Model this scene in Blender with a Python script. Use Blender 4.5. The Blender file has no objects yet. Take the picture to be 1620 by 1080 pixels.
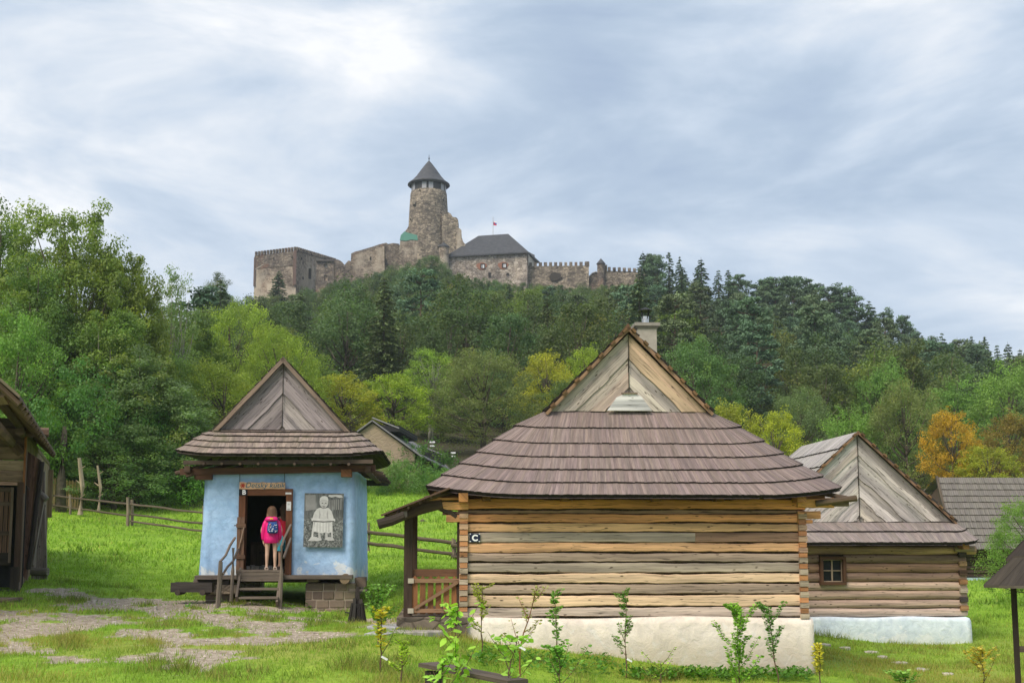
import bpy, bmesh, math, random
import numpy as np
from mathutils import Vector, Matrix
R = math.radians
random.seed(7)
scene = bpy.context.scene
C = scene.collection

# ------------------------------------------------------------------ camera
CZ = 1.7                                   # eye height, world z
PITCH = R(6.0); FPX = 1800.0
cam = bpy.data.cameras.new('camera'); camo = bpy.data.objects.new('camera', cam); C.objects.link(camo)
camo.location = (0, 0, CZ); camo.rotation_euler = (R(90) + PITCH, 0, 0)
cam.sensor_width = 36; cam.lens = 40.0; cam.shift_y = 0.0746
cam.clip_start = 0.1; cam.clip_end = 6000
scene.camera = camo
# ------------------------------------------------------------------ sky
SUN_EL, SUN_AZ = R(48), R(215)             # azimuth clockwise from +Y
w = bpy.data.worlds.new('World'); scene.world = w; w.use_nodes = True
nt = w.node_tree; nt.nodes.clear()
def N(nt, t, **kw):
    n = nt.nodes.new(t)
    for k, v in kw.items():
        if k.startswith('i_'):
            key = k[2:]; key = int(key) if key.isdigit() else key.replace('_', ' ')
            n.inputs[key].default_value = v
        else: setattr(n, k, v)
    return n
def LK(nt, a, ao, b, bi): nt.links.new(a.outputs[ao], b.inputs[bi])
def ramp(nt, stops, interp='LINEAR'):
    n = nt.nodes.new('ShaderNodeValToRGB'); cr = n.color_ramp; cr.interpolation = interp
    while len(cr.elements) < len(stops): cr.elements.new(0.5)
    for e, (p, c) in zip(cr.elements, stops):
        e.position = p; e.color = (c[0], c[1], c[2], 1) if len(c) == 3 else c
    return n
tc = N(nt, 'ShaderNodeTexCoord')
mp = N(nt, 'ShaderNodeMapping'); mp.inputs['Scale'].default_value = (1.0, 1.0, 2.8); mp.inputs['Location'].default_value = (7.1, 2.6, 1.55)
LK(nt, tc, 'Generated', mp, 'Vector')
n1 = N(nt, 'ShaderNodeTexNoise'); n1.inputs['Scale'].default_value = 3.9; n1.inputs['Detail'].default_value = 9; n1.inputs['Roughness'].default_value = 0.56; n1.inputs['Distortion'].default_value = 0.35
LK(nt, mp, 'Vector', n1, 'Vector')
n2 = N(nt, 'ShaderNodeTexNoise'); n2.inputs['Scale'].default_value = 0.9; n2.inputs['Detail'].default_value = 2
LK(nt, mp, 'Vector', n2, 'Vector')
# broad cloud banks: a darker bank to the right above the far ridge, a thin bright one high on the right
def lobe(d, power, amount):
    v = Vector(d).normalized()
    dp = N(nt, 'ShaderNodeVectorMath', operation='DOT_PRODUCT'); dp.inputs[1].default_value = v
    nm = N(nt, 'ShaderNodeVectorMath', operation='NORMALIZE'); LK(nt, tc, 'Generated', nm, 0); LK(nt, nm, 0, dp, 0)
    cl = N(nt, 'ShaderNodeMath', operation='MAXIMUM'); cl.inputs[1].default_value = 0; LK(nt, dp, 'Value', cl, 0)
    pw = N(nt, 'ShaderNodeMath', operation='POWER'); pw.inputs[1].default_value = power; LK(nt, cl, 0, pw, 0)
    ml = N(nt, 'ShaderNodeMath', operation='MULTIPLY'); ml.inputs[1].default_value = amount; LK(nt, pw, 0, ml, 0)
    return ml
m0 = N(nt, 'ShaderNodeMath', operation='MULTIPLY'); m0.inputs[1].default_value = 0.74; LK(nt, n1, 'Fac', m0, 0)
a1 = N(nt, 'ShaderNodeMath', operation='MULTIPLY_ADD'); a1.inputs[1].default_value = 0.27
LK(nt, n2, 'Fac', a1, 0); LK(nt, m0, 0, a1, 2)
cur = a1
for d, p, am in (((0.38, 1, 0.265), 45, -0.15), ((0.05, 1, 0.405), 220, -0.07), ((0.30, 1, 0.22), 60, -0.05), ((0.40, 1, 0.50), 45, 0.20), ((0.217, 1, 0.42), 200, 0.07), ((-0.34, 1, 0.42), 20, 0.07), ((-0.45, 1, 0.30), 60, 0.04), ((-0.12, 1, 0.27), 90, -0.05), ((0.5, 1, 0.14), 90, 0.10)):
    l = lobe(d, p, am); ad = N(nt, 'ShaderNodeMath', operation='ADD'); LK(nt, cur, 0, ad, 0); LK(nt, l, 0, ad, 1); cur = ad
cr = ramp(nt, [(0.33, (0.36, 0.455, 0.615)), (0.43, (0.46, 0.56, 0.695)), (0.50, (0.58, 0.67, 0.79)), (0.56, (0.72, 0.78, 0.86)), (0.64, (0.95, 0.96, 0.98))])
LK(nt, cur, 0, cr, 'Fac')
bgc = N(nt, 'ShaderNodeBackground'); bgc.inputs['Strength'].default_value = 0.90; LK(nt, cr, 'Color', bgc, 'Color')
sky = N(nt, 'ShaderNodeTexSky', sky_type='NISHITA', sun_disc=False, sun_elevation=SUN_EL, sun_rotation=SUN_AZ)
bgs = N(nt, 'ShaderNodeBackground'); bgs.inputs['Strength'].default_value = 0.1; LK(nt, sky, 'Color', bgs, 'Color')
mx = N(nt, 'ShaderNodeMixShader'); mx.inputs[0].default_value = 0.93
LK(nt, bgs, 0, mx, 1); LK(nt, bgc, 0, mx, 2)
wo = N(nt, 'ShaderNodeOutputWorld'); LK(nt, mx, 0, wo, 'Surface')
# ------------------------------------------------------------------ soft sun behind cloud
sl = bpy.data.lights.new('sun', 'SUN'); sl.energy = 3.0; sl.angle = R(30); sl.color = (1.0, 0.88, 0.74)
so = bpy.data.objects.new('sun', sl); C.objects.link(so)
sd = Vector((math.sin(SUN_AZ) * math.cos(SUN_EL), math.cos(SUN_AZ) * math.cos(SUN_EL), math.sin(SUN_EL)))
so.rotation_euler = sd.to_track_quat('Z', 'Y').to_euler()
vs = scene.view_settings; vs.view_transform = 'Standard'; vs.look = 'None'; vs.gamma = 1; vs.exposure = 0.32; vs.use_curve_mapping = False
scene.cycles.max_bounces = 6; scene.cycles.diffuse_bounces = 3; scene.cycles.transmission_bounces = 4; scene.cycles.transparent_max_bounces = 6
scene.cycles.use_denoising = True

# ------------------------------------------------------------------ pixel helpers (photo pixels, 1620x1080) -> world at a real distance
SH = 0.0746 * 1620 / FPX
def ray(px, py):
    xr = (px - 810) / FPX; v = (540 - py) / FPX + SH
    cp, sp = math.cos(PITCH), math.sin(PITCH)
    return Vector((xr, cp - v * sp, sp + v * cp))
def W(px, py, Y):
    d = ray(px, py); return Vector((0, 0, CZ)) + d * (Y / d.y)
class Frame:
    def __init__(s, origin, deg=0.0):
        s.o = Vector(origin); s.a = R(deg); s.M = Matrix.Translation(s.o) @ Matrix.Rotation(s.a, 4, 'Z'); s.I = s.M.inverted()
    def px(s, px, py, yl=0.0):
        o = s.I @ Vector((0, 0, CZ)); d = s.I.to_3x3() @ ray(px, py)
        t = (yl - o.y) / d.y
        return o + d * t
    def pxx(s, px, py, xl):
        o = s.I @ Vector((0, 0, CZ)); d = s.I.to_3x3() @ ray(px, py)
        return o + d * ((xl - o.x) / d.x)

# ------------------------------------------------------------------ noise in numpy
def _h(ix, iy, s):
    n = (ix.astype(np.int64) * 374761393 + iy.astype(np.int64) * 668265263 + s * 1442695041) & 0xffffffff
    n = ((n ^ (n >> 13)) * 1274126177) & 0xffffffff
    return ((n ^ (n >> 16)) & 0xffff) / 65535.0
def vn(x, y, s=0):
    x = np.asarray(x, float); y = np.asarray(y, float)
    ix = np.floor(x); iy = np.floor(y); fx = x - ix; fy = y - iy
    fx = fx * fx * (3 - 2 * fx); fy = fy * fy * (3 - 2 * fy)
    a = _h(ix, iy, s); b = _h(ix + 1, iy, s); c = _h(ix, iy + 1, s); d = _h(ix + 1, iy + 1, s)
    return (a * (1 - fx) + b * fx) * (1 - fy) + (c * (1 - fx) + d * fx) * fy
def fbm(x, y, s=0, o=4):
    r = 0; a = 0.5; t = 0
    for k in range(o):
        r = r + a * vn(x * 2 ** k, y * 2 ** k, s + k * 17); t += a; a *= 0.5
    return r / t

# ------------------------------------------------------------------ mesh builder
class MB:
    def __init__(s): s.V = []; s.F = []; s.U = []; s.C = []; s.M = []
    def f(s, pts, uv, col, mi=0):
        b = len(s.V); s.V += [tuple(p) for p in pts]; s.F.append(tuple(range(b, b + len(pts)))); s.U += uv; s.C.append(col); s.M.append(mi)
    def fi(s, idx, uv, col, mi=0): s.F.append(tuple(idx)); s.U += uv; s.C.append(col); s.M.append(mi)
    def box(s, c, size, col=(1, 1, 1), rot=None, grain=None, mi=0, taper=1.0):
        c = Vector(c); hx, hy, hz = size[0] / 2, size[1] / 2, size[2] / 2
        if grain is None: grain = max(range(3), key=lambda k: size[k])
        P = []
        for z in (-1, 1):
            t = taper if z > 0 else 1.0
            for x, y in ((-1, -1), (1, -1), (1, 1), (-1, 1)): P.append(Vector((x * hx * t, y * hy * t, z * hz)))
        ou, ov = random.random() * 20, random.random() * 20
        b = len(s.V)
        for p in P:
            q = rot @ p if rot is not None else p
            s.V.append(tuple(c + q))
        for fc in ((0, 3, 2, 1), (4, 5, 6, 7), (0, 1, 5, 4), (1, 2, 6, 5), (2, 3, 7, 6), (3, 0, 4, 7)):
            oth = [k for k in range(3) if k != grain]
            uv = [(P[i][grain] + ou, P[i][oth[0]] + P[i][oth[1]] * 1.01 + ov) for i in fc]
            s.fi([b + i for i in fc], uv, col, mi)
    def beam(s, path, w, h=None, n=4, col=(1, 1, 1), up=(0, 0, 1), cap=None, mi=0, wob=0.0, pw=None):
        """tube of n sides along path; w,h = full width (side) and height (up) per point or scalar"""
        path = [Vector(p) for p in path]; m = len(path)
        W_ = w if hasattr(w, '__len__') else [w] * m
        H_ = W_ if h is None else (h if hasattr(h, '__len__') else [h] * m)
        up = Vector(up); ou, ov = random.random() * 20, random.random() * 20
        b = len(s.V); L = 0; Ls = []
        for i, p in enumerate(path):
            t = (path[min(i + 1, m - 1)] - path[max(i - 1, 0)]).normalized()
            sd_ = t.cross(up)
            if sd_.length < 1e-4: sd_ = t.cross(Vector((1, 0, 0)))
            sd_.normalize(); u2 = sd_.cross(t).normalized()
            if i: L += (p - path[i - 1]).length
            Ls.append(L)
            for k in range(n):
                a = 2 * math.pi * (k + 0.5) / n
                if n == 4: cx, cy = (1 if math.cos(a) > 0 else -1) * .5, (1 if math.sin(a) > 0 else -1) * .5
                else: cx, cy = math.cos(a) * .5, math.sin(a) * .5
                jit = 1 + (random.random() - .5) * wob
                s.V.append(tuple(p + sd_ * cx * W_[i] * jit + u2 * cy * H_[i] * jit))
        per = 2 * (W_[0] + H_[0]) if n == 4 else math.pi * W_[0]
        for i in range(m - 1):
            for k in range(n):
                k2 = (k + 1) % n
                va, vb = ov + per * k / n, ov + per * (k + 1) / n
                s.fi((b + i * n + k, b + i * n + k2, b + (i + 1) * n + k2, b + (i + 1) * n + k),
                     [(Ls[i] + ou, va), (Ls[i] + ou, vb), (Ls[i + 1] + ou, vb), (Ls[i + 1] + ou, va)], col, mi)
        cc = cap or col
        for base, rev in ((b, True), (b + (m - 1) * n, False)):
            idx = [base + k for k in range(n)]
            if rev: idx = idx[::-1]
            o = Vector(s.V[idx[0]])
            s.fi(idx, [(ou + 0.15 * (Vector(s.V[q]) - o).x, ov + (Vector(s.V[q]) - o).z) for q in idx], cc, mi)
    def ext(s, pts, y0, y1, col, mi=0, grain=(1, 0)):
        """polygon in the local x,z plane extruded from y0 to y1 (y0 front)"""
        n = len(pts); g = Vector(grain).normalized(); ou, ov = random.random() * 20, random.random() * 20
        def uv(p, e=0): return (p[0] * g.x + p[1] * g.y + ou, -p[0] * g.y + p[1] * g.x + ov + e)
        ar = sum(pts[i][0] * pts[(i + 1) % n][1] - pts[(i + 1) % n][0] * pts[i][1] for i in range(n))
        if ar < 0: pts = pts[::-1]
        b = len(s.V)
        s.V += [(p[0], y0, p[1]) for p in pts] + [(p[0], y1, p[1]) for p in pts]
        s.fi(range(b, b + n), [uv(p) for p in pts], col, mi)
        s.fi(range(b + 2 * n - 1, b + n - 1, -1), [uv(p) for p in pts[::-1]], col, mi)
        for i in range(n):
            j = (i + 1) % n
            s.fi((b + j, b + i, b + n + i, b + n + j), [uv(pts[j]), uv(pts[i]), uv(pts[i], .1), uv(pts[j], .1)], col, mi)
    def lathe(s, prof, n=24, c=(0, 0), col=(1, 1, 1), mi=0, a0=0, a1=2 * math.pi, jit=0):
        b = len(s.V); full = abs(a1 - a0 - 2 * math.pi) < 1e-6; m = n if full else n + 1
        for r, z in prof:
            for k in range(m):
                a = a0 + (a1 - a0) * k / n; rr = r * (1 + (random.random() - .5) * jit)
                s.V.append((c[0] + rr * math.cos(a), c[1] + rr * math.sin(a), z))
        for i in range(len(prof) - 1):
            for k in range(n):
                k2 = (k + 1) % m; r0 = prof[i][0]
                s.fi((b + i * m + k, b + i * m + k2, b + (i + 1) * m + k2, b + (i + 1) * m + k),
                     [(prof[i][1], k * .3), (prof[i][1], k * .3 + .3), (prof[i + 1][1], k * .3 + .3), (prof[i + 1][1], k * .3)], col, mi)
    def build_each(s, name, mats, parent=None):
        """one object per connected piece"""
        par = list(range(len(s.V)))
        def fd(i):
            while par[i] != i: par[i] = par[par[i]]; i = par[i]
            return i
        for f in s.F:
            for v in f[1:]: par[fd(v)] = fd(f[0])
        comp = {}; off = 0
        for k, f in enumerate(s.F):
            comp.setdefault(fd(f[0]), []).append((k, off)); off += len(f)
        out = []
        for fs in comp.values():
            q = MB(); mp_ = {}
            for k, o_ in fs:
                f = s.F[k]
                for v in f:
                    if v not in mp_: mp_[v] = len(q.V); q.V.append(s.V[v])
                q.F.append(tuple(mp_[v] for v in f)); q.U += s.U[o_:o_ + len(f)]; q.C.append(s.C[k]); q.M.append(s.M[k])
            out.append(q.build(name, mats, parent))
        return out
    def build(s, name, mats, parent=None, smooth=False):
        me = bpy.data.meshes.new(name); me.from_pydata(s.V, [], s.F)
        if not isinstance(mats, (list, tuple)): mats = [mats]
        for m in mats: me.materials.append(m)
        uvl = me.uv_layers.new(name='UVMap')
        uvl.data.foreach_set('uv', np.array(s.U, dtype=np.float32).ravel())
        ca = me.color_attributes.new('Col', 'FLOAT_COLOR', 'CORNER')
        cnt = np.array([len(f) for f in s.F]); cols = np.array([(c[0], c[1], c[2], 1.0) for c in s.C], dtype=np.float32)
        ca.data.foreach_set('color', np.repeat(cols, cnt, axis=0).ravel())
        me.polygons.foreach_set('material_index', np.array(s.M, dtype=np.int32))
        if smooth: me.polygons.foreach_set('use_smooth', np.ones(len(s.F), dtype=bool))
        me.update()
        o = bpy.data.objects.new(name, me); C.objects.link(o)
        if parent is not None: o.parent = parent
        return o
def empty(name, loc=(0, 0, 0), deg=0.0):
    o = bpy.data.objects.new(name, None); o.empty_display_size = .3; C.objects.link(o); o.location = loc; o.rotation_euler = (0, 0, R(deg)); return o
def tag(o, label=None, cat=None, group=None, kind=None):
    if label: o['label'] = label
    if cat: o['category'] = cat
    if group: o['group'] = group
    if kind: o['kind'] = kind
    return o
def jc(c, a=.12):
    k = 1 + (random.random() - .5) * 2 * a; return (c[0] * k, c[1] * k * (1 + (random.random() - .5) * a * .3), c[2] * k * (1 + (random.random() - .5) * a * .5))
def copy_tree(o, parent=None):
    c = o.copy(); C.objects.link(c); c.parent = parent
    for ch in [x for x in bpy.data.objects if x.parent == o]: copy_tree(ch, c)
    return c

# ------------------------------------------------------------------ materials
def newmat(name):
    m = bpy.data.materials.new(name); m.use_nodes = True; nt = m.node_tree; nt.nodes.clear()
    out = N(nt, 'ShaderNodeOutputMaterial'); b = N(nt, 'ShaderNodeBsdfPrincipled'); LK(nt, b, 0, out, 0)
    b.inputs['Roughness'].default_value = .85; b.inputs['Specular IOR Level'].default_value = .25
    return m, nt, b, out
def mixc(nt, a, b, fac, mode='MIX'):
    """a, b: (node, out) or colour; fac: (node,out) or float"""
    n = N(nt, 'ShaderNodeMix', data_type='RGBA', blend_type=mode)
    for v, k in ((fac, 0), (a, 6), (b, 7)):
        if isinstance(v, tuple) and not isinstance(v[0], (int, float)): nt.links.new(v[0].outputs[v[1]], n.inputs[k])
        elif k == 0: n.inputs[0].default_value = v
        else: n.inputs[k].default_value = (v[0], v[1], v[2], 1)
    return (n, 2)
def bump(nt, b, h, strength=.4, dist=.02):
    n = N(nt, 'ShaderNodeBump'); n.inputs['Strength'].default_value = strength; n.inputs['Distance'].default_value = dist
    nt.links.new(h[0].outputs[h[1]], n.inputs['Height']); LK(nt, n, 0, b, 'Normal')
def noise(nt, vec, scale, detail=4, rough=.6, dist=0):
    n = N(nt, 'ShaderNodeTexNoise'); n.inputs['Scale'].default_value = scale; n.inputs['Detail'].default_value = detail
    n.inputs['Roughness'].default_value = rough; n.inputs['Distortion'].default_value = dist
    nt.links.new(vec[0].outputs[vec[1]], n.inputs['Vector']); return n
def mapping(nt, src, scale):
    m = N(nt, 'ShaderNodeMapping'); m.inputs['Scale'].default_value = scale
    nt.links.new(src[0].outputs[src[1]], m.inputs['Vector']); return m
def wood(name, knots=.5, crack=.6, along=1.2, across=26, stain=.35, rough=.82, b_=.5, moss=0.0):
    """UV: u runs along the grain in metres; the board's own colour comes from the Col attribute"""
    m, nt, b, out = newmat(name)
    uv = N(nt, 'ShaderNodeUVMap'); uv.uv_map = 'UVMap'; at = N(nt, 'ShaderNodeAttribute', attribute_name='Col')
    mp = mapping(nt, (uv, 0), (along, across, 1)); g = noise(nt, (mp, 0), 1.0, 6, .7, .4)
    gr = ramp(nt, [(.28, (.5, .48, .46)), (.5, (.95, .95, .95)), (.75, (1.25, 1.24, 1.2))]); LK(nt, g, 'Fac', gr, 'Fac')
    c = mixc(nt, (at, 'Color'), (gr, 0), .8, 'MULTIPLY')
    mp2 = mapping(nt, (uv, 0), (along * .5, across * .22, 1)); g2 = noise(nt, (mp2, 0), 1.0, 3, .5)
    sr = ramp(nt, [(.35, (1 - stain, 1 - stain, 1 - stain)), (.62, (1.08, 1.06, 1.03))]); LK(nt, g2, 'Fac', sr, 'Fac')
    c = mixc(nt, c, (sr, 0), 1.0, 'MULTIPLY')
    if crack:
        mp3 = mapping(nt, (uv, 0), (along * .8, across * .8, 1)); g3 = noise(nt, (mp3, 0), 1.0, 2, .5, .3)
        ck = ramp(nt, [(.485, (0, 0, 0)), (.5, (1, 1, 1)), (.515, (0, 0, 0))]); LK(nt, g3, 'Fac', ck, 'Fac')
        mlt = N(nt, 'ShaderNodeMath', operation='MULTIPLY'); mlt.inputs[1].default_value = crack; LK(nt, ck, 0, mlt, 0)
        c = mixc(nt, c, (.02, .016, .012), (mlt, 0))
    if knots:
        mp4 = mapping(nt, (uv, 0), (3.4, 9.0, 1)); vo = N(nt, 'ShaderNodeTexVoronoi'); vo.inputs['Scale'].default_value = 1; LK(nt, mp4, 0, vo, 'Vector')
        kr = ramp(nt, [(.07, (1, 1, 1)), (.14, (0, 0, 0))]); LK(nt, vo, 'Distance', kr, 'Fac')
        ml = N(nt, 'ShaderNodeMath', operation='MULTIPLY'); ml.inputs[1].default_value = knots; LK(nt, kr, 0, ml, 0)
        c = mixc(nt, c, (.04, .025, .015), (ml, 0))
    if moss:
        geo = N(nt, 'ShaderNodeNewGeometry'); mn = noise(nt, (geo, 'Position'), 1.7, 5)
        mr = ramp(nt, [(.52, (0, 0, 0)), (.68, (moss, moss, moss))]); LK(nt, mn, 'Fac', mr, 'Fac')
        c = mixc(nt, c, (.10, .11, .045), (mr, 0))
    nt.links.new(c[0].outputs[c[1]], b.inputs['Base Color']); b.inputs['Roughness'].default_value = rough
    bump(nt, b, (g, 'Fac'), b_, .012); return m
M = {}
M['wood'] = wood('weathered_wood'); M['log'] = wood('hewn_log', .9, .75, .9, 22, .38, b_=1.0)
M['shingle'] = wood('shingle_wood', 0, .3, 3, 60, .25, b_=.35); M['shingle_old'] = wood('old_shingle_wood', 0, .3, 3, 60, .35, b_=.35, moss=.45)
M['darkwood'] = wood('dark_wood', .2, .3, 1.2, 20, .4)
M['gable'] = wood('gable_board', .8, .8, .9, 22, .45, b_=.7)
def plain(name, col, rough=.7, metal=0, nz=.15, scale=8, bmp=.2, bd=.01):
    m, nt, b, out = newmat(name); geo = N(nt, 'ShaderNodeNewGeometry'); n = noise(nt, (geo, 'Position'), scale, 5)
    r = ramp(nt, [(.3, tuple(c * (1 - nz) for c in col)), (.7, tuple(min(1, c * (1 + nz)) for c in col))]); LK(nt, n, 'Fac', r, 'Fac'); LK(nt, r, 0, b, 'Base Color')
    b.inputs['Roughness'].default_value = rough; b.inputs['Metallic'].default_value = metal
    if bmp: bump(nt, b, (n, 'Fac'), bmp, bd)
    return m
def colmat(name, rough=.7, nz=.12, scale=10, bmp=.25, bd=.01, spec=.25):
    m, nt, b, out = newmat(name); geo = N(nt, 'ShaderNodeNewGeometry'); n = noise(nt, (geo, 'Position'), scale, 5); at = N(nt, 'ShaderNodeAttribute', attribute_name='Col')
    r = ramp(nt, [(.3, (1 - nz,) * 3), (.7, (1 + nz,) * 3)]); LK(nt, n, 'Fac', r, 'Fac'); c = mixc(nt, (at, 'Color'), (r, 0), 1.0, 'MULTIPLY')
    nt.links.new(c[0].outputs[c[1]], b.inputs['Base Color']); b.inputs['Roughness'].default_value = rough; b.inputs['Specular IOR Level'].default_value = spec
    if bmp: bump(nt, b, (n, 'Fac'), bmp, bd)
    return m
M['paint'] = colmat('paint'); M['cloth'] = colmat('cloth', .8, .15, 30, .3); M['skin'] = colmat('skin', .55, .05, 20, 0, spec=.35)
M['hair'] = colmat('hair', .5, .35, 60, .5, .01); M['leather'] = colmat('leather', .6)
M['moss_caulk'] = plain('moss_caulk', (.045, .03, .018), .95, nz=.6, scale=30, bmp=.8, bd=.03)
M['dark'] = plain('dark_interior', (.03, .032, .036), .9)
M['metal'] = plain('steel', (.55, .56, .57), .35, .9, scale=20, bmp=.05); M['iron'] = plain('dark_iron', (.03, .03, .03), .5, .5)
def plaster(name, base, alt, worn, lowz=0.0, span=.5, grime=(.25, .22, .15), gr=.3, wamt=1.0):
    """limewash: brushed patches of two tones; bare worn lime and splash dirt on the lowest band (object space z)"""
    m, nt, b, out = newmat(name); tcn = N(nt, 'ShaderNodeTexCoord'); ob = (tcn, 'Object')
    n = noise(nt, ob, 1.1, 6, .62, .6); n2 = noise(nt, ob, 5, 6, .7, .4); n3 = noise(nt, ob, 2.2, 5, .65, 1.2)
    r = ramp(nt, [(.36, base), (.5, tuple((x + y) / 2 for x, y in zip(base, alt))), (.66, alt)]); LK(nt, n, 'Fac', r, 'Fac')
    r2 = ramp(nt, [(.3, (.78, .79, .81)), (.65, (1.10, 1.09, 1.07))]); LK(nt, n2, 'Fac', r2, 'Fac')
    c = mixc(nt, (r, 0), (r2, 0), 1.0, 'MULTIPLY')
    sp = N(nt, 'ShaderNodeSeparateXYZ'); LK(nt, tcn, 'Object', sp, 0)
    mr = N(nt, 'ShaderNodeMapRange'); mr.inputs['From Min'].default_value = lowz + span; mr.inputs['From Max'].default_value = lowz; LK(nt, sp, 'Z', mr, 'Value')
    ad = N(nt, 'ShaderNodeMath', operation='MULTIPLY_ADD'); ad.inputs[1].default_value = .3; LK(nt, mr, 0, ad, 0); LK(nt, n3, 'Fac', ad, 2)
    wr = ramp(nt, [(.72, (0, 0, 0)), (.78, (1, 1, 1))]); LK(nt, ad, 0, wr, 'Fac'); wr_ = N(nt, 'ShaderNodeMath', operation='MULTIPLY'); wr_.inputs[1].default_value = wamt; LK(nt, wr, 0, wr_, 0); c = mixc(nt, c, worn, (wr_, 0))
    mr2 = N(nt, 'ShaderNodeMapRange'); mr2.inputs['From Min'].default_value = lowz + span * .6; mr2.inputs['From Max'].default_value = lowz; LK(nt, sp, 'Z', mr2, 'Value')
    mm = N(nt, 'ShaderNodeMath', operation='MULTIPLY'); LK(nt, mr2, 0, mm, 0); LK(nt, n2, 'Fac', mm, 1)
    m3 = N(nt, 'ShaderNodeMath', operation='MULTIPLY'); m3.inputs[1].default_value = gr * 2; LK(nt, mm, 0, m3, 0); c = mixc(nt, c, grime, (m3, 0))
    nt.links.new(c[0].outputs[c[1]], b.inputs['Base Color']); b.inputs['Roughness'].default_value = .92
    bump(nt, b, (n2, 'Fac'), .7, .04); return m
M['blue'] = plaster('blue_limewash', (.31, .51, .78), (.43, .62, .88), (.66, .74, .80), -1.0, .75)
M['cream'] = plaster('cream_plaster', (.73, .65, .56), (.82, .755, .68), (.80, .80, .78), -2.6, 1.6, (.34, .27, .18), .95, .35)
M['paleblue'] = plaster('pale_blue_limewash', (.66, .76, .86), (.78, .86, .92), (.86, .88, .89), -2.6, .8, (.30, .30, .2), .35, .6)
def stone(name, cols, scale=.35, plast=None, pl=(.5, .6), sc2=.12, brick=None, green=None, bd=.25):
    m, nt, b, out = newmat(name); tcn = N(nt, 'ShaderNodeTexCoord'); ob = (tcn, 'Object')
    nw = noise(nt, ob, .9 / scale * .3, 3); vv = mixc(nt, (tcn, 'Object'), (nw, 'Color'), .12)
    mpv = N(nt, 'ShaderNodeMapping'); mpv.inputs['Scale'].default_value = (1, 1, 1.7); nt.links.new(vv[0].outputs[vv[1]], mpv.inputs[0])
    vo = N(nt, 'ShaderNodeTexVoronoi'); vo.inputs['Scale'].default_value = 1 / scale; LK(nt, mpv, 0, vo, 'Vector')
    sp = N(nt, 'ShaderNodeSeparateColor'); LK(nt, vo, 'Color', sp, 0)
    r = ramp(nt, [(0, cols[0]), (.5, cols[1]), (1, cols[2])]); LK(nt, sp, 0, r, 'Fac')
    vd = N(nt, 'ShaderNodeTexVoronoi', feature='DISTANCE_TO_EDGE'); vd.inputs['Scale'].default_value = 1 / scale; LK(nt, mpv, 0, vd, 'Vector')
    er = ramp(nt, [(.02, (.42, .42, .42)), (.10, (1, 1, 1))]); LK(nt, vd, 'Distance', er, 'Fac'); c = mixc(nt, (r, 0), (er, 0), .8, 'MULTIPLY')
    n = noise(nt, ob, sc2, 7, .68, .5); r2 = ramp(nt, [(.34, (.38, .38, .40)), (.5, (.85, .84, .82)), (.68, (1.35, 1.30, 1.2))]); LK(nt, n, 'Fac', r2, 'Fac'); c = mixc(nt, c, (r2, 0), .9, 'MULTIPLY')
    if brick:
        nb = noise(nt, ob, sc2 * 1.8, 4); rb = ramp(nt, [(.56, (0, 0, 0)), (.66, (.7, .7, .7))]); LK(nt, nb, 'Fac', rb, 'Fac'); c = mixc(nt, c, brick, (rb, 0))
    if plast:
        npn = noise(nt, ob, sc2 * 1.3, 7, .7); rp = ramp(nt, [(pl[0], (0, 0, 0)), (pl[1], (1, 1, 1))]); LK(nt, npn, 'Fac', rp, 'Fac')
        pc = mixc(nt, plast, (r2, 0), .45, 'MULTIPLY'); c = mixc(nt, c, pc, (rp, 0))
    nt.links.new(c[0].outputs[c[1]], b.inputs['Base Color']); b.inputs['Roughness'].default_value = .95
    bump(nt, b, (er, 0), .5, bd); return m
M['castle'] = stone('castle_stone', [(.14, .12, .10), (.28, .24, .19), (.42, .36, .285)], .6, sc2=.16)
M['castle_dark'] = stone('castle_dark_stone', [(.12, .10, .09), (.21, .18, .15), (.31, .265, .22)], .6, (.40, .34, .26), (.60, .68), .11, (.2, .11, .075))
M['castle_plaster'] = stone('castle_old_plaster', [(.16, .13, .105), (.28, .23, .185), (.40, .335, .27)], .6, (.43, .375, .30), (.46, .58), .10, (.2, .11, .075))
M['castle_wall'] = stone('castle_palace_stone', [(.27, .23, .20), (.40, .35, .30), (.54, .48, .42)], .7, sc2=.2)
M['fieldstone'] = stone('fieldstone', [(.13, .11, .09), (.2, .165, .13), (.27, .225, .18)], .3, sc2=1.5, bd=.03)
M['oldplaster'] = stone('old_barn_plaster', [(.2, .16, .12), (.28, .23, .17), (.34, .28, .21)], .4, (.34, .27, .20), (.30, .42), .35, (.36, .14, .07), bd=.05)
M['slate'] = plain('slate_roof', (.06, .062, .068), .6, nz=.3, scale=1.2, bmp=.5, bd=.1)
def leafmat(name, trans=.28, rough=.55):
    m, nt, b, out = newmat(name); at = N(nt, 'ShaderNodeAttribute', attribute_name='Col'); oi = N(nt, 'ShaderNodeObjectInfo')
    c = mixc(nt, (at, 'Color'), (oi, 'Color'), 1.0, 'MULTIPLY'); nt.links.new(c[0].outputs[c[1]], b.inputs['Base Color']); b.inputs['Roughness'].default_value = rough
    b.inputs['Specular IOR Level'].default_value = .3
    tr = N(nt, 'ShaderNodeBsdfTranslucent'); c2 = mixc(nt, c, (1.3, 1.35, .6), 1.0, 'MULTIPLY'); nt.links.new(c2[0].outputs[c2[1]], tr.inputs[0])
    mx = N(nt, 'ShaderNodeMixShader'); mx.inputs[0].default_value = trans; LK(nt, b, 0, mx, 1); LK(nt, tr, 0, mx, 2); LK(nt, mx, 0, out, 0); return m
M['leaf'] = leafmat('leaf', .38); M['needle'] = leafmat('needle', .12, .7); M['blade'] = leafmat('grass_blade', .35, .6)
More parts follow.
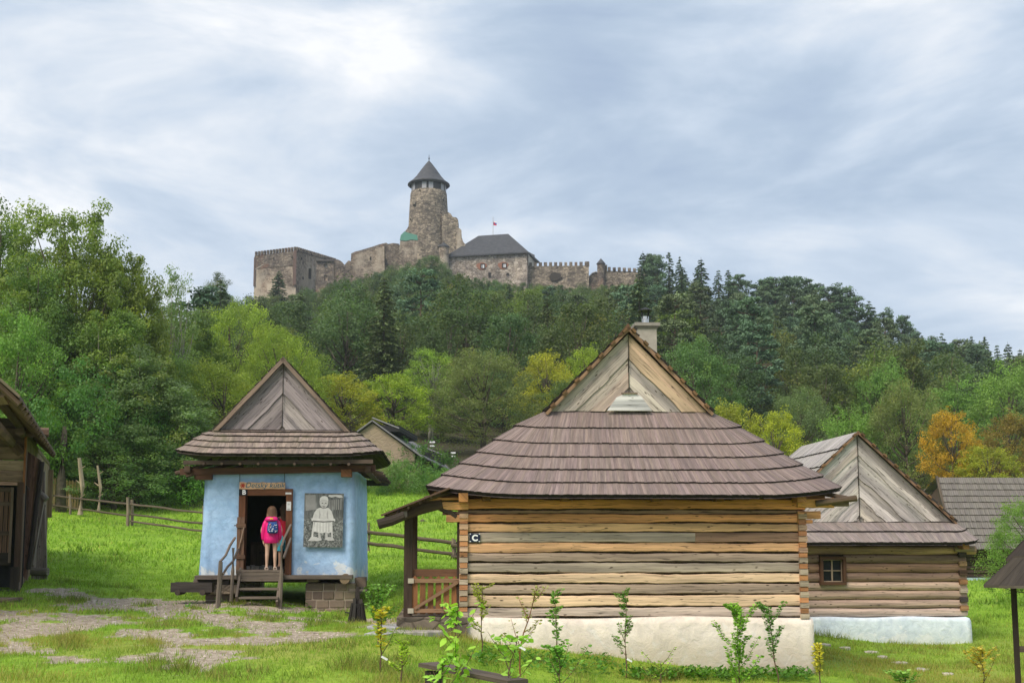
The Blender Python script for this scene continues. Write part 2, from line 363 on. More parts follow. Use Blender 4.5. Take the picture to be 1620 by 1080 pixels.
M['bark'] = plain('bark', (.10, .082, .062), .95, nz=.45, scale=6, bmp=.8, bd=.03); M['pinebark'] = plain('pine_bark', (.13, .09, .065), .95, nz=.4, scale=3, bmp=.6, bd=.05)
M['paleb'] = plain('grey_bark', (.22, .21, .18), .95, nz=.35, scale=5, bmp=.5, bd=.03)
# ================================================================== terrain
CP = [  # px, py, Y of ground points read off the photograph
 (0,1080,13.5),(250,1080,13.5),(450,1080,14),(700,1080,14.5),(900,1080,16.5),(1100,1080,18.5),(1290,1069,20),(735,1006,20),(1000,1040,20),
 (450,957,26.0),(330,950,26.5),(560,985,24),(570,940,30),(22,938,27),(75,921,29.5),(-150,960,22),(200,936,29),(1537,1018,28),(1280,996,28.6),(1620,1050,23),
 (1450,1065,22.5),(1620,960,36),(1560,917,46),(1300,915,46),(640,985,20.7),(645,920,30),(600,880,38),(720,878,39),(300,842,50),(205,828,53),(80,812,55),(300,800,60),(620,805,54),(700,812,54),
 (620,757,70),(720,757,72),(150,775,66),(-200,800,60),(900,830,60),(1100,830,70),(1300,825,80),(1620,800,80)]
pts = [];
for px, py, Y in CP:
    p = W(px, py, Y); pts.append((p.x, p.y, p.z))
def ang(px, Y): return (px - 810) / 1810 * Y
for px, Y, h in [(0,90,6),(400,90,7),(700,90,7),(1000,90,5),(1300,100,4),(1620,100,3),
   (-300,150,14),(0,150,14),(400,150,17),(700,150,18),(1000,150,16),(1300,150,12),(1620,150,8),
   (0,220,28),(400,220,32),(700,220,37),(1000,220,33),(1250,210,27),(1620,210,15),
   (200,280,44),(400,280,50),(680,280,58),(1000,280,53),(1200,270,42),(1400,270,32),(1620,270,22),(1900,270,14),
   (300,305,56),(400,305,63),(700,305,72),(1000,305,64),(1200,320,44),(1620,320,22),(400,360,50),(900,360,55),(1300,400,30),(400,600,10),(1300,600,5),
   (-500,300,30),(2200,300,5),(810,1500,0),(-500,1500,0),(2200,1500,0)]:
    pts.append((ang(px, Y), Y, CZ + h))
pts += [(-6, 4, -.1), (6, 4, -.5), (0, 4, -.1), (-12, 8, .1), (14, 10, -1.1), (-30, 30, .4), (30, 20, -1.6), (-40,60,3), (50,50,-.5),(-6,10,-.05),(6,13,-.6)]
P_ = np.array(pts, float)
def _tr(x, y):
    x = np.asarray(x, float); y = np.maximum(np.asarray(y, float), 4.0)
    return np.clip(x / (y + 6), -1.3, 1.3) * 2.2, np.log(y + 6)
def _U(r2): return np.where(r2 > 1e-12, r2 * np.log(np.maximum(r2, 1e-12)) * .5, 0)
ax, by = _tr(P_[:, 0], P_[:, 1]); n_ = len(ax)
K = _U((ax[:, None] - ax) ** 2 + (by[:, None] - by) ** 2) + np.eye(n_) * 2e-4
Q = np.stack([np.ones(n_), ax, by], 1)
A = np.zeros((n_ + 3, n_ + 3)); A[:n_, :n_] = K; A[:n_, n_:] = Q; A[n_:, :n_] = Q.T
# solve for height over distance so that near ground is as exact as far ground
sc_ = np.maximum(P_[:, 1], 4) + 6
sol = np.linalg.solve(A, np.concatenate([(P_[:, 2] - CZ) / sc_, np.zeros(3)]))
def hgt(x, y):
    x = np.asarray(x, float); y = np.asarray(y, float); sh = np.broadcast(x, y).shape
    x = np.broadcast_to(x, sh).ravel(); y = np.broadcast_to(y, sh).ravel(); out = np.empty(x.size)
    for i in range(0, x.size, 20000):
        a, b = _tr(x[i:i+20000], y[i:i+20000])
        r2 = (a[:, None] - ax) ** 2 + (b[:, None] - by) ** 2
        out[i:i+20000] = (_U(r2) @ sol[:n_] + sol[n_] + sol[n_+1] * a + sol[n_+2] * b) * (np.maximum(y[i:i+20000], 4) + 6)
    out = out + CZ + np.where(y < 60, (fbm(x * .9, y * .9, 5) - .5) * .10 + (fbm(x * 4, y * 4, 9) - .5) * .03, 0) * np.clip((y - 3) / 6, 0, 1)
    return out.reshape(sh)
def H1(x, y): return float(hgt(np.array([x]), np.array([y]))[0])
def G(px, py, far=400):
    """where the pixel's ray meets the ground"""
    d = ray(px, py); d = d / d.y; ys = np.geomspace(6, far, 900)
    zz = CZ + d.z * ys; hh = hgt(d.x * ys, ys); k = np.argmax(zz < hh)
    if not (zz < hh).any(): k = len(ys) - 1
    Y = ys[k]; return Vector((d.x * Y, Y, float(hh[k])))
# ------------------------------------------------------------------ bare-earth mask of the foot path
def blob_list():
    B = []
    for (x0, y0, x1, y1, r) in [(100,937,190,950,.5),(180,958,300,965,1.0),(190,948,420,962,.7),(300,975,420,985,1.0),(400,965,560,960,.5),(60,975,150,985,.9),(90,990,150,985,.6),(420,972,540,985,.6),
                          (230,1000,330,1040,.5),(270,1040,330,1058,.45),(330,1012,460,1012,.5),(95,1042,112,1046,.35),(380,985,500,1005,.6),(10,965,60,1000,.5),(330,955,470,957,.35),(560,985,620,985,.6),(0,1010,50,1030,.35)]:
        a = G(x0, y0); b = G(x1, y1); B.append((a.x, a.y, b.x, b.y, r))
    return B
BL = blob_list()
def dirt(x, y):
    x = np.asarray(x, float); y = np.asarray(y, float); d = np.full(x.shape, 9.0)
    for a, b, c, e, r in BL:
        vx, vy = c - a, e - b; t = np.clip(((x - a) * vx + (y - b) * vy) / (vx * vx + vy * vy + 1e-9), 0, 1)
        d = np.minimum(d, np.hypot(x - a - t * vx, y - b - t * vy) / r)
    m = 1.22 - d + (fbm(x * 1.1, y * 1.1, 31) - .5) * 2.2 + (fbm(x * 3.6, y * 2.2, 37) - .5) * 2.8
    return np.clip(m * 1.6, 0, 1) * (d < 3.5)
def nonuni(lo, hi, fine_lo, fine_hi, step, grow=1.09):
    c = list(np.arange(fine_lo, fine_hi, step)); s = step; v = c[-1]
    while v < hi: s *= grow; v += s; c.append(v)
    s = step; v = c[0]; pre = []
    while v > lo: s *= grow; v -= s; pre.append(v)
    return np.array(pre[::-1] + c)
gx = nonuni(-900, 900, -12, 14, .13, 1.055); gy = nonuni(-60, 1500, 9.5, 33, .13, 1.022)
GX, GY = np.meshgrid(gx, gy); GZ = hgt(GX, GY)
far = np.clip((GY - 60) / 40, 0, 1); GZ = GZ + far * (fbm(GX * .03, GY * .03, 3) - .5) * 3
dm = dirt(GX, GY); GZ = GZ - dm * .035
nx, ny = len(gx), len(gy)
me = bpy.data.meshes.new('ground')
idx = np.arange(nx * ny).reshape(ny, nx); quads = np.stack([idx[:-1, :-1], idx[:-1, 1:], idx[1:, 1:], idx[1:, :-1]], -1).reshape(-1, 4)
me.vertices.add(nx * ny); me.vertices.foreach_set('co', np.stack([GX, GY, GZ], -1).astype(np.float32).ravel())
me.loops.add(quads.size); me.loops.foreach_set('vertex_index', quads.ravel().astype(np.int32))
me.polygons.add(len(quads)); me.polygons.foreach_set('loop_start', np.arange(0, quads.size, 4, dtype=np.int32)); me.polygons.foreach_set('use_smooth', np.ones(len(quads), bool))
me.update(calc_edges=True)
ca = me.color_attributes.new('Col', 'FLOAT_COLOR', 'POINT')
# earth mask in red, dry/yellow turf in green, wood floor in blue
yel = np.clip((fbm(GX * .35, GY * .35, 51) - .42) * 3, 0, 1) * np.clip(1.3 - (GY - 18) / 12, 0, 1)
rightside = np.clip((GX - 4) / 6, 0, 1) * np.clip((34 - GY) / 8, 0, 1); yel = np.clip(yel + rightside * .35, 0, 1)
wf = np.clip((GY - 62 - (GX > 0) * 3) / 10, 0, 1)
side = G(150, 805); wf = np.maximum(wf, np.clip(1.6 - np.hypot((GX - side.x) / 7, (GY - side.y - 4) / 3.5), 0, 1))
ca.data.foreach_set('color', np.stack([dm, yel, wf, np.ones_like(dm)], -1).astype(np.float32).ravel())
def groundmat():
    m, nt, b, out = newmat('ground_turf'); at = N(nt, 'ShaderNodeAttribute', attribute_name='Col'); sp = N(nt, 'ShaderNodeSeparateColor'); LK(nt, at, 'Color', sp, 0)
    geo = N(nt, 'ShaderNodeNewGeometry'); P = (geo, 'Position')
    a = noise(nt, P, .55, 5, .65); bn = noise(nt, P, 7, 6, .75); cn = noise(nt, P, 45, 3, .7)
    turf = ramp(nt, [(.3, (.16, .28, .025)), (.5, (.22, .38, .03)), (.7, (.30, .46, .04))]); LK(nt, a, 'Fac', turf, 'Fac')
    fine = ramp(nt, [(.3, (.6, .62, .6)), (.55, (1, 1, 1)), (.75, (1.35, 1.3, 1.2))]); LK(nt, bn, 'Fac', fine, 'Fac')
    c = mixc(nt, (turf, 0), (fine, 0), 1, 'MULTIPLY')
    yl = N(nt, 'ShaderNodeMath', operation='MULTIPLY'); LK(nt, sp, 1, yl, 0); LK(nt, bn, 'Fac', yl, 1); c = mixc(nt, c, (.36, .33, .08), (yl, 0))
    sr = ramp(nt, [(.35, (.24, .19, .135)), (.5, (.40, .335, .26)), (.7, (.58, .50, .42))]); LK(nt, bn, 'Fac', sr, 'Fac')
    sf = ramp(nt, [(.3, (.75, .75, .75)), (.7, (1.15, 1.15, 1.15))]); LK(nt, cn, 'Fac', sf, 'Fac'); s2 = mixc(nt, (sr, 0), (sf, 0), 1, 'MULTIPLY')
    ad = N(nt, 'ShaderNodeMath', operation='MULTIPLY_ADD'); ad.inputs[1].default_value = .9; LK(nt, bn, 'Fac', ad, 0); LK(nt, sp, 0, ad, 2)
    dr = ramp(nt, [(.60, (0, 0, 0)), (1.12, (1, 1, 1))]); LK(nt, ad, 0, dr, 'Fac'); c = mixc(nt, c, s2, (dr, 0))
    wr = ramp(nt, [(.35, (.035, .03, .018)), (.6, (.06, .055, .025)), (.75, (.05, .08, .02))]); LK(nt, bn, 'Fac', wr, 'Fac'); c = mixc(nt, c, (wr, 0), (sp, 2))
    nt.links.new(c[0].outputs[c[1]], b.inputs['Base Color']); b.inputs['Roughness'].default_value = .95; bump(nt, b, (bn, 'Fac'), .8, .05); return m
me.materials.append(groundmat())
go = bpy.data.objects.new('ground', me); C.objects.link(go); tag(go, kind='structure')

# ------------------------------------------------------------------ grass blades
FOOT = []      # footprints where nothing grows: (frame, x0, x1, y0, y1)
def soup(name, mat, co, nper, col, smooth=False):
    """polygon soup: co (n*nper,3), col per polygon (n,3)"""
    me = bpy.data.meshes.new(name); n = len(co) // nper
    me.vertices.add(len(co)); me.vertices.foreach_set('co', co.astype(np.float32).ravel())
    me.loops.add(len(co)); me.loops.foreach_set('vertex_index', np.arange(len(co), dtype=np.int32))
    me.polygons.add(n); me.polygons.foreach_set('loop_start', np.arange(0, len(co), nper, dtype=np.int32))
    me.update(calc_edges=True)
    ca = me.color_attributes.new('Col', 'FLOAT_COLOR', 'POINT'); c4 = np.concatenate([np.repeat(col, nper, 0), np.ones((len(co), 1))], 1)
    ca.data.foreach_set('color', c4.astype(np.float32).ravel()); me.materials.append(mat); return me
def grass(name, y0, y1, dens, hmean, wd, seed, m0=-80, m1=1700, cb=(.24, .40, .045), tuft_lo=0):
    rg = np.random.default_rng(seed); area = (y1 ** 2 - y0 ** 2) / 2 * (m1 - m0) / 1800; n = int(area * dens)
    y = np.sqrt(rg.random(n) * (y1 ** 2 - y0 ** 2) + y0 ** 2); x = ((m0 - 810) + rg.random(n) * (m1 - m0)) / 1800 * y
    d = dirt(x, y); tuft = fbm(x * 2.3, y * 2.3, 71)
    if tuft_lo: keep0 = (fbm(x * 1.9, y * 1.5, 123) > tuft_lo) & (d < .9)
    keep = (rg.random(n) > d ** .7 * .93) & (rg.random(n) < .25 + 1.5 * np.clip(tuft - .25, 0, 1))
    if tuft_lo: keep &= keep0
    for fr, x0, x1, ya, yb in FOOT:
        c, s = math.cos(fr.a), math.sin(fr.a); lx = (x - fr.o.x) * c + (y - fr.o.y) * s; ly = -(x - fr.o.x) * s + (y - fr.o.y) * c
        keep &= ~((lx > x0) & (lx < x1) & (ly > ya) & (ly < yb))
    x, y, d, tuft = x[keep], y[keep], d[keep], tuft[keep]; n = len(x); z = hgt(x, y)
    big = np.clip((fbm(x * 1.3, y * .9, 88) - .55) * 5, 0, 1); hh = hmean * (.4 + .9 * rg.random(n)) * (.35 + 1.3 * tuft) * (1 - .55 * d) * (1 + .7 * big); a = rg.random(n) * 6.28; lean = (.2 + .7 * rg.random(n)) * hh
    la = rg.random(n) * 6.28; dx, dy = np.cos(a) * wd / 2, np.sin(a) * wd / 2
    p0 = np.stack([x - dx, y - dy, z - .01], -1); p1 = np.stack([x + dx, y + dy, z - .01], -1); p2 = np.stack([x + np.cos(la) * lean, y + np.sin(la) * lean, z + hh], -1)
    co = np.stack([p0, p1, p2], 1).reshape(-1, 3)
    base = np.array([cb]) * (.65 + .7 * rg.random((n, 1))); k = fbm(x * .5, y * .5, 51)
    yl = np.clip((k - .40) * 3.5, 0, 1) * np.clip(1.5 - (y - 18) / 12, .0, 1) + np.clip(1 - (y - 12) / 7, 0, 1) * .25 + (x > 4) * np.clip((34 - y) / 8, 0, 1) * .3 + (rg.random(n) < .06) * .7
    yl = np.clip(yl * rg.random(n) * 1.3, 0, 1)[:, None]
    base = base * (1 - .30 * big[:, None]) * (.8 + .4 * fbm(x * 1.7, y * 1.7, 99))[:, None]; col = base * (1 - yl) + np.array([[.42, .38, .10]]) * yl
    o = bpy.data.objects.new(name, soup(name, M['blade'], co, 3, col)); C.objects.link(o); return o

def gravel():
    """loose grit and small stones trodden into the bare earth"""
    rg = np.random.default_rng(66); n = 9000; y = np.sqrt(rg.random(n) * (27.0 ** 2 - 12.0 ** 2) + 12.0 ** 2); x = (-80 - 810 + rg.random(n) * 760) / 1800 * y; d = dirt(x, y); k = rg.random(n) < d; x, y = x[k], y[k]; z = hgt(x, y) - .03; n = len(x)
    s = .008 + .022 * rg.random(n) ** 3; V = []
    oc = np.array([(1, 0, 0), (0, 1, 0), (-1, 0, 0), (0, -1, 0), (0, 0, .7)])
    tri = [(0, 1, 4), (1, 2, 4), (2, 3, 4), (3, 0, 4)]; a = rg.random(n) * 6.28; P = []
    for t in tri:
        for v in t:
            vx, vy, vz = oc[v]; rr = s * (.8 + .5 * _h(np.arange(n), np.full(n, v), 4)); P.append(np.stack([x + rr * (vx * np.cos(a) - vy * np.sin(a)), y + rr * (vx * np.sin(a) + vy * np.cos(a)), z + rr * vz], -1))
    co = np.stack(P, 1).reshape(-1, 3); c = np.array([[.46, .40, .33]]) * (.5 + .9 * rg.random((n, 1))); me = soup('grit', M['paint'], co, 3, np.repeat(c, 4, 0)); o = bpy.data.objects.new('gravel', me); C.objects.link(o); tag(o, 'loose grit and small stones on the worn earth path', 'gravel', kind='stuff')
# ================================================================== roofs, logs, gables
def shingle_roof(root, cx, levels,  ridge_z, yg, ygb, mat, tone, sw=.09, up_rows=9, thick=.028, shname='roof', jit=.012, rxm=1.0, back=True, rake_ext=.12, rise=.0, tj=.16, up_tone=None):
    """levels: (z, half width, y front, y back, corner radius) from the foot of the gable down to the eave; root-local"""
    mb = MB(); La = levels[-1]; base_tone = [tone]
    nF = max(4, int((La[1] * 2 - 2 * La[4]) / sw)); nS = max(4, int((La[3] - La[2] - 2 * La[4]) / sw)); nC = max(4, int(La[4] * (1 + .6 * rxm) / sw) + 6)
    st = []
    cs = [(-1, -1), (1, -1), (1, 1), (-1, 1)]
    # front, right corner, right side, back corner, back, back-left corner, left side, front-left corner
    def add(seg, n): st.extend((seg, k / n) for k in range(n))
    for seg, n in (('F', nF), ('c1', nC), ('R', nS), ('c2', nC), ('B', nF), ('c3', nC), ('L', nS), ('c0', nC)): add(seg, n)
    m = len(st); stj = [(s, f + (random.random() - .5) * .35 / {'F': nF, 'B': nF, 'R': nS, 'L': nS}.get(s, nC) * (f > 0)) for s, f in st]
    def pt(lv, s):
        z, a, yf, yb, r = lv; seg, f = s; rs_ = rise * min(1, r / max(La[4], .01)); e_ = {'F': 0, 'B': 0, 'R': 1, 'L': 1, 'c1': f, 'c2': 1 - f, 'c3': f, 'c0': 1 - f}[seg]; z = z + rs_ * e_ * e_ * (3 - 2 * e_)
        rx_ = r * rxm
        if seg == 'F': return Vector((cx - (a - rx_) + 2 * (a - rx_) * f, yf, z))
        if seg == 'B': return Vector((cx + (a - rx_) - 2 * (a - rx_) * f, yb, z))
        if seg == 'R': return Vector((cx + a, yf + r + (yb - yf - 2 * r) * f, z))
        if seg == 'L': return Vector((cx - a, yb - r - (yb - yf - 2 * r) * f, z))
        k = int(seg[1]); ang = {1: -90, 2: 0, 3: 90, 0: 180}[k] + 90 * f
        sx, sy = cs[k]; c = Vector((cx + sx * (a - rx_), (yf + r) if sy < 0 else (yb - r), z))
        return c + Vector((math.cos(R(ang)) * rx_, math.sin(R(ang)) * r, 0))
    def shingle(a, b, c, d, tone=None):      # a,b top; c,d bottom (c under b)
        nrm = (b - a).cross(d - a)
        if nrm.length < 1e-9: return
        nrm.normalize()
        if nrm.z < 0: nrm = -nrm
        dn = ((c + d) / 2 - (a + b) / 2).normalized() * (random.random() - .35) * jit * 2
        c, d = c + dn, d + dn; l = nrm * (thick * (.9 + .2 * random.random())); e = nrm * .004
        ou, ov = random.random() * 30, random.random() * 30; H = ((a - d).length); Wd = (c - d).length
        tone = tone or base_tone[0]; col = jc(tone, tj)
        b0 = len(mb.V); mb.V += [tuple(a + e), tuple(b + e), tuple(c + l), tuple(d + l), tuple(c - nrm * .004), tuple(d - nrm * .004), tuple(a - e), tuple(b - e)]
        mb.fi((b0 + 3, b0 + 2, b0 + 1, b0), [(ou, ov), (ou, ov + Wd), (ou + H, ov + Wd), (ou + H, ov)], col)
        dk = tuple(x * .10 for x in tone)  # lip and side faces painted near-black as the shadow line under each course
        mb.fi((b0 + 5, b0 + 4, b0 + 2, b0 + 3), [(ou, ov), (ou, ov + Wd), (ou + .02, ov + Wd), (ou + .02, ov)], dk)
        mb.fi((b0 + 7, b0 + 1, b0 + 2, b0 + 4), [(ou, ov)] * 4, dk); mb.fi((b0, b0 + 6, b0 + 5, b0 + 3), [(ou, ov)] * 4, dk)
    for i in range(len(levels) - 1):
        up = levels[i]
        if i > 0: up = tuple(levels[i][k] * .8 + levels[i - 1][k] * .2 for k in range(5))
        rj = (random.random() - .5) * .004
        for j in range(m):
            s0 = stj[j]; s1 = stj[(j + 1) % m]
            if s0[0] != s1[0]: s1 = (s0[0], 1.0)
            if s0[0] in ('R', 'L', 'B', 'c2', 'c3') and not back: continue
            shingle(pt(up, s0), pt(up, s1), pt(levels[i + 1], s1), pt(levels[i + 1], s0))
    # upper planes on both sides of the ridge
    base_tone[0] = up_tone or tone
    z0, a0 = levels[0][0], levels[0][1]; ya, yb_ = yg - rake_ext, ygb + rake_ext; n = int((yb_ - ya) / sw)
    for sgn in (-1, 1):
        for r_ in range(up_rows):
            t0, t1 = max(0, r_ - .2) / up_rows, (r_ + 1) / up_rows
            for k in range(n):
                y0 = ya + (yb_ - ya) * k / n; y1 = ya + (yb_ - ya) * (k + 1) / n
                def q(t, y): return Vector((cx + sgn * (a0 * t), y, ridge_z + (z0 - ridge_z) * t + .01))
                if sgn > 0: shingle(q(t0, y0), q(t0, y1), q(t1, y1), q(t1, y0))
                else: shingle(q(t0, y1), q(t0, y0), q(t1, y0), q(t1, y1))
    ro = mb.build(shname, mat, root)
    # sheathing boards under the shingles
    sb = MB(); dk = tuple(x * .42 for x in tone); dz = Vector((0, 0, -.035))
    for i in range(len(levels) - 1):
        for j in range(0, m, 2):
            s0 = st[j]; s1 = st[(j + 2) % m]
            if s0[0] != s1[0]: s1 = (s0[0], 1.0)
            q = [pt(levels[i], s0), pt(levels[i], s1), pt(levels[i + 1], s1), pt(levels[i + 1], s0)]
            sb.f([p + dz for p in q], [(0, 0), (0, .2), (.3, .2), (.3, 0)], jc(dk, .2))
    for sgn in (-1, 1):
        sb.f([Vector((cx, ya + .02, ridge_z - .03)), Vector((cx, yb_ - .02, ridge_z - .03)), Vector((cx + sgn * (a0 - .01), yb_ - .02, z0 - .03)), Vector((cx + sgn * (a0 - .01), ya + .02, z0 - .03))], [(0, 0), (5, 0), (5, 2), (0, 2)], dk)
    sb.build('roof_sheathing', M['darkwood'], root)
    return ro
def chevron_gable(root, cx, g, z0, h, y, tones, bw=.2, edge=None, amp=.018, thick=.03, bottom=None):
    mb = MB(); th = math.atan2(h, g); edge = edge or (.03, .022, .018)
    mb.ext([(cx - g, z0), (cx + g, z0), (cx, z0 + h)], y + .02, y + .05, (.03, .022, .016))
    d = 0.0; k = 0; n = 12
    dist = g * math.sin(th)
    while d < dist - .03:
        w_ = bw * (.8 + .4 * random.random())
        for s in (-1, 1):
            d2 = min(d + w_, dist)
            def ln(dd, wavy):
                x = g - dd / math.sin(th); zt = h - dd / math.cos(th)
                pts = []; ph = (dd * 37.1 + s * 2.3) % 9
                for q in range(n + 1):
                    t = q / n; o = (math.sin(t * 7 + ph) * .5 + math.sin(t * 17 + ph * 2) * .3) * amp * wavy
                    o *= 1.0
                    px_ = x * (1 - t) + o * math.sin(th); pz = zt * t + o * math.cos(th)
                    pts.append((max(px_, 0.002), max(pz, 0)))
                return pts
            A_ = ln(d, d > 0); B_ = ln(d2, 1 if d2 < dist - .01 else 0)
            pol = [(cx + s * p[0], z0 + p[1]) for p in A_] + [(cx + s * p[0], z0 + p[1]) for p in B_[::-1]]
            yy = y - (.03 if (k % 2) else .0) - random.random() * .006
            mb.ext(pol, yy - thick, yy - .002, jc(random.choice(tones), .12), grain=(-s * math.cos(th), math.sin(th)))
        d = d2; k += 1
    mb.box((cx, y - .075, z0 + h * .5), (.012, .02, h * .96), (.05, .04, .03))
    return mb.build('gable', M['gable'], root)
def rakes(root, cx, g, z0, h, y, col, w_=.10, th=.03, name='rake_board', over=.12, battens=0):
    a = math.atan2(h, g); L = math.hypot(g, h)
    for s in (-1, 1):
        mb = MB(); d = Vector((-s * math.cos(a), 0, math.sin(a))); nrm = Vector((s * math.sin(a), 0, math.cos(a)))
        p0 = Vector((cx + s * g, y, z0)) - d * .05 + nrm * (.0); p1 = Vector((cx, y, z0 + h)) + d * .02
        path = [p0 + (p1 - p0) * t for t in np.linspace(0, 1, 8)]
        path = [p + nrm * ((random.random() - .5) * .012 - w_ * .35) for p in path]
        mb.beam(path, th, w_, 4, col, up=nrm)
        for k in range(battens):
            t = (k + .6) / battens; p = p0 + (p1 - p0) * t + nrm * .01 - Vector((0, .03, 0))
            mb.box(p, (.10, .12, .045), jc((.2, .12, .06), .2), rot=Matrix.Rotation(s * a, 3, 'Y'))
        mb.build(name, M['wood'], root)
def hewn(mb, x0, x1, z0, z1, yf, depth, col, seg=.22, amp=.014, sgn=1, vertical_axis='x', endcol=None, bulge=.004):
    n = max(2, int(abs(x1 - x0) / seg)); b = len(mb.V); ph = random.random() * 100; h = z1 - z0; ou, ov = random.random() * 30, random.random() * 30
    for i in range(n + 1):
        x = x0 + (x1 - x0) * i / n
        lo = z0 + (float(fbm(x * 1.3 + ph, 3.3, 1)) - .5) * amp * 3 + (random.random() - .5) * amp * .6; hi = z1 + (float(fbm(x * 1.3 + ph, 8.3, 2)) - .5) * amp * 3 + (random.random() - .5) * amp * .6
        yb = yf + sgn * (float(fbm(x * .8 + ph, 1, 4)) - .5) * .02
        for dy, z in ((depth, lo), (.022, lo), (0, lo + h * .07), (-bulge, lo + h * .5), (0, hi - h * .07), (.022, hi), (depth, hi)):
            p = (x, yb + sgn * dy, z)
            mb.V.append(p if vertical_axis == 'x' else (p[1], p[0], p[2]))
    va = [0, .1, .15, .15 + h / 2, .15 + h, .2 + h, .3 + h]
    for i in range(n):
        xa, xb = x0 + (x1 - x0) * i / n, x0 + (x1 - x0) * (i + 1) / n
        for k in range(6):
            q = (b + i * 7 + k, b + (i + 1) * 7 + k, b + (i + 1) * 7 + k + 1, b + i * 7 + k + 1)
            uv = [(xa + ou, va[k] + ov), (xb + ou, va[k] + ov), (xb + ou, va[k + 1] + ov), (xa + ou, va[k + 1] + ov)]
            mb.fi(q, uv, col)
    for base in (b, b + n * 7):
        mb.fi([base + k for k in range(7)], [(ou + k * .01, ov + k * .03) for k in range(7)], endcol or col)

TAN = (.80, .475, .26); TAN2 = (.90, .66, .45); GREY = (.45, .345, .275); GREY2 = (.48, .405, .33); BRN = (.34, .21, .15); ORG = (.50, .24, .11)
def grey_to(px, py, yl, F): return F.px(px, py, yl)

# ================================================================== the long log house with the porch
def log_house():
    F = Frame(W(1001, 850, 20.0), 3.0); o = empty('log_house', F.o, 3.0)
    tag(o, 'large log house on a cream plinth with brown shingle roof and side porch', 'house')
    zl = lambda py: F.px(1001, py, 0).z
    xa, xb = F.px(727, 880, 0).x, F.px(1276, 880, 0).x; D = 7.2
    rows = [(789, 805, (.86, .37, .16), .5), (806.5, 812, BRN, 0), (812.5, 826, (.86, .39, .18), .5), (827, 840.5, TAN, 0), (842, 857, GREY2, 0), (858.5, 873, TAN, 0), (874.5, 888.5, GREY, 0), (890, 905, GREY2, 0), (906.5, 922, TAN2, 0), (923.5, 939, GREY, 0), (941, 958.5, TAN2, 0), (960, 975, (.62, .51, .45), 0)]
    mb = MB(); cj = MB()
    for i, (t, b_, col, extd) in enumerate(rows):
        e = {0: 0, 2: 0}.get(i, 0); x0, x1 = xa + .0, xb
        if i == 4:
            xm = F.px(1100, 850, 0).x
            hewn(mb, x0, xm, zl(b_), zl(t), -.0, .16, jc(col, .03), endcol=TAN); hewn(mb, xm + .005, x1, zl(b_), zl(t), .0, .16, jc(BRN, .05), endcol=TAN)
        else: hewn(mb, x0, x1, zl(b_ - .4), zl(t + .4), .035 if i == 1 else 0.0, .16, jc(col, .04), endcol=TAN, amp=.017, seg=.12)
        # side walls, seen from the porch and from behind
        for sx, sg in ((xa, 1), (xb, -1)): hewn(mb, .17, D - .17, zl(b_) + .09, zl(t) + .09, sx, .16, jc(col, .04), sgn=sg, vertical_axis='y')
        hewn(mb, x0, x1, zl(b_), zl(t), D, .16, jc(col, .04), sgn=-1)
    mb.build('log_wall', M['log'], o)
    # interlocking ends of the side-wall logs at both front corners
    for sx, sg in ((xa, 1), (xb, -1)):
        py = 812; k = 0
        while py < 974:
            h = 8.0 if k % 2 else 8.6; col = jc(ORG if k % 2 else (.60, .40, .27), .22)
            if py > 880 and not k % 2: col = jc((.48, .40, .31), .1)
            h *= .9 + .2 * random.random(); cj.box((sx + sg * .07, -.030 + (k % 2) * .012 - random.random() * .01, (zl(py) + zl(py + h)) / 2), (.14 + random.random() * .012 - (k % 2) * .012, .07, abs(zl(py) - zl(py + h)) - .008), col, grain=0); py += h + .35; k += 1
        cj.build('corner_joint', M['log'], o); cj = MB()
    cb = MB(); zt, zb = zl(788), zl(976)
    for (c, s) in (((0 + (xa + xb) / 2, .10, (zt + zb) / 2), (xb - xa - .06, .10, zt - zb)), (((xa + xb) / 2, D - .1, (zt + zb) / 2), (xb - xa - .06, .1, zt - zb)), ((xa + .10, D / 2, (zt + zb) / 2), (.1, D - .3, zt - zb)), ((xb - .10, D / 2, (zt + zb) / 2), (.1, D - .3, zt - zb))):
        cb.box(c, s, (1, 1, 1))
    cb.build('moss_caulking', M['moss_caulk'], o)
    # stepped brackets: the top logs run on past both corners to carry the eave
    br = MB()
    def bracket(px0, px1, t, b_, y, col):
        x0, x1 = F.px(px0, 800, y).x, F.px(px1, 800, y).x; hewn(br, x0, x1, zl(b_), zl(t), y, .17, jc(col, .05), seg=.08, amp=.02, endcol=(.45, .27, .12))
    bracket(679, 741, 786, 792.5, -.05, (.70, .33, .13)); bracket(681, 741, 794, 807, -.06, (.82, .42, .18)); bracket(700, 741, 808, 813, .02, BRN); bracket(706, 741, 813.5, 826, -.05, (.74, .38, .17))
    bracket(1262, 1320, 787, 802, -.06, (.80, .40, .16)); bracket(1262, 1298, 808, 820, -.05, (.80, .40, .17)); bracket(1262, 1285, 820.5, 827, -.04, (.66, .30, .12))
    for sx in (xa, xb):
        for yy in (.35, D - .5): br.box((sx, yy, zl(783)), (.9, .16, .14), jc(ORG, .1))
    for px_ in (733, 1268): br.box((F.px(px_, 800, -.3).x, -.16, zl(788)), (.16, .34, .15), jc((.46, .22, .08), .05), grain=1)
    for px_ in (770, 895, 1040, 1140): br.box((F.px(px_, 790, -.3).x, -.12, zl(789)), (.14, .3, .09), jc((.25, .12, .05), .2), grain=1)
    br.build_each('eave_bracket', M['log'], o)
    pl = MB(); pr = MB()   # plinth, a battered plaster wall with a soft top edge
    xpa, xpb = xa - .02, F.px(1289, 1030, -.12).x; zt = zl(976) ; ztop = lambda x: zt - .02 + (.03 * math.sin(x * 1.7)) - max(0, (x - (xb - .12))) * .9
    n = 60; b0 = len(pl.V)
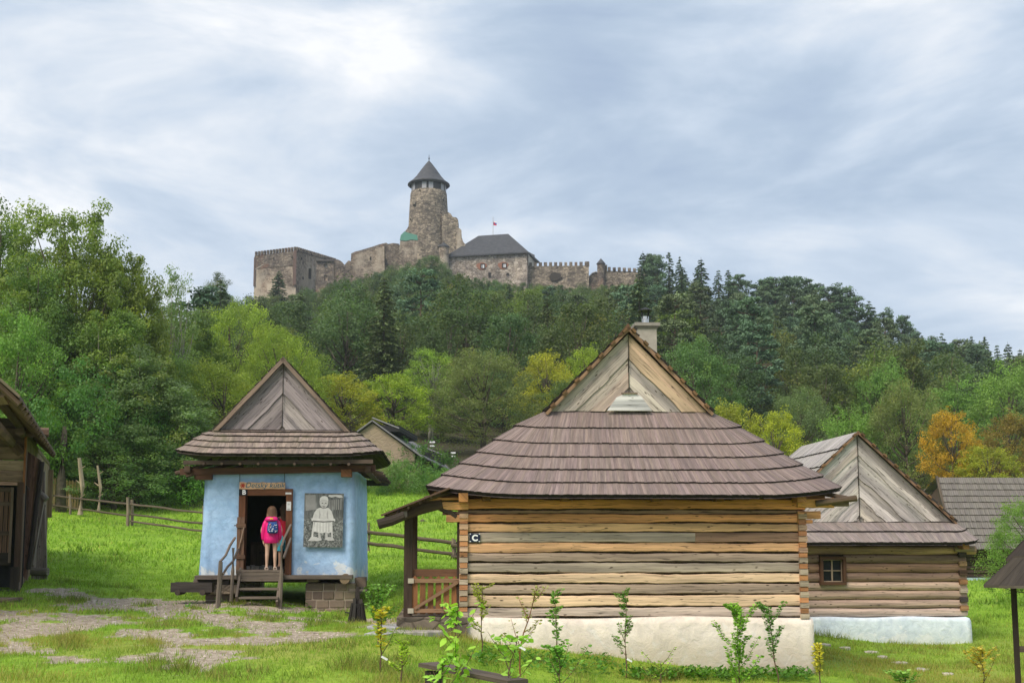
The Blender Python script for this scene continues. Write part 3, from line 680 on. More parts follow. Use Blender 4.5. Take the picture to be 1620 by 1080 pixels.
    prof = [(.25, .0), (.02, -.0), (-.07, -.035), (-.10, -.12), (-.11, -.5), (-.13, -.95), (-.15, -1.5)]
    per = []
    for k in range(n + 1): per.append((xpa + (xpb - xpa) * k / n, 0, 0, -1))
    per[-1] = (xpb, 0, 0, -1)
    for k in range(1, 31): per.append((xpb, D * k / 30, 1, 0))
    for k in range(1, 31): per.append((xpb - (xpb - xpa) * k / 30, D, 0, 1))
    for k in range(1, 30): per.append((xpa, D - D * k / 30, -1, 0))
    m = len(per)
    for q, (dy, dz) in enumerate(prof):
        for (x, y, nx_, ny_) in per:
            off = -dy + (float(fbm(x * 1.1 + y, dz * 3 + 5, 8)) - .5) * .05
            nx2, ny2 = nx_, ny_
            pl.V.append((x + nx2 * (off if nx2 < 0 else off * .3), y + ny2 * off, zt + dz + .02 * math.sin(x * 1.7)))
    for q in range(len(prof) - 1):
        for k in range(m):
            k2 = (k + 1) % m; pl.fi((q * m + k, q * m + k2, (q + 1) * m + k2, (q + 1) * m + k), [(0, 0)] * 4, (1, 1, 1))
    pl.build('plinth', M['cream'], o, smooth=True)
    # roof
    sil = [(862, 652), (815, 678.5), (782, 703), (755, 724.5), (728, 744.5), (699, 765), (675, 785)]
    lv = []
    g0 = F.px(1001, 652, 1.15).z
    ys = np.linspace(1.15, -.55, 7)
    for (x, py), yl, r in zip(sil, ys, (.08, .35, .55, .7, .85, 1.0, 1.1)):
        q = F.px(1001, py, yl); L_ = F.px(x, py - 3, yl + r * .7)
        lv.append([q.z, abs(L_.x - .0), yl, D + .55 - (yl + .55) * 1.0, r])
    cxr = 0.02; c0 = F.px(988, 600, 1.15).x
    rx = F.px(1345, 780, .0).x; lx = F.px(673, 783, .0).x; cxr = (rx + lx) / 2
    for k, l in enumerate(lv):   # half widths measured from the roof axis
        l[1] = abs(F.px(sil[k][0], sil[k][1] - 2, ys[k] + l[4] * .7).x - cxr)
    zr = F.px(985, 520, 1.1).z
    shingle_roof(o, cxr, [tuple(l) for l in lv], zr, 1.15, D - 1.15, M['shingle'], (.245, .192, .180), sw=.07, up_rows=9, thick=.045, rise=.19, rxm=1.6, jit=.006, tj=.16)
    g = lv[0][1] - .1; z0 = lv[0][0]; h = (zr - z0) * (g / lv[0][1])
    chevron_gable(o, cxr, g, z0 + .01, h, 1.18, [(.64, .52, .45), (.52, .455, .41), (.74, .625, .54), (.62, .46, .34), (.60, .54, .49)], bw=.165, amp=.022)
    chevron_gable(o, cxr, g, z0 + .01, h, D - 1.3, [(.42, .38, .33)], bw=.3).name = 'gable'
    vt = MB(); hw = .42; vt.ext([(cxr - hw, z0 + .02), (cxr + hw, z0 + .02), (cxr + .22, z0 + .29), (cxr + .1, z0 + .33), (cxr - .1, z0 + .33), (cxr - .24, z0 + .27)], 1.045, 1.085, (.75, .75, .76)); vt.box((cxr, 1.05, z0 + .345), (.3, .06, .03), (.25, .2, .15)); vt.build('gable_hatch', M['gable'], o)
    rakes(o, cxr, lv[0][1] - .03, z0 + .0, zr - z0 + .02, 1.04, (.30, .19, .12), w_=.06, battens=7)
    rf = MB()
    for s in (-1, 1):      # protruding ridge boards and rafter poles at the eave corners
        rf.beam([(cxr + s * 3.0, .3, lv[-1][0] + .16), (cxr + s * (lv[-1][1] + .02), -.15, lv[-1][0] - .03)], .09, n=8, col=(.12, .085, .06))
    rf.beam([(cxr + 3.1, -.1, lv[-1][0] - .10), (F.px(1352, 789, -.1).x, -.2, zl(787.5))], .11, n=10, col=(.12, .085, .055), cap=(.2, .15, .1))
    rf.beam([(cxr + 2.9, .1, lv[-1][0] - .12), (F.px(1343, 797, -.1).x, -.1, zl(797))], .08, n=8, col=(.2, .15, .1))
    rf.build_each('rafter_pole', M['darkwood'], o)
    rb = MB()
    rb.ext([(cxr - .22, zr - .16), (cxr - .02, zr + .09), (cxr + .02, zr + .04), (cxr - .12, zr - .13)], 1.0, D - 1, (.16, .09, .055)); rb.build('ridge_board', M['darkwood'], o)
    # chimney with steel flue
    ch = empty('chimney', (0, 0, 0)); ch.parent = o
    yl = 3.3; p = F.px(1021, 516, yl); wx = F.px(1036, 520, yl).x - F.px(1006, 520, yl).x
    cm = MB(); cm.box((p.x, yl, p.z - .9), (wx, wx, 1.75), (.36, .33, .28)); cs_ = cm.build('stack', M['paint'], ch)
    cm = MB(); cm.box((p.x, yl, p.z - .0), (wx * 1.32, wx * 1.32, .07), (.26, .24, .21)); cm.box((p.x, yl, p.z - .055), (wx * 1.15, wx * 1.15, .04), (.2, .18, .16)); cm.build('chimney_cap', M['paint'], ch)
    cm = MB(); r = wx * .19; cm.lathe([(0, p.z + .03), (r, p.z + .03), (r, p.z + .13), (r * 1.05, p.z + .135), (r, p.z + .14), (r, p.z + .2), (r * .9, p.z + .2), (0, p.z + .18)], 20, (p.x, yl)); cm.build('flue_pipe', M['metal'], ch, smooth=False)
    cm = MB(); cm.lathe([(0, p.z + .40), (r * 2.0, p.z + .335), (r * 2.0, p.z + .315), (0, p.z + .34)], 20, (p.x, yl))
    for k in range(4):
        a = k * 1.57 + .5; cm.beam([(p.x + r * .95 * math.cos(a), yl + r * .95 * math.sin(a), p.z + .15), (p.x + r * 1.4 * math.cos(a), yl + r * 1.4 * math.sin(a), p.z + .33)], .02, n=5)
    cm.build('rain_hood', M['iron'], ch)
    # porch on the left side: post, lean-to roof, log gutter, sill
    po = MB(); pz = F.px(645, 986, .1); top = F.px(645, 812, .1)
    po.box((pz.x, .1, (pz.z + top.z) / 2), (.145, .15, top.z - pz.z), (.085, .055, .04)); po.build('porch_post', M['darkwood'], o)
    pr_ = MB(); A1 = F.px(689, 781, .2); B1 = F.px(610, 816, .2)
    a = math.atan2(A1.z - B1.z, A1.x - B1.x)
    for k in range(16):      # porch roof of boards running down the slope
        y = -.25 + k * .22; z_ = (random.random() - .5) * .015
        pr_.beam([(A1.x + .25, y, A1.z + .08 + z_), (B1.x - (random.random()) * .06, y, B1.z + z_)], .215, .028, 4, jc((.14, .085, .06), .3))
    for k in range(5): t = k / 4.5 + .08; pr_.beam([(A1.x + (B1.x - A1.x) * t, -.3, A1.z + (B1.z - A1.z) * t - .045), (A1.x + (B1.x - A1.x) * t, 3.2, A1.z + (B1.z - A1.z) * t - .045)], .05, .06, 6, (.16, .11, .08))
    pr_.build('porch_roof', M['darkwood'], o)
    ra = MB()
    def pp(px_, py_, y): return F.px(px_, py_, y)
    ra.beam([pp(700, 797, -.05), pp(672, 803, -.05), pp(650, 812, -.05), pp(628, 822, -.05)], [.11, .12, .12, .10], [.17, .2, .15, .11], 8, (.10, .065, .045))
    ra.beam([pp(640, 815, -.34), pp(620, 823, -.34), pp(598, 829, -.34)], [.14, .16, .17], [.15, .17, .17], 10, (.05, .038, .03), cap=(.16, .13, .11))
    ra.beam([pp(690, 800, -.02), pp(715, 812, -.02), pp(722, 818, -.02)], .10, n=6, col=(.06, .045, .035), wob=.5)
    ra.box(pp(639, 813, -.18), (.11, .10, .10), (.26, .22, .19)); ra.build('porch_rafter', M['darkwood'], o)
    for y in (2.9,): b2 = MB(); b2.box((pz.x, y, (pz.z + top.z) / 2 + .3), (.14, .14, top.z - pz.z - .5), (.09, .06, .045)); b2.build('porch_post', M['darkwood'], o)
    ss = MB(); a1 = F.px(632, 985, -.15); a2 = F.px(735, 976, 0)
    ss.box(((a1.x + a2.x) / 2, 1.5, a1.z - .12), (a2.x - a1.x + .1, 3.4, .42), (.30, .27, .23)); ss.build('porch_floor', M['fieldstone'], o)
    # porch rail beam + gate
    gt = empty('gate', (0, 0, 0)); gt.parent = o
    y = .05; pk = MB()
    x0, x1 = F.px(651, 930, y).x, F.px(726, 930, y).x; wv = (x1 - x0) / 6
    for k in range(6):
        xx0 = x0 + k * wv + .008; xx1 = x0 + (k + 1) * wv - .03; zb_, zt_ = zl(970), zl(914 + random.random())
        pk.ext([(xx0, zb_), (xx1, zb_), (xx1, zt_), ((xx0 + xx1) / 2, zt_ + .055), (xx0, zt_)], y, y + .025, jc((.26, .115, .05), .12), grain=(0, 1))
    pk.build('picket', M['wood'], gt)
    rl = MB(); c = (.30, .18, .11)
    for py in (917.5, 964.5): q = zl(py); rl.box(((x0 + x1) / 2 - .02, y - .02, q), (x1 - x0 + .05, .03, .07), jc(c, .05))
    q0, q1 = F.px(656, 962, y), F.px(724, 920, y); rl.beam([(q0.x, y - .045, q0.z), (q1.x, y - .045, q1.z)], .025, .055, 4, c, up=(0, 0, 1)); rl.build('brace', M['wood'], gt)
    hg = MB()
    for py in (917.5, 964.5): hg.box((x0 - .01, y - .05, zl(py)), (.10, .012, .085), (.42, .38, .30))
    hg.build('hinge', M['paint'], gt)
    bm_ = MB(); bm_.box(((x0 + x1) / 2, y + .1, zl(905.5)), (x1 - x0 + .05, .08, .13), (.17, .085, .05)); bm_.build('porch_rail', M['wood'], o)
    dp = MB(); xx = F.px(724.5, 900, .02).x; dp.box((xx, .09, (zl(826) + zl(975)) / 2), (.04, .1, zl(826) - zl(975)), (.06, .04, .03)); dp.build('door_post', M['darkwood'], o)
    # blue enamel plate with the letter C
    sgn_ = empty('house_sign'); q0, q1 = F.px(743, 857, -.03), F.px(759.5, 843, -.03); sgn_.location = F.M @ Vector(((q0.x + q1.x) / 2, -.03, (q0.z + q1.z) / 2)); sgn_.rotation_euler = (0, 0, R(3))
    tag(sgn_, 'small dark blue enamel plate with a white letter C on the log house wall', 'sign')
    s2 = MB(); ww, hh = (q1.x - q0.x), (q1.z - q0.z); s2.box((0, 0, 0), (ww, .012, hh), (.012, .02, .05))
    for sx in (-1, 1):
        for sz in (-1, 1): s2.box((sx * ww * .44, -.007, sz * hh * .42), (.022, .004, .018), (.6, .62, .65))
    s2.build('plate', M['paint'], sgn_); text('C', hh * .95, (0, -.0085, -hh * .34), (.85, .87, .9), sgn_, 'letter', bold=.006)
    FOOT.append((F, xa - .1, xb + .15, -.12, D + .3)); FOOT.append((F, pz.x - .1, xa, -.12, 3.3))
    return F
def text(s, size, loc, col, parent, name, shear=0, bold=0, mat=None):
    cu = bpy.data.curves.new(name, 'FONT'); cu.body = s; cu.size = size; cu.align_x = 'CENTER'; cu.extrude = .0025; cu.shear = shear; cu.offset = bold
    t = bpy.data.objects.new('tmp', cu); C.objects.link(t); dg = bpy.context.evaluated_depsgraph_get(); dg.update()
    me = bpy.data.meshes.new_from_object(t.evaluated_get(dg)); me.transform(Matrix.Rotation(R(90), 4, 'X')); C.objects.unlink(t); bpy.data.objects.remove(t)
    me.materials.clear(); me.materials.append(flat(col)); o = bpy.data.objects.new(name, me); C.objects.link(o); o.parent = parent; o.location = loc; return o
_fl = {}
def flat(col, rough=.6):
    k = tuple(round(c, 3) for c in col)
    if k not in _fl:
        m, nt, b, out = newmat('paint_%d' % len(_fl)); b.inputs['Base Color'].default_value = (*col, 1); b.inputs['Roughness'].default_value = rough; _fl[k] = m
    return _fl[k]

# ================================================================== log cottage on the right
def cottage():
    F = Frame(W(1400, 850, 28.0), 3.3); o = empty('log_cottage', F.o, 3.3)
    tag(o, 'round-log cottage on a pale blue plinth with a small four-pane window and silver chevron gable', 'house')
    zl = lambda py, y=0: F.px(1400, py, y).z
    xb = F.px(1529, 900, 0).x; cx = F.px(1362, 800, .6).x; xa = 2 * cx - xb; D = 6.0
    wx0, wx1 = F.px(1296, 900, 0).x, F.px(1337, 900, 0).x
    py = [863, 877, 891, 905.5, 920, 933.5, 948, 961.5, 975]; tones = [(.50, .33, .22), (.30, .20, .15), (.38, .235, .16), (.33, .225, .175), (.60, .455, .36), (.45, .335, .27), (.52, .39, .32), (.56, .44, .38)]
    mb = MB()
    for i in range(8):
        za, zb_ = zl(py[i + 1]), zl(py[i]); zc = (za + zb_) / 2; h = (zb_ - za) * 1.02
        spans = [(xa, xb)] if not (1 <= i <= 4) else [(xa, wx0 + .01), (wx1 - .01, xb)]
        if i == 4: spans = [(xa, xb)]
        for s0, s1 in spans:
            if i in (1, 2, 3) : pass
            n = max(3, int((s1 - s0) / .5)); ext_ = .28 if i == 0 else 0
            path = [(s0 + (s1 + ext_ - s0) * k / n, .1 + (random.random() - .5) * .02, zc + (random.random() - .5) * .02) for k in range(n + 1)]
            mb.beam(path, [.2 * (.95 + .1 * random.random()) for _ in path], [h * (.94 + .1 * random.random()) for _ in path], 12, jc(tones[i], .06), cap=(.42, .3, .19))
        for sx in (xa + .1, xb - .1): mb.beam([(sx, .22, zc + h * .5), (sx, D / 2, zc + h * .5), (sx, D, zc + h * .5)], .2, h, 10, jc(tones[i], .1))
        mb.beam([(xa, D - .1, zc), (xb, D - .1, zc)], .2, h, 10, jc(tones[i], .1))
    mb.build('log_wall', M['log'], o, smooth=False)
    e = MB()
    k = 0; p = 870.0
    cl = [(.05, .04, .035), (.36, .23, .13), (.10, .06, .04), (.38, .2, .1), (.40, .34, .28), (.07, .06, .06), (.33, .19, .1), (.36, .32, .27)]
    for i in range(7): e.box((xb - .10, -.015, zl(py[i + 1])), (.19, .08, abs(zl(py[1]) - zl(py[0])) * .55), jc(cl[i], .1), grain=0)
    e.build_each('corner_joint', M['log'], o)
    cb = MB(); zt, zb_ = zl(863), zl(975)
    x_, w_ = (xa + wx0) / 2, wx0 - xa; cb.box((x_, .11, (zt + zb_) / 2), (w_, .08, zt - zb_)); x_, w_ = (xb + wx1) / 2, xb - wx1 - .05; cb.box((x_, .11, (zt + zb_) / 2), (w_, .08, zt - zb_))
    cb.box(((wx0 + wx1) / 2, .11, (zl(926) + zb_) / 2), (wx1 - wx0, .08, zl(926) - zb_)); cb.box(((wx0 + wx1) / 2, .11, (zt + zl(879)) / 2), (wx1 - wx0, .08, zt - zl(879)))
    cb.box((xa + .1, D / 2, (zt + zb_) / 2), (.08, D - .3, zt - zb_)); cb.box((xb - .1, D / 2, (zt + zb_) / 2), (.08, D - .3, zt - zb_)); cb.box((0 + (xa + xb) / 2, D - .1, (zt + zb_) / 2), (xb - xa - .1, .08, zt - zb_))
    cb.build('moss_caulking', M['moss_caulk'], o)
    dk = MB(); dk.box((cx, D / 2, (zt + zb_) / 2), (xb - xa - .7, D - .9, zt - zb_ - .05)); dk.build('dark_room', M['dark'], o)
    # window
    wn = empty('window'); wn.parent = o
    z0, z1 = zl(924.5), zl(879.5); f = MB(); t = .075; c = (.11, .055, .032)
    for (a, b_, h, w) in (((wx0 + wx1) / 2, z0 + t / 2, t, wx1 - wx0), ((wx0 + wx1) / 2, z1 - t / 2, t, wx1 - wx0)): f.box((a, -.02, b_), (w, .14, h), c)
    for a in (wx0 + t / 2, wx1 - t / 2): f.box((a, -.022, (z0 + z1) / 2), (t, .138, z1 - z0 - 2 * t), c)
    f.build('window_frame', M['wood'], wn)
    s = MB(); xi0, xi1, zi0, zi1 = wx0 + t, wx1 - t, z0 + t, z1 - t; c = (.34, .27, .2); q = .022
    for zz in (zi0 + q / 2, zi1 - q / 2, (zi0 + zi1) / 2): s.box(((xi0 + xi1) / 2, .02, zz), (xi1 - xi0, .03, q), c)
    for xx in (xi0 + q / 2, xi1 - q / 2, (xi0 + xi1) / 2): s.box((xx, .024, (zi0 + zi1) / 2), (q * (1.6 if xx == (xi0 + xi1) / 2 else 1), .03, zi1 - zi0), c)
    s.build('sash', M['wood'], wn)
    g = MB(); g.f([(xi0, .045, zi0), (xi1, .045, zi0), (xi1, .045, zi1), (xi0, .045, zi1)], [(0, 0)] * 4, (.01, .012, .016)); gm, nt_, b_, _ = newmat('window_glass'); b_.inputs['Base Color'].default_value = (.012, .014, .018, 1); b_.inputs['Roughness'].default_value = .12; b_.inputs['Specular IOR Level'].default_value = .12
    g.build('pane', gm, wn)
    # plinth
    pl = MB(); xp = F.px(1537, 1000, -.1).x; zt = zl(975.5); n = 40
    loop = [(xa - .1 + (xp - xa + .1) * k / n, -.1) for k in range(n)] + [(xp, -.1 + (D + .2) * k / 20) for k in range(20)] + [(xp - (xp - xa + .1) * k / n, D + .1) for k in range(n)] + [(xa - .1, D + .1 - (D + .2) * k / 20) for k in range(20)]
    m = len(loop); cxx, cyy = (xa + xp) / 2, D / 2
    for dz, dd in ((0, -.3), (0, -.06), (-.03, -.01), (-.1, 0), (-.4, .0), (-.8, .02), (-1.4, .03)):
        for (x, y) in loop:
            off = dd + (float(fbm(x * 2 + y, dz * 4 + y, 3)) - .5) * .05
            pl.V.append((x + off * (1 if x > cxx else -1) * (1 if abs(x - cxx) > (xp - xa) / 2 - .05 else 0), y + off * (1 if y > cyy else -1) * (1 if abs(y - cyy) > D / 2 else 0), zt + dz + (.015 * math.sin(x * 3) if dz > -.5 else 0)))
    for q in range(6):
        for k in range(m): k2 = (k + 1) % m; pl.fi((q * m + k, q * m + k2, (q + 1) * m + k2, (q + 1) * m + k), [(0, 0)] * 4, (1, 1, 1))
    pl.build('plinth', M['paleblue'], o, smooth=True)
    # roof
    yl = [.75, .12, -.45]; sx = [1505, 1527, 1548]; sy = [826, 842, 860]; lv = []
    for k in range(3): lv.append((F.px(1400, sy[k], yl[k]).z, F.px(sx[k], sy[k], yl[k] + .2).x - cx, yl[k], D + .45 - (yl[k] + .45), (.06, .2, .3)[k]))
    zr = F.px(1357, 684, .75).z
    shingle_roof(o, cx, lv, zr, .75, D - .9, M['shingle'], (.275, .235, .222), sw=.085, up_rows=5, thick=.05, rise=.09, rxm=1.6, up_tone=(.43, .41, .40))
    g_ = lv[0][1] - .08
    chevron_gable(o, cx, g_, lv[0][0] + .01, (zr - lv[0][0]) * g_ / lv[0][1], .78, [(.50, .47, .455), (.41, .375, .36), (.60, .56, .54), (.52, .465, .43)], bw=.19, amp=.04)
    chevron_gable(o, cx, g_, lv[0][0] + .01, (zr - lv[0][0]) * g_ / lv[0][1], D - 1.0, [(.40, .38, .35)], bw=.3)
    rakes(o, cx, lv[0][1] - .02, lv[0][0], zr - lv[0][0] + .01, .63, (.28, .17, .11), w_=.05, battens=9)
    fp = MB(); p = F.px(1545, 866, -.2); fp.beam([(xb - .3, -.05, zl(868)), (p.x, -.05, zl(868))], .12, .15, 8, (.30, .23, .16), cap=(.4, .3, .2)); fp.box((F.px(1524, 865, -.2).x, -.2, zl(864)), (.16, .3, .12), (.38, .19, .08), grain=1); fp.build_each('eave_bracket', M['log'], o)
    FOOT.append((F, xa - .1, xp + .05, -.1, D))
    return F

# ================================================================== blue clay granary
def blue_house():
    F = Frame(W(441, 850, 26.5), 3.8); o = empty('blue_cottage', F.o, 3.8)
    tag(o, 'small sky-blue limewashed clay hut on stone piers with a steep grey shingle roof', 'house')
    zl = lambda py, y=0: F.px(441, py, y).z
    xA, xB = F.px(322, 760, 0).x, F.px(561, 760, 0).x; zF = zl(908); zT = zl(742); D = 4.6
    dx0, dx1 = F.px(380, 850, 0).x, F.px(458, 850, 0).x; dz = zl(779)
    # outer shell: rings of a rounded rectangle with batter, door left open
    xs = list(np.linspace(xA + .18, dx0, 10)) + list(np.linspace(dx0, dx1, 6))[1:] + list(np.linspace(dx1, xB - .18, 14))[1:]
    r = .18; ring = [(x, 0, 0, -1) for x in xs]
    for k in range(1, 7): a = R(-90 + 90 * k / 6); ring.append((xB - r + r * math.cos(a), r + r * math.sin(a), math.cos(a), math.sin(a)))
    for k in range(1, 16): ring.append((xB, r + (D - 2 * r) * k / 15, 1, 0))
    for k in range(1, 7): a = R(90 * k / 6); ring.append((xB - r + r * math.cos(a), D - r + r * math.sin(a), math.cos(a), math.sin(a)))
    for k in range(1, 20): ring.append((xB - r - (xB - xA - 2 * r) * k / 19, D, 0, 1))
    for k in range(1, 7): a = R(90 + 90 * k / 6); ring.append((xA + r + r * math.cos(a), D - r + r * math.sin(a), math.cos(a), math.sin(a)))
    for k in range(1, 16): ring.append((xA, D - r - (D - 2 * r) * k / 15, -1, 0))
    for k in range(1, 7): a = R(180 + 90 * k / 6); ring.append((xA + r + r * math.cos(a), r + r * math.sin(a), math.cos(a), math.sin(a)))
    ring.pop(); m = len(ring); i0 = 9; i1 = 14
    zs = list(np.linspace(zF - .02, dz, 15)) + list(np.linspace(dz, zT, 6))[1:]
    mb = MB()
    for z in zs:
        t = (z - zF) / (zT - zF)
        for i, (x, y, nx_, ny_) in enumerate(ring):
            bt = .085 * (1 - t) ** 1.3 + (float(fbm(x * 1.6 + y * .7, z * 1.8, 6)) - .5) * .05
            if y == 0: bt = (float(fbm(x * 1.8, z * 2.2, 6)) - .5) * .05
            lowdrop = 0
            if z == zs[0] and (x > xB - .15): lowdrop = -.24 + .1 * math.sin(y * 9)
            mb.V.append((x + nx_ * bt, y + ny_ * bt * (.6 if ny_ < 0 else 1), z + lowdrop))
    for q in range(len(zs) - 1):
        for k in range(m):
            if q < 14 and i0 <= k < i1: continue
            k2 = (k + 1) % m; mb.fi((q * m + k, q * m + k2, (q + 1) * m + k2, (q + 1) * m + k), [(0, 0)] * 4, (1, 1, 1))
    mb.build('wall', M['blue'], o, smooth=True)
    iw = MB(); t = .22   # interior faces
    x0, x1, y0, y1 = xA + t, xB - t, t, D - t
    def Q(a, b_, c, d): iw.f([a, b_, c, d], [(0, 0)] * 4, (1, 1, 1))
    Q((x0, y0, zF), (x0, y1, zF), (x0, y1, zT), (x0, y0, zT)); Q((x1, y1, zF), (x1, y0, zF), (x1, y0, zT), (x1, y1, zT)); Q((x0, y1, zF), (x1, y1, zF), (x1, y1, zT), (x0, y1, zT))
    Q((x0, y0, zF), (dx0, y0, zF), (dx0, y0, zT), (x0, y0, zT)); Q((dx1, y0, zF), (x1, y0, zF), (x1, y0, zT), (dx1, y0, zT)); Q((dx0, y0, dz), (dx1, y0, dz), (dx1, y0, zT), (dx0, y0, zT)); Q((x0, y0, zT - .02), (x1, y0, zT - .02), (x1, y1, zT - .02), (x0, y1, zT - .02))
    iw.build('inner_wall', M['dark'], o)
    fl = MB()
    for k in range(12): fl.box(((x0 + x1) / 2, .1 + (D - .3) * (k + .5) / 12, zF - .03), (x1 - x0 + .2, (D - .3) / 12 - .01, .05), jc((.20, .14, .10), .15))
    fl.build('floor_boards', M['wood'], o)
    # door frame
    f = MB(); c = (.15, .065, .035); fo0, fo1 = F.px(377, 850, -.03).x, F.px(462, 850, -.03).x; fi0, fi1 = F.px(387.5, 850, -.03).x, F.px(452, 850, -.03).x; zto, zti = zl(773), zl(783.5)
    f.box(((fo0 + fi0) / 2, .06, (zF + zti) / 2), (fi0 - fo0, .3, zti - zF), c); f.box(((fo1 + fi1) / 2, .06, (zF + zti) / 2), (fo1 - fi1, .3, zti - zF), c); f.box(((fo0 + fo1) / 2, .058, (zti + zto) / 2), (fo1 - fo0, .304, zto - zti), c)
    f.build('door_frame', M['wood'], o)
    # half door folded back against the left jamb
    hd = empty('half_door'); hd.parent = o; d = MB(); a0, a1 = F.px(374, 850, -.2).x, F.px(387, 850, -.12).x; zt = zl(817.5)
    for k in range(2): d.box((a0 + (a1 - a0) * (k + .5) / 2, -.16, (zF + .02 + zt) / 2), ((a1 - a0) / 2 - .006, .03, zt - zF - .03), jc((.16, .095, .065), .1))
    d.build('door_leaf', M['wood'], hd); d = MB()
    for py in (831, 880): d.box(((a0 + a1) / 2 + .01, -.19, zl(py)), (a1 - a0 + .04, .03, .09), (.15, .09, .06))
    d.box((a0 - .03, -.19, zl(831)), (.06, .02, .02), (.05, .03, .03)); q0, q1 = F.px(376.5, 872, -.2), F.px(386, 834, -.2); d.beam([(q0.x, -.215, q0.z), (q1.x, -.215, q1.z)], .02, .025, 4, (.3, .22, .17)); d.build('brace', M['wood'], hd)
    # eave timbers
    e = MB(); z = zl(743)
    e.beam([(F.px(286, 744, -.06).x, -.10, zl(747)), (F.px(450, 744, -.1).x, -.12, zl(744)), (F.px(594, 744, -.1).x, -.12, zl(740))], .12, .15, 4, (.12, .065, .045)); e.beam([(F.px(290, 735, -.5).x, -.48, zl(732, -.5)), (F.px(590, 733, -.5).x, -.48, zl(729, -.5))], .07, .09, 4, (.10, .075, .06))
    e.box((F.px(548, 750, -.2).x, -.14, zl(748.5)), (.24, .28, .17), (.26, .12, .06), grain=1, ); e.box((F.px(325, 753, -.1).x - .03, -.05, zl(754)), (.36, .2, .15), (.16, .08, .05)); e.box((F.px(317, 750, -.1).x, .5, zl(752)), (.5, .16, .13), (.14, .08, .05))
    for sx, s in ((xA, -1), (xB, 1)):
        for y in (.05, 1.2, 2.4, 3.6, D - .1):
            e.beam([(sx - s * .5, y, zT + .22), (sx + s * .66, y, zT - .10)], .09, .09, 6, jc((.13, .09, .07), .2))
        e.beam([(sx + s * .32, -.3, zT - .02), (sx + s * .32, D + .3, zT - .02)], .13, .14, 4, (.12, .08, .06))
    for k in range(9): e.beam([(xA + .1 + (xB - xA - .2) * k / 8, .3, zT + .25), (xA + .1 + (xB - xA - .2) * k / 8, -.58, zT + .09)], .07, .07, 6, jc((.15, .11, .09), .2))
    e.beam([(xB - .1, D + .35, zl(762, D)), (F.px(615, 760, D + .4).x, D + .35, zl(762, D))], .05, .16, 4, (.09, .08, .07))
    e.build_each('eave_timber', M['darkwood'], o)
    # roof: centre, levels
    cx = F.px(446, 700, .3).x
    yl = [.35, .18, -.04, -.26, -.48, -.70]; py = [681, 684.5, 691, 700, 709.5, 719]; wl = [340, 332, 318, 302, 287, 270]; wr = [553, 565, 573, 583, 592, 602]
    lv = []
    for k in range(6):
        z = F.px(441, py[k], yl[k]).z; a = (F.px(wr[k], py[k], yl[k] + .2).x - F.px(wl[k], py[k], yl[k] + .2).x) / 2
        lv.append((z, a, yl[k], D + .7 - (yl[k] + .7), (.05, .28, .42, .55, .68, .8)[k]))
    cx = (F.px(602, 719, -.5).x + F.px(270, 719, -.5).x) / 2; cxg = (F.px(340, 681, .35).x + F.px(553, 681, .35).x) / 2; cx = (cx + cxg) / 2
    zr = F.px(447, 568, .35).z
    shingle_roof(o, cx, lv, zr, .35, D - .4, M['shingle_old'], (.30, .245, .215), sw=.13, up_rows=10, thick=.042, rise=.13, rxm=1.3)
    g_ = lv[0][1] - .10; h = (zr - lv[0][0]) * g_ / lv[0][1]
    chevron_gable(o, cx, g_, lv[0][0] + .02, h, .40, [(.32, .29, .295), (.38, .345, .345), (.28, .25, .255)], bw=.27, amp=.02)
    chevron_gable(o, cx, g_, lv[0][0] + .02, h, D - .5, [(.2, .18, .17)], bw=.3)
    rakes(o, cx, lv[0][1] - .03, lv[0][0], zr - lv[0][0] + .01, .23, (.25, .19, .15), w_=.09)
    # deck beam, porch platform, stones
    pf = MB(); q0, q1 = F.px(308, 908, -.35).x, F.px(557, 908, -.35).x
    pf.box(((q0 + q1) / 2, -.16, zF - .055), (q1 - q0, .42, .085), (.17, .14, .12)); pf.build('door_sill_platform', M['wood'], o)
    lg = MB(); lg.beam([(xA + .2, .1, zF - .2), (xA + .1, D, zF - .2)], .22, n=10, col=(.10, .08, .07), wob=.1); p = F.px(545, 915.5, -.42); lg.beam([(p.x, -.36, p.z), (p.x, 2.2, p.z)], .23, n=12, col=(.16, .12, .09), cap=(.2, .15, .1)); lg.beam([(F.px(305, 917, -.2).x, -.05, zF - .2), (F.px(362, 917, -.2).x, -.1, zF - .2)], .2, n=10, col=(.12, .095, .08), wob=.15)
    for y in (.5, 2.4, D - .3): lg.beam([(xA, y, zF - .13), (xB, y, zF - .13)], .16, n=8, col=(.1, .08, .065))
    lg.build_each('floor_log', M['darkwood'], o)
    # stone piers, course by course
    def pier(x0, x1, y0, y1, ztop, zbot, courses, name='stone_pier'):
        sm = MB(); h = (ztop - zbot) / courses
        for c_ in range(courses):
            x = x0
            while x < x1 - .02:
                w_ = min(x1 - x, .16 + random.random() * .26)
                if x1 - x - w_ < .1: w_ = x1 - x
                zc = ztop - h * (c_ + .5); jx = random.random() * .02
                sm.box((x + w_ / 2, (y0 + y1) / 2 + jx, zc + (random.random() - .5) * .012), (w_ - .022, y1 - y0, h - .022 + (random.random() - .5) * .02), jc((.20, .155, .12), .3), grain=0, rot=Matrix.Rotation((random.random() - .5) * .05, 3, 'Y'))
                x += w_
        sm.box(((x0 + x1) / 2, (y0 + y1) / 2 + .03, (ztop + zbot) / 2), (x1 - x0 - .03, y1 - y0, ztop - zbot - .02), (.36, .30, .24))
        so_ = sm.build(name, M['paint'], o); bv = so_.modifiers.new('b', 'BEVEL'); bv.width = .018; bv.segments = 2
    a0, a1 = F.px(482, 940, -.15).x, F.px(562, 940, -.15).x; pier(a0, a1, -.12, 1.0, zl(921), zl(975), 4)
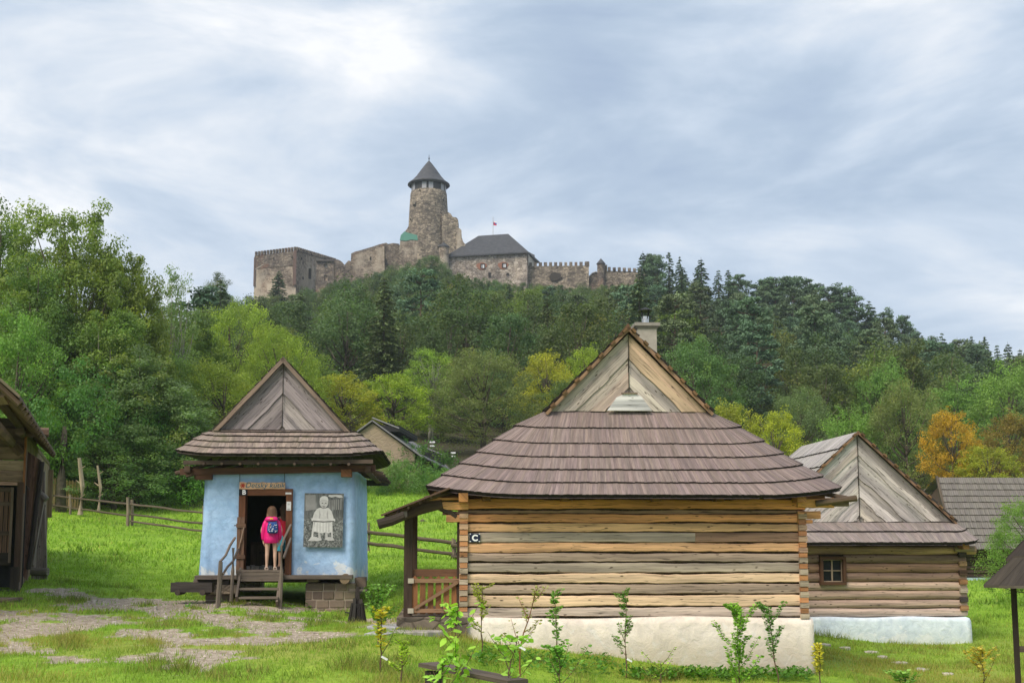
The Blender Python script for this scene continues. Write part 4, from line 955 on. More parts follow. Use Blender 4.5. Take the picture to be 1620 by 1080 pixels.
    a2, a3 = F.px(484, 915, -.1).x, F.px(505, 915, -.1).x; pier(a2, a3, -.08, .7, zF - .1, zl(921) - .0, 1)
    pier(xA + .1, xA + .75, .0, .9, zF - .3, zl(960), 3)
    pier(xB - .5, xB - .02, 3.4, D - .1, zF - .1, zl(960), 4); pier(xA + .1, xA + .8, 3.6, D - .1, zF - .2, zl(950), 3)
    dp = MB(); dp.box((xB - .06, .35, zF - .45), (.28, .35, .6), (.07, .055, .05)); dp.box((F.px(570, 925, .1).x, .3, zl(921)), (.25, .5, .22), (.13, .1, .085)); q = dp.build('corner_log_stub', M['darkwood'], o)
    # conduit lines above the sign
    cd = MB()
    for px_ in (379.5, 450): x = F.px(px_, 760, -.02).x; cd.box((x, -.035, (zl(744) + zl(763 if px_ < 400 else 773)) / 2), (.012, .012, zl(744) - zl(764)), (.04, .06, .08))
    cd.build('conduit', M['paint'], o)
    FOOT.append((F, xA + .1, xB - .1, -.1, D + .1))
    # ---------------- steps with hand rails (one thing)
    s = empty('wooden_steps', F.M @ Vector((F.px(412, 950, -1.0).x, -1.0, 0)), 3.8); s.location.z = zl(950, -1.0) + F.o.z; tag(s, 'open wooden steps with four treads and crooked hand rails up to the blue hut door', 'steps')
    SF = Frame(s.location, 3.8)
    c = (.20, .165, .135)
    treads = [(902.5, -.45, 376, 447), (917, -.62, 379, 444), (931, -.85, 378, 442), (945, -1.08, 379, 441)]
    for i, (py_, y, p0, p1) in enumerate(treads):
        q0, q1 = F.px(p0, py_, y), F.px(p1, py_, y); t = MB(); t.box(((q0.x + q1.x) / 2 - s_off(F, SF).x, y - s_off(F, SF).y, q0.z - s_off(F, SF).z), (q1.x - q0.x, .26 if i else .38, .045), jc(c, .1)); t.build('tread', M['wood'], s)
        if i == 0: t = MB(); t.box(((q0.x + q1.x) / 2 - s_off(F, SF).x, y - .17 - s_off(F, SF).y, q0.z - .1 - s_off(F, SF).z), (q1.x - q0.x, .035, .14), jc(c, .1)); t.build('riser', M['wood'], s)
    so3 = s_off(F, SF)
    def P3(px_, py_, y): return F.px(px_, py_, y) - so3
    for (a, b_) in (((381, 901), (374, 947)), ((445, 903), (438, 955))):
        t = MB(); t.beam([P3(a[0], a[1], -.40), P3(b_[0], b_[1], -1.2)], .05, .14, 4, (.17, .14, .115)); t.build('stringer', M['wood'], s)
    for (a, b_, y0, y1, w_) in (((349, 888), (344, 958), -1.4, -1.4, .11), ((369, 866), (366, 940), -.75, -.75, .08), ((445.5, 862), (443, 952), -1.1, -1.1, .09)):
        t = MB(); A_, B_ = P3(*a, y0), P3(*b_, y1); t.beam([A_, A_ + (B_ - A_) * .5 + Vector((.01, 0, 0)), B_ - Vector((0, 0, .15))], [w_ * .8, w_, w_ * 1.05], n=7, col=(.20, .17, .14), wob=.15); t.build('newel_post', M['wood'], s)
    for pts_ in ([(348, 888, -1.4), (357, 878, -1.1), (364, 862, -.8), (372, 850, -.5)], [(353, 908, -1.4), (360, 896, -1.1), (369, 887, -.75), (377, 868, -.45)], [(445, 866, -1.1), (449, 852, -.8), (456, 838, -.5), (460, 830, -.3)], [(449, 882, -1.0), (454, 868, -.7), (460, 851, -.3)]):
        t = MB(); t.beam([P3(*p) for p in pts_], .055, n=6, col=(.19, .16, .14), wob=.25); t.build('handrail', M['wood'], s)
    # ---------------- things on the wall
    wb = empty('name_board'); q0, q1 = F.px(378.5, 773, -.13), F.px(451, 762.5, -.13); cxn = (q0.x + q1.x) / 2; czn = (q0.z + q1.z) / 2
    wb.location = F.M @ Vector((cxn, -.115, czn)); wb.rotation_euler = (0, 0, R(3.8)); tag(wb, 'ragged wooden board with blue script reading Detsky kutik above the blue hut door', 'sign')
    b2 = MB(); ww, hh = q1.x - q0.x, q1.z - q0.z; n = 14
    top = [(-ww / 2 + ww * k / n, hh / 2 + (random.random() - .5) * .02) for k in range(n + 1)]; bot = [(-ww / 2 + ww * k / n, -hh / 2 + (random.random() - .5) * .008) for k in range(n + 1)]
    b2.ext(bot + top[::-1], 0, .025, (.80, .52, .33)); b2.build('board', M['wood'], wb)
    text('Detský kútik', hh * 1.12, (.06, -.004, -hh * .30), (.03, .14, .20), wb, 'lettering', shear=.22, bold=.0)
    fw = MB(); fx = -ww * .425
    for k in range(6): a = k * math.pi / 3; fw.ext([(fx + .012 * math.cos(a - 1.2), .012 * math.sin(a - 1.2)), (fx + .06 * math.cos(a - .22), .06 * math.sin(a - .22)), (fx + .06 * math.cos(a + .22), .06 * math.sin(a + .22)), (fx + .012 * math.cos(a + 1.2), .012 * math.sin(a + 1.2))], -.006 - .0006 * k, -.001, (.42, .05, .03))
    fw.build('painted_flower', M['paint'], wb)
    pb = empty('house_sign'); q0, q1 = F.px(378, 783, -.1), F.px(391.5, 773.5, -.1); pb.location = F.M @ Vector(((q0.x + q1.x) / 2, -.105, (q0.z + q1.z) / 2)); pb.rotation_euler = (0, 0, R(3.8)); tag(pb, 'small black plate with a white letter B at the corner of the blue hut door', 'sign')
    b3 = MB(); b3.box((0, 0, 0), (q1.x - q0.x, .012, q1.z - q0.z), (.012, .014, .02)); b3.build('plate', M['paint'], pb); text('B', .15, (.02, -.0085, -.05), (.8, .82, .85), pb, 'letter', bold=.004)
    for (a, b_, nm, lab) in (((451.5, 781.5), (461, 778.5), 'paper_strip', 'thin blank paper strip at the top right of the blue hut door frame'), ((453, 807), (460.5, 793), 'paper_notice', 'small white paper notice on the right post of the blue hut door')):
        q0, q1 = F.px(*a, -.11), F.px(*b_, -.11); t = MB(); t.box((0, 0, 0), (q1.x - q0.x, .004, q1.z - q0.z), (.62, .63, .64)); 
        if nm == 'paper_notice':
            for zz in (.04, .025, -.05, -.062): t.box((0, -.003, zz * 1.3), ((q1.x - q0.x) * .6, .002, .006), (.12, .12, .12))
        p_ = t.build(nm, M['paint']); p_.location = F.M @ Vector(((q0.x + q1.x) / 2, -.1, (q0.z + q1.z) / 2)); p_.rotation_euler = (0, 0, R(3.8)); tag(p_, lab, 'notice')
    poster(F); return F
def s_off(F, SF): return F.I @ SF.o
# ================================================================== poster
def poster(F):
    o = empty('photo_board'); q0, q1 = F.px(480, 865, -.1), F.px(543.5, 780, -.1); ww, hh = q1.x - q0.x, q1.z - q0.z
    o.location = F.M @ Vector(((q0.x + q1.x) / 2, -.085, (q0.z + q1.z) / 2)); o.rotation_euler = (0, R(.6), R(3.8)); tag(o, 'large black and white photo board of a toddler on the blue wall', 'photo board')
    m, nt, b, out = newmat('photo_background'); tcn = N(nt, 'ShaderNodeTexCoord'); mp = mapping(nt, (tcn, 'Object'), (16, 1, 2.2)); n = noise(nt, (mp, 0), 1, 5, .7); n2 = noise(nt, (tcn, 'Object'), 26, 6, .8)
    sp = N(nt, 'ShaderNodeSeparateXYZ'); LK(nt, tcn, 'Object', sp, 0); mr = N(nt, 'ShaderNodeMapRange'); mr.inputs['From Min'].default_value = -.05; mr.inputs['From Max'].default_value = .12; LK(nt, sp, 'Z', mr, 0)
    r = ramp(nt, [(.35, (.04, .045, .045)), (.6, (.17, .18, .18)), (.75, (.35, .37, .37))]); LK(nt, n, 'Fac', r, 'Fac'); r2 = ramp(nt, [(.42, (.05, .055, .055)), (.55, (.20, .215, .21)), (.68, (.5, .52, .52))]); LK(nt, n2, 'Fac', r2, 'Fac')
    c = mixc(nt, (r2, 0), (r, 0), (mr, 0)); nt.links.new(c[0].outputs[c[1]], b.inputs['Base Color']); b.inputs['Roughness'].default_value = .45
    p = MB(); p.box((0, 0, 0), (ww, .03, hh), (1, 1, 1), mi=0); p.build('panel', m, o)
    f = MB(); S = ww / 285; cnt = [0]
    def pt(x, y): return ((x - 207.5) * S, -(y - 282) * S)
    def pg(pts, g):
        cnt[0] += 1; d = -.0155 - cnt[0] * .00022; g = g * .88; f.ext([pt(*q) for q in pts], d - .0002, d, (g, g * 1.02, g * 1.01))
    def el(x, y, rx, ry, g, n=18): pg([(x + rx * math.cos(2 * math.pi * k / n), y + ry * math.sin(2 * math.pi * k / n)) for k in range(n)], g)
    pg([(70, 100), (145, 98), (150, 205), (75, 215)], .30)
    for k in range(6): pg([(245 + k * 16, 135 - k * 2), (254 + k * 16, 135 - k * 2), (255 + k * 16, 205), (247 + k * 16, 205)], .26)
    pg([(240, 97), (330, 95), (345, 112), (318, 118), (290, 108), (262, 116), (238, 108)], .62)
    pg([(158, 200), (180, 190), (207, 198), (238, 190), (262, 212), (276, 250), (284, 284), (122, 284), (128, 262), (140, 225)], .62)
    pg([(176, 206), (186, 240), (180, 276), (172, 276)], .42); pg([(236, 206), (228, 240), (236, 276), (242, 276)], .42); pg([(207, 200), (211, 240), (206, 262)], .5)
    el(207, 150, 32, 43, .55); pg([(175, 150), (178, 120), (192, 108), (212, 105), (232, 112), (239, 132), (238, 148), (228, 135), (200, 130), (182, 138)], .70)
    el(196, 158, 6, 3.2, .09); el(220, 158, 6, 3.2, .09); pg([(205, 160), (211, 160), (212, 172), (204, 172)], .42); pg([(195, 180), (220, 180), (213, 187), (202, 187)], .12)
    pg([(146, 296), (262, 296), (270, 368), (245, 377), (225, 370), (200, 378), (165, 370), (135, 366)], .66)
    for x in (160, 182, 204, 226, 246): pg([(x, 298), (x + 3, 298), (x + 5, 366), (x, 366)], .40)
    pg([(170, 372), (186, 372), (194, 425), (176, 428)], .50); pg([(222, 374), (240, 374), (242, 418), (224, 420)], .50)
    pg([(134, 290), (143, 290), (136, 404), (122, 404)], .62); pg([(262, 292), (272, 292), (278, 410), (268, 410)], .62)
    pg([(118, 270), (150, 266), (205, 276), (262, 266), (292, 272), (292, 288), (262, 292), (205, 296), (150, 292), (122, 288)], .66); pg([(130, 285), (205, 290), (285, 285), (285, 291), (205, 298), (130, 292)], .1)
    pg([(98, 434), (122, 402), (160, 404), (178, 414), (176, 434)], .58); pg([(238, 404), (276, 404), (292, 428), (240, 432)], .55); el(184, 424, 14, 7, .56); el(234, 418, 14, 7, .56)
    f.build('printed_figure', M['paint'], o)

# ================================================================== people
def skin_body(name, verts, edges, mat, parent, sub=1, col=(1, 1, 1)):
    """verts: name -> (pos, radius[, radius2]); the first is the root"""
    me = bpy.data.meshes.new('tmp'); bm = bmesh.new(); ly = bm.verts.layers.skin.verify(); d = {}
    for i, (k, v) in enumerate(verts.items()):
        bv = bm.verts.new(v[0]); r = v[1]; bv[ly].radius = (r, v[2] if len(v) > 2 else r); bv[ly].use_root = (i == 0); d[k] = bv
    for a, b_ in edges: bm.edges.new((d[a], d[b_]))
    bm.to_mesh(me); bm.free(); o = bpy.data.objects.new('tmp', me); C.objects.link(o)
    sk = o.modifiers.new('skin', 'SKIN'); sk.use_smooth_shade = True; sb = o.modifiers.new('sub', 'SUBSURF'); sb.levels = sub; sb.render_levels = sub
    dg = bpy.context.evaluated_depsgraph_get(); dg.update(); m2 = bpy.data.meshes.new_from_object(o.evaluated_get(dg)); bpy.data.objects.remove(o)
    m2.name = name; m2.materials.clear(); m2.materials.append(mat); m2.polygons.foreach_set('use_smooth', np.ones(len(m2.polygons), bool))
    ca = m2.color_attributes.new('Col', 'FLOAT_COLOR', 'POINT'); ca.data.foreach_set('color', np.tile(np.array([*col, 1], np.float32), len(m2.vertices)))
    r = bpy.data.objects.new(name, m2); C.objects.link(r); r.parent = parent; return r
def person_body(parent, H, col, hand_r=None, hand_l=None, legs=.075, face=0.0):
    """figure facing +y (away from the camera); returns key points"""
    s = H / 1.45; V = {}; E = []
    def v(k, x, y, z, r, r2=None): V[k] = (Vector((x, y, z)) * s, r * s) if r2 is None else (Vector((x, y, z)) * s, r * s, r2 * s)
    v('pelvis', 0, 0, .76, .105, .085); v('waist', 0, 0, .90, .095, .075); v('chest', 0, .0, 1.06, .11, .08); v('neck0', 0, .0, 1.17, .05); v('neck1', 0, .005, 1.22, .042); v('head', 0, .015, 1.32, .085, .095); v('crown', 0, .01, 1.40, .06, .07)
    v('nose', 0, .115, 1.31, .013); v('chin', 0, .075, 1.25, .03)
    E += [('pelvis', 'waist'), ('waist', 'chest'), ('chest', 'neck0'), ('neck0', 'neck1'), ('neck1', 'head'), ('head', 'crown'), ('head', 'nose'), ('neck1', 'chin')]
    K = {}
    for sg, nm, hd in ((-1, 'l', hand_l), (1, 'r', hand_r)):
        hd = hd or (sg * .225, .0, .64); el = ((sg * .17 + hd[0]) / 2 + sg * .045, (hd[1]) / 2 - .02, (1.12 + hd[2]) / 2)
        v('sh' + nm, sg * .135, 0, 1.115, .045); v('el' + nm, *el, .033); v('wr' + nm, *hd, .023)
        E += [('chest', 'sh' + nm), ('sh' + nm, 'el' + nm), ('el' + nm, 'wr' + nm)]
        d = (Vector(hd) - Vector(el)).normalized(); pc = Vector(hd) + d * .05; v('pa' + nm, *pc, .026, .016); E.append(('wr' + nm, 'pa' + nm))
        for k in range(4):
            o = Vector((0, (k - 1.5) * .016, 0)); L = (.055, .066, .062, .045)[k]; a = pc + d * .03 + o; b_ = a + d * L * .55 + Vector((-sg * .006, 0, 0)); c = b_ + d * L * .45 + Vector((-sg * .014, 0, 0))
            for q, (p, r) in enumerate(((a, .008), (b_, .0075), (c, .006))): v('f%s%d%d' % (nm, k, q), *p, r)
            E += [('pa' + nm, 'f%s%d0' % (nm, k)), ('f%s%d0' % (nm, k), 'f%s%d1' % (nm, k)), ('f%s%d1' % (nm, k), 'f%s%d2' % (nm, k))]
        t0 = pc + Vector((-sg * .004, .026, -.0)); t1 = t0 + d * .035 + Vector((-sg * .01, .012, 0)); v('t%s0' % nm, *t0, .009); v('t%s1' % nm, *t1, .007); E += [('wr' + nm, 't%s0' % nm), ('t%s0' % nm, 't%s1' % nm)]
        x = sg * legs
        v('hip' + nm, x * .9, 0, .70, .078); v('kn' + nm, x, .005, .41, .049); v('cf' + nm, x * 1.02, -.015, .30, .047); v('an' + nm, x * 1.05, -.005, .075, .028); v('he' + nm, x * 1.05, -.03, .03, .026); v('to' + nm, x * 1.25, .12, .02, .022)
        E += [('pelvis', 'hip' + nm), ('hip' + nm, 'kn' + nm), ('kn' + nm, 'cf' + nm), ('cf' + nm, 'an' + nm), ('an' + nm, 'he' + nm), ('an' + nm, 'to' + nm)]
    b = skin_body('body', V, E, M['skin'], parent, 1, col)
    f = MB()    # eyes, brows, mouth, ears on the face side
    for sx in (-1, 1):
        f.lathe([(0, 0)], 3) if False else None
        f.box((sx * .033 * s, .105 * s, 1.325 * s), (.022 * s, .012, .010 * s), (.03, .02, .02)); f.box((sx * .033 * s, .106 * s, 1.347 * s), (.028 * s, .01, .005 * s), (.07, .04, .03))
        f.box((sx * .096 * s, .0, 1.305 * s), (.02 * s, .03 * s, .05 * s), col)
    f.box((0, .108 * s, 1.272 * s), (.042 * s, .01, .010 * s), (.35, .10, .09)); f.build('face_features', M['skin'], parent)
    return {k: V[k][0] for k in V}
def rings(mb, L, n=20, col=(1, 1, 1), fold=0.0, seed=0):
    """stack of ellipses (z, cx, cy, rx, ry) smoothly skinned"""
    b = len(mb.V); rnd = random.Random(seed); ph = [rnd.random() * 6 for _ in range(4)]
    for i, (z, cx, cy, rx, ry) in enumerate(L):
        for k in range(n):
            a = 2 * math.pi * k / n; q = 1 + fold * (math.sin(a * 5 + ph[0] + z * 6) * .5 + math.sin(a * 9 + ph[1] - z * 11) * .4)
            mb.V.append((cx + rx * math.cos(a) * q, cy + ry * math.sin(a) * q, z))
    for i in range(len(L) - 1):
        for k in range(n): k2 = (k + 1) % n; mb.fi((b + i * n + k, b + i * n + k2, b + (i + 1) * n + k2, b + (i + 1) * n + k), [(0, 0)] * 4, col)
    mb.fi([b + (len(L) - 1) * n + k for k in range(n)], [(0, 0)] * n, col)
def girl(F):
    fl = F.px(428, 902, -.45); o = empty('person'); o.location = F.M @ Vector((fl.x, -.42, F.px(412, 902.5, -.45).z + .023)); o.rotation_euler = (0, 0, R(3.8 + 4))
    tag(o, 'girl in a bright pink jacket with a blue spotted backpack in the hut doorway', 'person')
    sk = (.55, .36, .27); K = person_body(o, 1.45, sk, legs=.088, hand_l=(-.182, .02, .66), hand_r=(.182, .02, .66))
    j = MB(); pk = (.75, .012, .20)
    rings(j, [(.60, 0, 0, .145, .12), (.63, 0, 0, .168, .14), (.70, 0, 0, .172, .148), (.80, 0, 0, .165, .142), (.92, 0, 0, .155, .132), (1.03, 0, 0, .150, .122), (1.11, 0, 0, .135, .10), (1.17, 0, -.005, .09, .075), (1.20, 0, -.01, .062, .062)], 28, pk, .035, 3)
    for sg in (-1, 1):
        p = [Vector((sg * .11, 0, 1.12)), Vector((sg * .15, -.005, 1.04)), Vector((sg * .178, -.012, .92)), Vector((sg * .188, -.005, .80)), Vector((sg * .184, .012, .71)), Vector((sg * .182, .018, .675))]
        j.beam(p, [.10, .11, .105, .098, .09, .07], n=14, col=pk, up=(0, 1, 0), wob=.10)
    rings(j, [(1.10, 0, -.10, .13, .035), (1.13, 0, -.105, .145, .055), (1.17, 0, -.09, .135, .06), (1.205, 0, -.07, .10, .05), (1.215, 0, -.06, .06, .02)], 18, (.72, .012, .20), .05, 5)
    j.build('jacket', colmat('nylon', .38, .12, 14, .5, .02, .45), o, smooth=True)
    h = MB(); rings(h, [(1.09, 0, -.085, .085, .03), (1.13, 0, -.085, .105, .045), (1.20, 0, -.055, .112, .07), (1.27, 0, -.02, .110, .09), (1.33, 0, -.002, .108, .10), (1.38, 0, .0, .098, .098), (1.42, 0, .005, .072, .076), (1.445, 0, .01, .035, .04)], 24, (.11, .06, .035), .07, 9)
    for k in range(26):
        a = math.pi + (k / 25) * math.pi; x, y = .105 * math.cos(a), .06 * math.sin(a) - .01; h.beam([(x, y, 1.30), (x * 1.08, y - .045, 1.2), (x * 1.0 + (random.random() - .5) * .03, y - .055, 1.07 + random.random() * .05)], [.02, .018, .004], n=5, col=jc((.15, .085, .05), .3))
    h.build('hair', M['hair'], o, smooth=True)
    # yellow hair tie / hood tag
    y = MB(); y.box((-.015, -.155, 1.155), (.03, .02, .035), (.75, .55, .03), rot=Matrix.Rotation(.4, 3, 'Y')); y.box((.018, -.155, 1.155), (.03, .02, .035), (.75, .55, .03), rot=Matrix.Rotation(-.4, 3, 'Y')); y.build('hair_bow', M['cloth'], o)
    b = empty('backpack'); b.parent = o; bb = MB(); c = (.02, .07, .24)
    rings(bb, [(.82, .035, -.175, .085, .05), (.835, .035, -.18, .115, .07), (.90, .035, -.185, .125, .078), (.99, .035, -.18, .12, .07), (1.05, .035, -.17, .10, .055), (1.08, .035, -.16, .06, .03)], 22, c, .02, 2); bb.build('bag', M['cloth'], b, smooth=True)
    d = MB(); rnd = random.Random(4)
    for k in range(34):
        x = (rnd.random() - .5) * .2; z = .85 + rnd.random() * .19; yy = -.185 - .078 * math.sqrt(max(0, 1 - (x / .125) ** 2)) + .004; q = .011
        d.ext([(.035 + x - q, z), (.035 + x, z - q), (.035 + x + q, z), (.035 + x, z + q)], yy - .006, yy + .004, (.6, .65, .75))
    d.build('white_dots', M['cloth'], b); zp = MB(); zp.beam([(-.02, -.262, .93), (-.025, -.262, 1.0), (-.0, -.25, 1.05)], .012, n=6, col=(.6, .22, .08)); zp.box((.03, -.262, .9), (.12, .01, .008), (.01, .03, .1)); zp.build('zip', M['cloth'], b)
    st = MB()
    for sx in (-.05, .10): st.beam([(sx, -.14, 1.06), (sx * 1.3, -.06, 1.17), (sx * 1.5, .06, 1.15), (sx * 1.6, .12, 1.0)], .035, .012, 4, (.02, .05, .15))
    st.build('strap', M['cloth'], b)
    for sg in (-1, 1):
        s_ = MB(); x = sg * .088 * 1.08; s_.ext([(x - .04, -.008), (x + .045, -.008), (x + .045, .016), (x - .04, .016)], -.065, .15, (.42, .34, .28)); s_.beam([(x - .038, .03, .02), (x, .035, .062), (x + .042, .03, .02)], .02, n=6, col=(.62, .52, .44)); s_.beam([(x - .035, -.045, .02), (x - .03, -.05, .06), (x + .03, -.05, .06), (x + .038, -.045, .02)], .018, n=6, col=(.62, .52, .44)); s_.build('sandal', M['leather'], o)
def second_person(F):
    fl = F.px(448.5, 897, .55); o = empty('person'); o.location = F.M @ Vector((fl.x, .55, F.px(412, 902.5, -.45).z + .02)); o.rotation_euler = (0, 0, R(30))
    tag(o, 'person in a red top and turquoise shorts half hidden behind the right door post', 'person')
    person_body(o, 1.55, (.42, .26, .19), legs=.085); s = 1.55 / 1.45
    j = MB(); rd = (.55, .02, .05); rings(j, [(.74, 0, 0, .15, .11), (.85, 0, 0, .155, .115), (1.0, 0, 0, .165, .12), (1.12, 0, 0, .16, .11), (1.2, 0, 0, .12, .085), (1.25, 0, 0, .07, .06)], 22, rd, .03, 4)
    for sg in (-1, 1): j.beam([(sg * .13 * s, 0, 1.19), (sg * .18 * s, 0, 1.05), (sg * .22 * s, -.01, .92), (sg * .23 * s, 0, .80)], [.11, .11, .10, .085], n=12, col=rd, up=(0, 1, 0))
    j.build('jumper', M['cloth'], o, smooth=True)
    p = MB(); tq = (.05, .38, .50)
    for sg in (-1, 1): rings(p, [(.42, sg * .09, 0, .085, .085), (.55, sg * .088, 0, .09, .09), (.78, sg * .06, 0, .10, .10)], 16, tq, .03, 2)
    p.build('shorts', M['cloth'], o, smooth=True)
    h = MB(); rings(h, [(1.12, 0, -.07, .09, .04), (1.25, 0, -.05, .115, .075), (1.37, 0, -.01, .118, .105), (1.46, 0, .0, .105, .10), (1.53, 0, .005, .05, .055)], 20, (.09, .05, .03), .05, 3); h.build('hair', M['hair'], o, smooth=True)
    for sg in (-1, 1): s_ = MB(); s_.ext([(sg * .1 - .045, -.008), (sg * .1 + .045, -.008), (sg * .1 + .045, .06), (sg * .1 - .045, .06)], -.07, .16, (.08, .06, .06)); s_.build('shoe', M['leather'], o)
def toys(F):
    zf = F.px(412, 903, 0).z
    t = MB(); x = F.px(398, 880, 2.2).x; x2 = F.px(436, 880, 2.2).x; o = empty('toy_cupboard', F.M @ Vector(((x + x2) / 2, 2.2, zf)), 3.8); w_ = x2 - x; tag(o, 'low dim wooden toy cupboard inside the blue hut behind the girl', 'cupboard')
    t.box((0, 0, .33), (w_, .4, .66), (.08, .06, .05)); t.build('carcass', M['wood'], o); t = MB()
    for sx in (-.25, .25): t.box((w_ * sx, -.21, .34), (w_ * .44, .02, .5), (.12, .09, .07)); 
    t.build('cupboard_door', M['wood'], o); t = MB()
    for sx in (-.08, .08): t.box((w_ * sx, -.23, .4), (.04, .03, .04), (.02, .02, .02))
    t.build('knob', M['iron'], o)
    rnd = random.Random(3); 
    m = MB()
    for k in range(18): m.box(((rnd.random() - .5) * .55, (rnd.random() - .5) * .3, .03 + rnd.random() * .03), (.05 + rnd.random() * .06,) * 3, jc((.45, .42, .38), .5), rot=Matrix.Rotation(rnd.random() * 3, 3, 'Z'))
    q = m.build('scattered_toys', M['paint']); xx = F.px(410, 895, 1.2).x; q.location = F.M @ Vector((xx, 1.2, zf)); tag(q, 'pale heap of small toy blocks on the floor inside the hut doorway', 'toy blocks')

# ================================================================== barn on the left
def barn():
    A = 19.5; F = Frame(W(35, 850, 27.5), A); o = empty('timber_barn', F.o, A); tag(o, 'dark weathered timber barn at the left edge with deep raftered eaves', 'barn')
    zl = lambda py: F.px(35, py, 0).z; zg = zl(938); wt = zl(690); L = 12.0; Wd = 9.0
    mb = MB()       # front wall: boards above the door opening
    for (a, b_, c) in ((690, 706, (.15, .10, .07)), (707, 726, (.26, .18, .12)), (728, 745, (.48, .35, .24)), (746, 762, (.29, .20, .14))):
        hewn(mb, -Wd, -.02, zl(b_), zl(a), 0, .16, jc(c, .05), seg=.3)
    for k in range(6): hewn(mb, -Wd, -4.2, zg + k * .5, zg + k * .5 + .46, .01, .16, jc((.2, .13, .09), .1), seg=.4)
    # side wall, vertical boards
    y = .1
    while y < L: w_ = .2 + random.random() * .1; mb.box((-.05, y + w_ / 2, (zg + wt) / 2), (.04 + random.random() * .02, w_ - .012, wt - zg), jc((.25, .18, .135), .25), grain=2); y += w_
    mb.box((-Wd / 2, L, (zg + wt) / 2), (Wd, .15, wt - zg), (.18, .13, .09)); mb.box((-Wd, L / 2, (zg + wt) / 2), (.15, L, wt - zg), (.18, .13, .09)); mb.build('wall', M['wood'], o)
    p = MB(); p0, p1 = F.px(20.5, 900, -.05).x, F.px(33, 900, -.05).x; p.box(((p0 + p1) / 2, -.02, (zl(763) + zl(920)) / 2), ((p1 - p0) * .8, .2, zl(763) - zl(920)), (.085, .05, .035)); p.box(((p0 + p1) / 2 - .04, -.08, (zl(896) + zg) / 2), ((p1 - p0) * 1.1, .28, zl(896) - zg), (.05, .038, .03)); p.build('corner_post', M['wood'], o)
    p = MB(); p.box((F.px(35.5, 820, 0).x, -.06, (zl(690) + zl(780)) / 2), (.05, .04, zl(690) - zl(780)), (.36, .15, .06)); p.build('edge_board', M['wood'], o)
    d = MB(); d.box((-2.2, .9, (zg + zl(765)) / 2), (4.4, .06, zl(765) - zg), (.06, .04, .03)); d.build('dark_doorway_sheet', M['dark'], o)  # upright near-black sheet: shade inside the barn put into its colour
    g = MB(); gx0, gx1 = F.px(-40, 800, .3).x, F.px(21, 800, .3).x
    for k in range(8): g.box((gx0 + (gx1 - gx0) * (k + .5) / 8, .32, (zl(770) + zl(880)) / 2), ((gx1 - gx0) / 8 - .02, .03, zl(770) - zl(880)), jc((.26, .15, .10), .2))
    for py in (774, 796, 843, 884): g.box(((gx0 + gx1) / 2, .28, zl(py)), (gx1 - gx0, .05, .1 if py < 880 else .3), (.17, .12, .09) if py < 880 else (.05, .04, .03))
    g.box((gx1 - .03, .27, (zl(770) + zl(890)) / 2), (.06, .05, zl(770) - zl(890)), (.3, .22, .17)); g.build('inner_gate', M['wood'], o)
    sl = MB(); sl.box((-2.5, .1, zg - .02), (5, .5, .22), (.12, .10, .085)); sl.build('door_sill', M['wood'], o)
    # roof: right slope with a deep overhang towards the viewer
    e0 = F.pxx(31, 628, .45); e1 = F.pxx(88, 718, .45); ze = (e0.z * 1.0); y0, y1 = e0.y, e1.y; zend = e1.z
    pit = math.tan(R(43)); rx = -Wd / 2 - .4; rise = (.45 - rx) * pit
    r = MB(); n = int((y1 - y0) / .16)
    def pt(t, y, dz=0): k = (y - y0) / (y1 - y0); return Vector((.45 + (rx - .45) * t, y, ze + (zend - ze) * k + rise * t + dz))
    rows = 12
    for i in range(rows):
        for k in range(n):
            ya, yb_ = y0 + (y1 - y0) * k / n, y0 + (y1 - y0) * (k + 1) / n - .005; t0, t1 = i / rows, (i + 1.15) / rows; l = .03 + .02 * random.random()
            a, b_, c, d_ = pt(t0, ya, l), pt(t0, yb_, l), pt(t1, yb_, .01), pt(t1, ya, .01); col = jc((.19, .155, .125), .2)
            r.f([a, b_, c, d_], [(0, 0), (0, .16), (.5, .16), (.5, 0)], col); r.f([a - Vector((0, 0, .05)), b_ - Vector((0, 0, .05)), b_, a], [(0, 0), (0, .16), (.05, .16), (.05, 0)], col)
            if k == 0: r.f([a - Vector((0, 0, .06)), a, d_, d_ - Vector((0, 0, .06))], [(0, 0), (0, .1), (.5, .1), (.5, 0)], (.22, .17, .13))
    r.f([pt(0, y0, -.03), pt(0, y1, -.03), pt(1, y1, -.03), pt(1, y0, -.03)], [(0, 0), (9, 0), (9, 3), (0, 3)], (.09, .065, .05))
    # the far slope
    a, b_ = pt(1, y0), pt(1, y1); c, d_ = Vector((2 * rx - .45, y1, zend)), Vector((2 * rx - .45, y0, ze)); r.f([a, b_, c, d_], [(0, 0), (9, 0), (9, 3), (0, 3)], (.19, .155, .125))
    r.build('roof', M['shingle_old'], o)
    f = MB(); y = y0 + .12; k = 0
    while y < y1: f.beam([pt(.0, y, -.10), pt(.96, y, -.10)], .12, .13, 6, jc((.15, .10, .07), .25), cap=(.24, .17, .12)); y += .85
    f.beam([pt(.11, y0 + .2, -.26), pt(.11, y1 - .2, -.26)], .2, .2, 8, (.14, .095, .065), cap=(.22, .16, .11)); f.beam([pt(.42, y0 + .2, -.26), pt(.42, y1 - .3, -.26)], .2, .2, 8, (.12, .08, .06), cap=(.2, .14, .1))
    f.beam([F.px(-12, 668, y0 + .5), F.px(18, 700, -.1), F.px(34, 716, 0)], .22, .24, 8, (.17, .11, .075)); f.beam([F.px(2, 622, y0 + .4), F.px(10, 634, y0 + .5)], .22, .2, 4, (.22, .15, .10))
